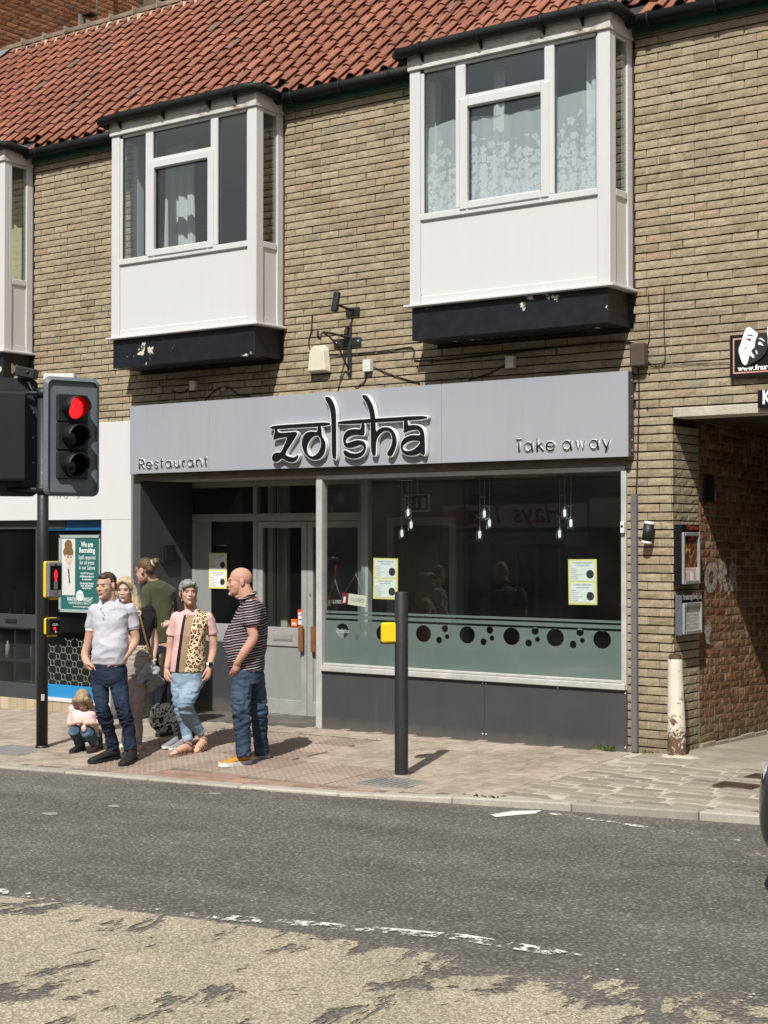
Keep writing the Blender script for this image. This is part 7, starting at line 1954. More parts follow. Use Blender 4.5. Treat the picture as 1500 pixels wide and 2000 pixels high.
jz = lambda c: .35+max(0,1-abs(c.z-.38)/.16)+max(0,1-c.z/.22)*1.2
p.part("jeans", [legL, legR, hips], DEN1, .0065, 2, folds(.014, 12, 2.4, 1, jz))
p.part("belt", [ringS([(*Q(334,1000,.0),.150,.112),(*Q(334,1014,.0),.151,.113)])], plain("black_leather", (.012,.012,.012), .5), .006, 2)
BSH = plain("black_trainer", (.012,.012,.013), .65, .25, 30, .2)
p.shoe(p.on(*Z2(405,1872)), p.on(*Z2(178,1912)), .050, .115, BSH, BSH, ankle=.03); p.shoe(p.on(*Z2(568,1890)), p.on(*Z2(515,1942)), .050, .115, BSH, BSH, ankle=.03)
HB1 = m_hair("short_brown_hair", (.035,.020,.012), (.085,.050,.030))
E_ = p.hE; p.part("hair", [E_(0,.024,.046,.0745,.090,.074), E_(0,-.026,.078,.056,.050,.034), E_(.0,.078,-.01,.058,.032,.05)], HB1, .0045, 1, folds(.0028, 60, .6, 2))
p.finish(SK1)

# ---------- blonde woman behind him
p = Person(258, 1462, "person in black top and grey trousers holding a jacket, behind the grey polo shirt")
SK2 = m_skin("skin_fair_pink", (.61,.405,.325))
p.head(Q(487,335,-.03), 8, 4, 0, .97, .93, .9, True, brow=(.25,.16,.09))
p.skin.append(tubeS([Q(500,390,0),Q(530,480,.03)],[.05,.058])); p.skin.append(ringS([(*Q(570,505,.02),.13,.06),(*Q(600,620,.02),.13,.085),(*Q(630,830,.0),.11,.08),(*Q(605,1000,.0),.12,.09)]))
p.skin.append(ellS(Q(560,520,-.055),(.075,.03,.05)))
for (hip, kn, an) in ((Q(560,1000),Q(520,1430,-.03),Q(478,1730,.0)), (Q(640,1000),Q(592,1430,-.03),Q(600,1730,.0))): p.skin.append(tubeS([hip,kn+Vector((0,.02,0)),an],[.04,.028,.024]))
arm = [Q(700,540,.03),Q(728,700,.05),Q(748,830,.05),Q(738,960,.0),Q(735,985,-.01)]; p.skin.append(tubeS(arm,[.042,.036,.033,.026,.024])); p.hand(Q(735,985,-.02), Vector((.0,-.1,-1)), Vector((-1,-.3,0)), curl=.55, sc=.95, to=(-.5,-.6,0))
p.skin.append(tubeS([Q(480,540,.05),Q(455,700,.10),Q(470,900,.08)],[.045,.04,.03]))
BLT = m_fabric("black_cotton", (.012,.012,.013), .2)
p.part("top", [ringS([(*Q(600,505,.03),.12,.06),(*Q(610,560,.02),.14,.085),(*Q(615,660,-.0),.125,.105),(*Q(628,780,.0),.098,.09),(*Q(630,842,.0),.102,.09)]), tubeS([Q(700,518,.03),Q(716,600,.045),Q(724,676,.05)],[.055,.050,.047],e=.2), tubeS([Q(510,520,.04),Q(485,640,.07)],[.055,.05])], BLT, .0065, 3, folds(.005,9,1.4,7))
GT = m_fabric("stone_grey_twill", (.36,.315,.285), .08, 280, .2)
p.part("trousers", [ringS([(*Q(630,842,.0),.100,.09),(*Q(612,930,.0),.118,.10),(*Q(605,1020,.0),.126,.105),(*Q(600,1110,.0),.115,.09)]), tubeS([Q(560,1010),Q(545,1200,-.01),Q(525,1430,-.02),Q(498,1600,.02),Q(482,1735,.0)],[.070,.064,.050,.043,.034],e=.15), tubeS([Q(640,1010),Q(620,1200,-.01),Q(595,1430,-.02),Q(600,1600,.02),Q(600,1745,.0)],[.072,.066,.052,.044,.035],e=.15)], GT, .0065, 2, folds(.009,11,2.6,5, lambda c: .4+max(0,1-abs(c.z-.42)/.15)+max(0,1-abs(c.z-.88)/.12)))
LEO = NT("leopard_print"); t_ = LEO; p_ = t_.pos(); v_ = t_.n('TexVoronoi'); v_.inputs['Scale'].default_value = 19; t_.l(p_, v_.inputs['Vector']); ve = t_.n('TexVoronoi', feature='DISTANCE_TO_EDGE'); ve.inputs['Scale'].default_value = 19; t_.l(p_, ve.inputs['Vector'])
c_ = t_.ramp(ve.outputs['Distance'], [(.0,(.70,.52,.32)),(.07,(.66,.47,.27)),(.10,(.025,.013,.008)),(.24,(.02,.01,.006)),(.30,(.30,.14,.05)),(.5,(.22,.09,.03))]); t_.color(t_.mix(t_.ramp(t_.noise(p_, 26, 3), [(.58,0),(.62,1)]), c_, (.68,.50,.30))); t_.set(rough=.8); LEO = t_.mat
p.part("belt", [ringS([(*Q(631,838,.0),.105,.094),(*Q(626,880,.0),.110,.097)])], LEO, .006, 2)
STRAP = plain("olive_strap", (.17,.125,.045), .6, .15, 20, .1)
mb = MB(); mb.tube(crom([Q(612,470,-.03),Q(628,540,-.105),Q(655,640,-.13),Q(690,780,-.115),Q(720,900,-.10)],4), .011, 6); p.raw("bag_strap", mb, STRAP)
mb = MB(); c0 = Q(631,548,-.122); mb.tube([c0+Vector((.018*math.cos(a*.7854),-.008,.018*math.sin(a*.7854))) for a in range(8)], .006, 6, closed=True); p.raw("strap_ring", mb, plain("pale_metal", (.75,.70,.58), .35, .05, 8, 0, metal=.4))
mb = MB(); mb.lathe([(.031,-.014),(.034,-.014),(.034,.014),(.031,.014)], tuple(Q(738,975,-.005)), 14); p.raw("bracelet", mb, plain("cream_band", (.75,.66,.45), .5))
JK = m_fabric("grey_denim_jacket", (.30,.315,.355), .12, 260, .3)
p.part("held_jacket", [tubeS([Q(725,1010,-.04),Q(705,1060,-.08),Q(672,1110,-.09),Q(648,1165,-.08)],[.026,.045,.052,.032]), tubeS([Q(740,1040,-.05),Q(765,1105,-.06),Q(800,1165,-.04)],[.034,.052,.038]), tubeS([Q(720,1100,-.06),Q(735,1180,-.05),Q(718,1245,-.05)],[.045,.045,.024])], JK, .006, 1, folds(.020,14,1,9))
LBAG = plain("brown_leather_bag", (.05,.03,.018), .5, .2, 12, .1)
p.part("shoulder_bag", [ringS([(*Q(790,915,.12),.03,.05),(*Q(795,960,.12),.05,.07),(*Q(800,1100,.12),.055,.08),(*Q(800,1180,.12),.04,.06)])], LBAG, .008, 2, folds(.006,9,1,4))
SAN = plain("cream_sandal", (.70,.62,.50), .5, .1, 20, .05); SANP = plain("pink_sandal", (.55,.36,.28), .5, .1, 20, .05)
p.shoe(p.on(*Z2(482,1748)), p.on(*Z2(440,1796)), .040, .055, SAN, SAN); p.shoe(p.on(*Z2(600,1756)), p.on(*Z2(628,1812)), .040, .05, SANP, SANP)
HBL = m_hair("blonde_hair", (.36,.265,.15), (.64,.54,.37))
E_ = p.hE; T = p.hT
p.part("hair", [E_(0,.022,.050,.080,.092,.076), tubeS([T(-.068,-.02,.06),T(-.086,-.012,-.02),T(-.085,.0,-.10),T(-.080,.0,-.155)],[.024,.027,.03,.022]), tubeS([T(.05,-.03,.075),T(.088,-.015,.0),T(.105,-.005,-.09),T(.125,-.0,-.165),T(.150,.01,-.20)],[.022,.030,.036,.034,.016]), E_(0,.06,-.06,.085,.05,.12), tubeS([T(-.005,-.075,.098),T(-.05,-.072,.07),T(-.074,-.04,.02)],[.012,.018,.018]), tubeS([T(.0,-.076,.098),T(.048,-.070,.075),T(.074,-.045,.02)],[.012,.018,.02])], HBL, .0052, 2, folds(.006, 26, .35, 6))
p.finish(SK2)

# ---------- man with a bun, seen from behind
p = Person(333, 1430, "person in olive sweatshirt facing away towards the dark shop panel")
p.head(Q(655,160,-.0), 112, 16, 0, 1.02, 1.0, 1.0, eyes=False)
p.skin.append(tubeS([Q(690,200,.03),Q(735,270,.05)],[.056,.062])); p.skin.append(ringS([(*Q(770,310,.05),.14,.08),(*Q(785,500,.05),.15,.10),(*Q(805,800,.05),.13,.1),(*Q(820,1000,.05),.13,.09)]))
for an in ((Q(800,1630,.02)), (Q(880,1630,.1))): p.skin.append(tubeS([Q(825,950,.05), (Q(825,950,.05)+an)*.5, an],[.045,.03,.025]))
p.skin.append(tubeS([Q(692,370,.0),Q(660,490,-.075),Q(605,620,-.2)],[.04,.038,.028])); p.hand(Q(600,640,-.21), Vector((-1,-.3,-.1)), Vector((0,0,1)), curl=.5, to=(0,-1,0))
p.skin.append(tubeS([Q(862,380,.12),Q(884,560,.16),Q(880,720,.11)],[.04,.038,.03]))
OLV = m_fabric("olive_sweatshirt", (.062,.062,.034), .14, 220, .2)
p.part("sweatshirt", [ringS([(*Q(735,255,.05),.065,.062),(*Q(755,285,.05),.115,.08),(*Q(772,325,.05),.150,.10),(*Q(775,430,.05),.155,.112),(*Q(790,600,.05),.135,.112),(*Q(805,740,.05),.118,.108),(*Q(808,812,.05),.110,.10)]), tubeS([Q(690,350,.0),Q(662,480,-.07),Q(620,590,-.17)],[.062,.056,.045]), tubeS([Q(865,350,.12),Q(885,560,.16),Q(880,730,.11)],[.062,.056,.045])], OLV, .0065, 2, folds(.011,8,.8,12))
BDN = m_denim("black_denim", (.012,.014,.02), (.04,.045,.06), .4)
p.part("jeans", [ringS([(*Q(812,800,.05),.105,.09),(*Q(820,900,.05),.115,.10),(*Q(825,1010,.05),.11,.09)]), tubeS([Q(795,960,.03),Q(805,1260,.02),Q(805,1620,.02)],[.072,.057,.047],e=.15), tubeS([Q(855,960,.09),Q(868,1260,.08),Q(878,1600,.1)],[.072,.057,.047],e=.15)], BDN, .008, 3, folds(.007,9,1.6,4))
p.shoe(p.on(*Z2(930,1650)), p.on(*Z2(820,1668)), .048, .08, BSH, BSH); p.shoe(p.on(*Z2(985,1618)), p.on(*Z2(885,1625)), .048, .08, BSH, BSH)
HBR = m_hair("brown_tied_hair", (.055,.030,.015), (.15,.09,.045), (14,60,60))
E_ = p.hE; T = p.hT
p.part("hair", [E_(0,.024,.045,.078,.095,.076), E_(0,.07,.0,.062,.045,.06), tubeS([T(0,.09,.03),T(0,.125,.04)],[.035,.026])], HBR, .005, 2, folds(.003, 40, 1, 2))
p.part("hair_bun", [E_(0,.150,.048,.034,.034,.036)], HBR, .005, 2, folds(.006, 30, 1, 3))
mb = MB(); c0 = T(0,.122,.042); ax = (T(0,.16,.05)-c0).normalized(); u_ = ax.orthogonal().normalized(); w_ = ax.cross(u_)
mb.tube([c0+(u_*math.cos(a*.5236)+w_*math.sin(a*.5236))*.031 for a in range(12)], .0085, 7, closed=True); p.raw("hair_tie", mb, plain("cream_scrunchie", (.72,.64,.45), .8, .1, 30, .2))
p.finish(m_skin("skin_rosy", (.55,.34,.265), .4))

# ---------- crouching child
p = Person(165, 1468, "small person crouching on the pavement in pink top and jeans, head bowed")
Q = lambda a, b, d=0: p.P(*Z4(a, b), d)
T = p.head(Q(255,300,-.02), 6, 40, -4, .80, .85, .8, True, brow=(.4,.28,.15))
p.skin.append(tubeS([Q(265,370,.03),Q(275,430,.05)],[.038,.042])); p.skin.append(ringS([(*Q(265,440,.05),.085,.05),(*Q(270,550,.03),.09,.07),(*Q(300,700,.03),.10,.09),(*Q(330,850,.06),.11,.10)]))
p.skin.append(tubeS([Q(70,440,.04),Q(50,560,.03),Q(50,665,-.02),Q(130,655,-.10),Q(185,640,-.13)],[.031,.029,.027,.022,.018])); p.hand(Q(180,640,-.13), Vector((1,-.2,.1)), Vector((0,-.2,1)), curl=.5, sc=.62, to=(0,1,0))
p.skin.append(tubeS([Q(455,455,.04),Q(495,570,.03),Q(490,660,-.02),Q(440,665,-.10),Q(415,655,-.13)],[.031,.029,.027,.022,.018])); p.hand(Q(420,655,-.13), Vector((-1,-.2,.1)), Vector((0,-.2,1)), curl=.5, sc=.62, to=(0,1,0))
for kn, an in ((Q(140,745,-.10),Q(190,980,.0)),(Q(330,760,-.12),Q(430,990,.0))): p.skin.append(tubeS([Q(300,880,.12),kn+Vector((0,.02,-.02)),an],[.035,.03,.025]))
p.skin.append(ellS(Q(312,735,-.145),(.026,.018,.034)))
PK = m_fabric("pale_pink_cotton", (.70,.54,.535), .06, 260, .12)
p.part("top", [ringS([(*Q(268,400,.05),.045,.04),(*Q(258,430,.05),.105,.06),(*Q(260,500,.03),.115,.078),(*Q(268,600,.01),.105,.085),(*Q(285,690,.01),.11,.09),(*Q(310,770,.05),.105,.09)]), tubeS([Q(110,415,.04),Q(62,455,.04)],[.040,.036],e=.3), tubeS([Q(415,425,.04),Q(462,465,.04)],[.040,.036],e=.3)], PK, .0065, 3, folds(.006,11,1,8))
DEN3 = m_denim("washed_denim", (.05,.085,.13), (.20,.28,.36), .7)
p.part("jeans", [ringS([(*Q(310,760,.06),.105,.09),(*Q(320,850,.08),.12,.10),(*Q(330,920,.09),.09,.08)]), tubeS([Q(240,860,.08),Q(165,790,-.06),Q(142,775,-.10),Q(165,860,-.04),Q(195,985,.0)],[.058,.054,.052,.043,.036],e=.2), tubeS([Q(400,860,.08),Q(360,800,-.06),Q(345,795,-.11),Q(400,890,-.04),Q(440,985,.0)],[.060,.056,.053,.044,.038],e=.2)], DEN3, .0065, 3, folds(.006,12,1.4,3))
DSH = plain("dark_child_shoe", (.018,.014,.016), .6, .3, 30, .15)
p.shoe(p.on(*Z4(225,1060)), p.on(*Z4(105,1115)), .036, .085, DSH, DSH, ankle=.02); p.shoe(p.on(*Z4(510,1065)), p.on(*Z4(380,1120)), .036, .085, plain("maroon_child_shoe", (.05,.014,.02), .6, .4, 14, .15), DSH, ankle=.02)
E_ = p.hE; T = p.hT
p.part("hair", [E_(0,.018,.040,.082,.10,.082), E_(0,-.04,.065,.066,.058,.045), tubeS([T(-.062,-.045,.06),T(-.085,-.03,-.01),T(-.078,-.02,-.075)],[.026,.03,.02]), tubeS([T(.062,-.045,.06),T(.085,-.03,-.01),T(.078,-.02,-.075)],[.026,.03,.02]), E_(0,.06,-.03,.08,.06,.08)], m_hair("child_blonde_hair", (.20,.135,.07), (.42,.32,.20), (50,12,50)), .0052, 2, folds(.005, 26, .5, 6))
p.finish(m_skin("skin_child", (.64,.45,.37)))

# ---------- woman in the pink and leopard print top
p = Person(362, 1470, "person in pink and leopard print top, light jeans and sandals")
Q = lambda a, b, d=0: p.P(*Z3(a, b), d)
T = p.head(Q(316,362,-.03), -18, -4, 2, .99, .95, .95, True, brow=(.16,.12,.10))
p.skin.append(tubeS([Q(322,420,.0),Q(335,530,.03)],[.052,.06])); p.skin.append(ringS([(*Q(345,560,.02),.13,.065),(*Q(340,700,.02),.14,.10),(*Q(310,950,.0),.14,.10),(*Q(305,1150,.0),.14,.11)]))
p.skin.append(tubeS([Q(200,610,.03),Q(170,700,.045),Q(148,800,.05),Q(140,900,.05),Q(120,1030,.0),Q(118,1060,-.01)],[.040,.040,.038,.034,.027,.025])); p.hand(Q(118,1060,-.01), Vector((.08,-.1,-1)), Vector((.4,-1,0)), curl=.6, sc=.95, to=(1,0,0))
p.skin.append(tubeS([Q(490,610,.03),Q(518,700,.045),Q(533,800,.05),Q(532,890,.05),Q(508,1020,.0),Q(503,1045,-.01)],[.040,.040,.039,.036,.028,.026])); p.hand(Q(502,1045,-.01), Vector((-.12,-.1,-1)), Vector((-.4,-1,0)), curl=.35, sc=.98, to=(-1,0,0))
L1 = [Q(235,1130,.0),Q(240,1270,-.02),Q(255,1420,-.02),Q(285,1570,.02),Q(308,1690,.0),Q(326,1770,.0)]; L2 = [Q(378,1130,.0),Q(340,1260,-.07),Q(298,1385,-.11),Q(345,1500,-.02),Q(408,1625,.08),Q(436,1700,.085)]
for pts in (L1, L2): p.skin.append(tubeS(pts,[.045,.042,.036,.032,.031,.030]))
TEE = NT("pink_leopard_panel_cotton"); t_ = TEE; p_ = t_.pos(); sp_ = t_.n('SeparateXYZ'); t_.l(p_, sp_.inputs[0])
za_, zb2 = Q(0,570).z, Q(0,1085).z; xa = lambda a: Q(a,800).x
def edge(top, bot):        # signed distance from a slanted panel seam
    sl_ = (xa(top)-xa(bot))/(za_-zb2); return t_.math('SUBTRACT', sp_.outputs[0], t_.math('ADD', xa(bot)-sl_*zb2, t_.math('MULTIPLY', sp_.outputs[2], sl_)))
gt = lambda q: t_.math('GREATER_THAN', q, 0.0)
leo = t_.n('TexVoronoi', feature='DISTANCE_TO_EDGE'); leo.inputs['Scale'].default_value = 25; t_.l(p_, leo.inputs['Vector'])
lc = t_.ramp(leo.outputs['Distance'], [(.0,(.76,.62,.44)),(.10,(.72,.56,.36)),(.13,(.03,.015,.01)),(.26,(.025,.012,.008)),(.32,(.36,.18,.07)),(.5,(.28,.12,.04))])
lc = t_.mix(t_.ramp(t_.noise(p_, 34, 3), [(.56,0),(.60,1)]), lc, (.74,.58,.38))
c_ = t_.mix(gt(edge(278,205)), (.66,.42,.41), (.018,.013,.013)); c_ = t_.mix(gt(edge(302,240)), c_, (.34,.235,.15)); c_ = t_.mix(gt(edge(372,292)), c_, lc); c_ = t_.mix(gt(edge(492,482)), c_, (.66,.42,.41))
top_ = t_.math('GREATER_THAN', sp_.outputs[2], Q(0,562).z); c_ = t_.mix(t_.math('MULTIPLY', top_, t_.math('LESS_THAN', sp_.outputs[0], xa(392))), c_, (.66,.42,.41))
t_.color(c_); t_.set(rough=.85, spec=.15); t_.bump(t_.noise(p_, 280, 2), .12, .003); TEE = t_.mat
p.part("top", [ringS([(*Q(338,512,.02),.062,.060),(*Q(340,538,.02),.105,.075),(*Q(345,585,.02),.148,.095),(*Q(340,680,-.005),.142,.116),(*Q(325,820,-.01),.142,.118),(*Q(315,960,-.01),.150,.122),(*Q(308,1075,.0),.154,.118)]), tubeS([Q(205,592,.03),Q(175,680,.045),Q(160,745,.05)],[.058,.055,.053],e=.2), tubeS([Q(482,590,.03),Q(510,680,.045),Q(527,735,.05)],[.058,.055,.053],e=.2)], TEE, .006, 2, folds(.008,9,.7,11))
DEN4 = m_denim("light_blue_denim", (.17,.26,.36), (.38,.49,.58), .6, (.45,.85))
p.part("jeans", [ringS([(*Q(308,1060,.0),.140,.11),(*Q(306,1130,.0),.148,.115),(*Q(310,1220,.0),.132,.10)]), tubeS([Q(235,1130,.0),Q(240,1270,-.02),Q(255,1420,-.02),Q(285,1570,.02),Q(308,1690,.0)],[.080,.073,.061,.053,.046],e=.15), tubeS([Q(378,1130,.0),Q(340,1260,-.07),Q(298,1385,-.11),Q(345,1500,-.02),Q(408,1625,.08)],[.082,.078,.068,.056,.047],e=.15)], DEN4, .0065, 2, folds(.010,11,2.2,6, lambda c: .4+max(0,1-abs(c.z-.45)/.2)))
CUF = m_denim("light_denim_cuff", (.32,.42,.50), (.50,.58,.64), .5)
for a, b, r_ in ((Q(304,1675,.0),Q(310,1700,.0),.049),(Q(402,1608,.075),Q(416,1634,.085),.050)): p.part("cuff", [tubeS([a,b],[r_,r_],14,2,e=.2)], CUF, .006, 2)
def sandal(pp, heel, toe, w):
    heel, toe = Vector(heel), Vector(toe); f = (toe-heel); L = f.length; f.normalize(); q = Vector((0,0,1)).cross(f); B = lambda a,b,c: heel+f*(a*L)+q*b+Vector((0,0,c))
    pp.skin += [tubeS([B(.08,0,.05),B(.3,0,.06),B(.55,0,.045),B(.8,0,.03)],[.034,.036,.034,.022]), tubeS([B(.12,0,.045),B(.15,0,.085)],[.034,.030])]
    for o_, e_ in ((-.030,.86),(-.015,.93),(.0,.96),(.014,.96),(.029,.98)): pp.skin.append(tubeS([B(.72,o_*.8,.026),B(e_,o_,.020)],[.012,.0095],8,2))
    mb = MB(); prof = [(0,.6),(.08,.8),(.3,.8),(.5,.85),(.75,1.05),(.92,.9),(1.02,.4)]; out = [B(a,w*b,0) for a,b in prof]+[B(a,-w*b,0) for a,b in prof[::-1]]; m_ = len(out)
    mb.add(out+[v+Vector((0,0,.014)) for v in out], [tuple(range(m_-1,-1,-1)),tuple(range(m_,2*m_))]+[(i,(i+1)%m_,(i+1)%m_+m_,i+m_) for i in range(m_)]); pp.raw("sandal_sole", mb, plain("tan_sandal_sole", (.36,.20,.13), .6, .1, 20, .1))
    mb = MB()
    for a in (.40,.58,.74): mb.tube([B(a,-.042,.018),B(a,-.03,.058),B(a,0,.080 if a < .5 else .068 if a < .7 else .054),B(a,.03,.058),B(a,.042,.018)], .0055, 6)
    mb.tube([B(.84,0,.03),B(.7,0,.06),B(.4,0,.088)], .006, 6); mb.tube([B(.02,-.03,.06),B(.2,-.04,.10),B(.3,0,.115),B(.2,.04,.10),B(.02,.03,.06),B(-.03,0,.065)], .006, 6, closed=True)
    pp.raw("sandal_straps", mb, plain("patterned_strap", (.42,.26,.17), .5, .6, 60, .1))
sandal(p, p.on(*Z3(345,1822)), p.on(*Z3(178,1848)), .042)
sandal(p, Q(456,1775,.10), Q(376,1826,-.06), .042)
mb = MB(); c0 = Q(510,1012,.0); mb.lathe([(.0315,-.016),(.0345,-.016),(.0345,.016),(.0315,.016)], tuple(c0), 16); mb.m(1).obox(c0+Vector((.012,-.034,0)), .036, .014, .042, Matrix.Identity(3)); p.raw("wrist_watch", mb, [plain("white_band", (.75,.74,.72), .5), BLACK])
mb = MB(); mb.tube([Q(121,1038,.0)+Vector((.031*math.cos(a*.5236),.031*math.sin(a*.5236),0)) for a in range(12)], .005, 6, closed=True); p.raw("bracelet", mb, CHROME)
mb = MB(); mb.tube([Q(290,540,-.075),Q(305,590,-.118),Q(330,545,-.085)], .0016, 5); p.raw("necklace", mb, plain("gold_chain", (.7,.5,.2), .3, .05, 8, 0, metal=.9))
E_ = p.hE; T = p.hT
p.part("hair", [E_(0,.022,.046,.080,.094,.078), E_(-.015,-.038,.080,.056,.048,.034), tubeS([T(.03,-.076,.082),T(-.025,-.084,.072),T(-.062,-.066,.045)],[.014,.018,.013]), E_(-.071,.012,.03,.012,.036,.036), E_(.071,.014,.03,.011,.034,.036), E_(0,.08,-.015,.064,.034,.052)], m_hair("short_grey_hair", (.11,.105,.10), (.46,.45,.43), (36,36,20)), .005, 2, folds(.007, 30, .6, 6))
p.finish(m_skin("skin_warm", (.55,.345,.26)))

# ---------- someone mostly hidden behind her
p = Person(352, 1459, "person mostly hidden behind the leopard print top, dark trousers and grey shoes showing")
p.head(Q(318,420,.02), -10, 10, 0, .88, .9, .9, True)
p.skin.append(tubeS([Q(322,470,.03),Q(325,540,.04)],[.045,.05])); p.skin.append(ringS([(*Q(325,560,.04),.11,.06),(*Q(320,760,.04),.115,.08),(*Q(310,1000,.04),.11,.08),(*Q(310,1150,.04),.12,.09)]))
for an in (Q(250,1690,.03), Q(330,1690,.03)): p.skin.append(tubeS([Q(300,1120,.04), (Q(300,1120,.04)+an)*.5, an],[.04,.028,.024]))
p.skin.append(tubeS([Q(235,610,.04),Q(190,700,.02),Q(160,640,.0)],[.035,.03,.022])); p.hand(Q(165,640,.0), Vector((-.9,0,-.2)), Vector((0,0,1)), curl=.6, sc=.7, to=(0,-1,0))
p.part("top", [ringS([(*Q(325,535,.04),.09,.06),(*Q(322,600,.04),.145,.085),(*Q(318,760,.04),.13,.10),(*Q(312,1020,.04),.13,.10)])], BLT, .008, 3)
p.part("trousers", [ringS([(*Q(312,1000,.04),.12,.09),(*Q(305,1120,.04),.13,.10)]), tubeS([Q(275,1100,.04),Q(262,1400,.03),Q(252,1680,.03)],[.06,.048,.040],e=.2), tubeS([Q(335,1100,.04),Q(332,1400,.03),Q(332,1680,.03)],[.06,.048,.040],e=.2)], BDN, .008, 3)
GSH = plain("grey_canvas_shoe", (.24,.245,.26), .8, .1, 30, .15); WT = plain("white_rubber", (.70,.69,.66), .6, .06, 10, .03)
p.shoe(p.on(*Z3(232,1752)), p.on(*Z3(92,1776)), .042, .095, GSH, WT, sole_h=.022); p.shoe(p.on(*Z3(318,1768)), p.on(*Z3(178,1792)), .042, .095, GSH, WT, sole_h=.022)
E_ = p.hE; p.part("hair", [E_(0,.022,.048,.082,.095,.078), E_(0,.06,-.05,.08,.05,.09)], HBR, .006, 2)
p.finish(SK2, .006)

# ---------- bald man in the striped polo
p = Person(470, 1492, "person in striped polo shirt, blue jeans and yellow shoes, standing in profile")
Q = lambda a, b, d=0: p.P(*Z3(a, b), d)
T = p.head(Q(778,262,.0), 80, 2, 0, 1.05, 1.1, 1.0, brow=(.35,.2,.14))
p.skin.append(tubeS([Q(810,320,.0),Q(850,420,.0),Q(872,460,.0)],[.066,.073,.08])); p.skin.append(ellS(Q(765,395,.0),(.035,.04,.024)))
p.skin.append(ringS([(*Q(880,470,.0),.08,.14),(*Q(850,700,.0),.12,.16),(*Q(830,950,.0),.13,.15),(*Q(830,1150,.0),.12,.14)]))
p.skin.append(tubeS([Q(895,540,-.18),Q(910,690,-.205),Q(925,775,-.21),Q(845,900,-.215),Q(790,985,-.20),Q(768,1020,-.175)],[.05,.046,.043,.039,.031,.029])); p.hand(Q(790,985,-.185), Vector((-.35,.15,-1)), Vector((-1,-.2,.2)), curl=.15, to=(0,1,0), thumb=False)
p.skin.append(tubeS([Q(880,560,.2),Q(890,720,.22),Q(800,930,.20)],[.055,.048,.035]))
L1 = [Q(815,1100,-.085),Q(805,1280,-.10),Q(805,1430,-.11),Q(818,1620,-.10),Q(828,1835,-.10)]; L2 = [Q(895,1100,.085),Q(925,1280,.09),Q(945,1430,.10),Q(950,1620,.17),Q(955,1805,.24)]
for pts in (L1, L2): p.skin.append(tubeS(pts,[.05,.04,.034,.03,.028]))
STR = NT("striped_polo_cotton"); t_ = STR; p_ = t_.pos(); sp_ = t_.n('SeparateXYZ'); t_.l(p_, sp_.inputs[0])
# stripes ride down over the belly and up over the back
wob = t_.math('ADD', t_.math('MULTIPLY', sp_.outputs[0], -.16), t_.math('MULTIPLY', t_.math('SUBTRACT', t_.noise(p_, 5, 2), .5), .035))
zz = t_.math('MULTIPLY', t_.math('ADD', sp_.outputs[2], wob), 1/.0225); fr1 = t_.math('FRACT', zz); fr2 = t_.math('FRACT', t_.math('MULTIPLY', zz, .5))
on = t_.math('LESS_THAN', fr1, .30); c_ = t_.mix(on, (.018,.015,.020), t_.mix(t_.math('LESS_THAN', fr2, .5), (.36,.26,.295), (.48,.45,.45)))
t_.color(t_.mix(1.0, c_, t_.ramp(t_.noise(p_, 6, 4), [(.3,.85),(.7,1.1)]), 'MULTIPLY')); t_.set(rough=.88, spec=.12); t_.bump(t_.math('ADD', t_.noise(p_, 280, 2), t_.math('MULTIPLY', t_.noise(p_, 24, 3), 2)), .15, .004); STR = t_.mat
p.part("polo_shirt", [ringS([(*Q(858,425,.0),.066,.07),(*Q(876,450,.0),.082,.12),(*Q(890,500,.0),.106,.18),(*Q(872,600,.0),.140,.19),(*Q(848,700,.0),.168,.185),(*Q(828,800,.0),.183,.18),(*Q(825,900,.0),.178,.175),(*Q(838,1000,.0),.153,.168),(*Q(850,1062,.0),.140,.16)]), tubeS([Q(902,505,-.15),Q(905,580,-.19),Q(906,650,-.20)],[.078,.071,.068],e=.2), tubeS([Q(890,510,.15),Q(895,640,.19)],[.075,.066])], STR, .0065, 2, folds(.011,8,.9,14))
STRC = plain("polo_collar", (.05,.04,.045), .85, .3, 40, .1)
mb = MB(); mb.tube(crom([Q(770,420,-.0),Q(800,428,-.075),Q(865,400,-.095),Q(910,372,-.05),Q(918,360,.0),Q(910,372,.05),Q(865,400,.095),Q(800,428,.075)],3), .013, 8, closed=True); p.raw("collar", mb, STR)
DEN6 = m_denim("mid_blue_denim", (.024,.042,.075), (.085,.13,.195), .65, (.4,.85))
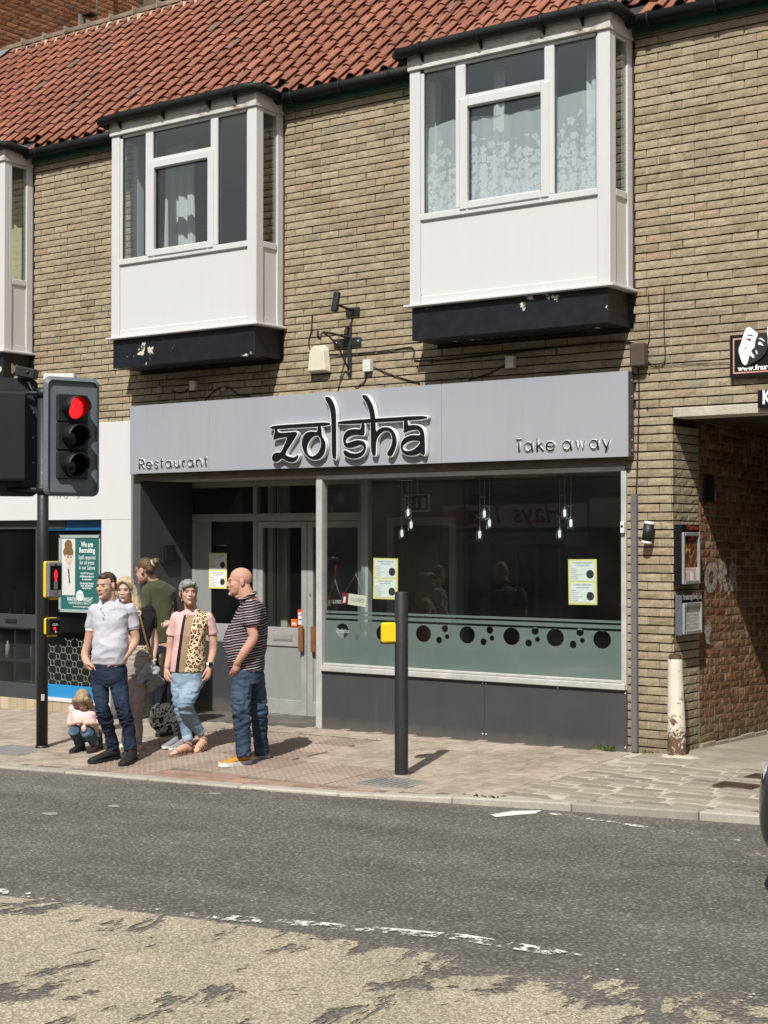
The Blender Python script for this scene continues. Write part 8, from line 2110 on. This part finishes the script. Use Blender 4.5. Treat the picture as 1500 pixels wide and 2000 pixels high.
p.part("jeans", [ringS([(*Q(843,1020,.0),.125,.15),(*Q(845,1090,.0),.137,.155),(*Q(842,1180,.0),.128,.15)]), tubeS(L1,[.095,.084,.072,.066,.062],e=.15), tubeS(L2,[.095,.082,.070,.064,.060],e=.15)], DEN6, .0065, 2, folds(.013,11,2.2,2, lambda c: .45+max(0,1-abs(c.z-.45)/.2)+max(0,1-c.z/.2)))
MUS = plain("mustard_canvas", (.46,.25,.035), .8, .1, 40, .12)
p.shoe(p.on(*Z3(872,1912)), p.on(*Z3(618,1944)), .054, .105, MUS, WT, sole_h=.034, lace=plain("brown_lace", (.09,.05,.02), .8)); p.shoe(p.on(*Z3(1005,1862)), p.on(*Z3(800,1885)), .054, .105, MUS, WT, sole_h=.034)
p.finish(m_skin("skin_ruddy", (.54,.305,.225), .35))

# ---------- patterned bag hanging from her hand
def m_camo():
    t = NT("black_white_camouflage"); q = t.pos(); n = t.noise(q, 20, 3, .5, 1.2); n2 = t.noise(q, 34, 2, .5, .8)
    c = t.mix(t.ramp(n, [(.44,0),(.455,1)]), (.012,.012,.013), (.80,.80,.78)); c = t.mix(t.ramp(n2, [(.57,0),(.585,1)]), c, (.02,.02,.02)); t.color(c); t.set(rough=.6); t.bump(t.noise(q, 60, 3), .2, .004); return t.mat
pb2 = Person(335, 1449, "x"); Q = lambda a, b, d=0: pb2.P(*Z3(a, b), d)
bag = empty("handbag", pb2.base, "round black and white camouflage handbag hanging beside the light blue jeans", "handbag"); bag.rotation_euler = (0,0,YAW)
me = remesh([ringS([(*Q(105,1368,.0),.07,.05),(*Q(105,1400,.0),.125,.075),(*Q(103,1470,.0),.148,.09),(*Q(103,1540,.0),.145,.09),(*Q(105,1595,.0),.115,.08),(*Q(108,1618,.0),.08,.06)])], .0065, 3); displace(me, folds(.006,13,1,4)); me.materials.append(m_camo()); link("bag_body", me, None, bag)
BLT2 = plain("black_webbing", (.014,.014,.015), .7, .15, 20, .1)
for dx, dy in ((-.0,-.045),(.03,.045)): MB().tube(crom([Q(62,1385,dy)+Vector((dx*.3,0,0)),Q(110,1230,dy*.5),Q(128,1165,dy*.2),Q(148,1165,dy*.2),Q(172,1240,dy*.5),Q(165,1385,dy)],3), .011, 6).build("handle", BLT2, bag)
bpy.data.scenes.remove(TMP)
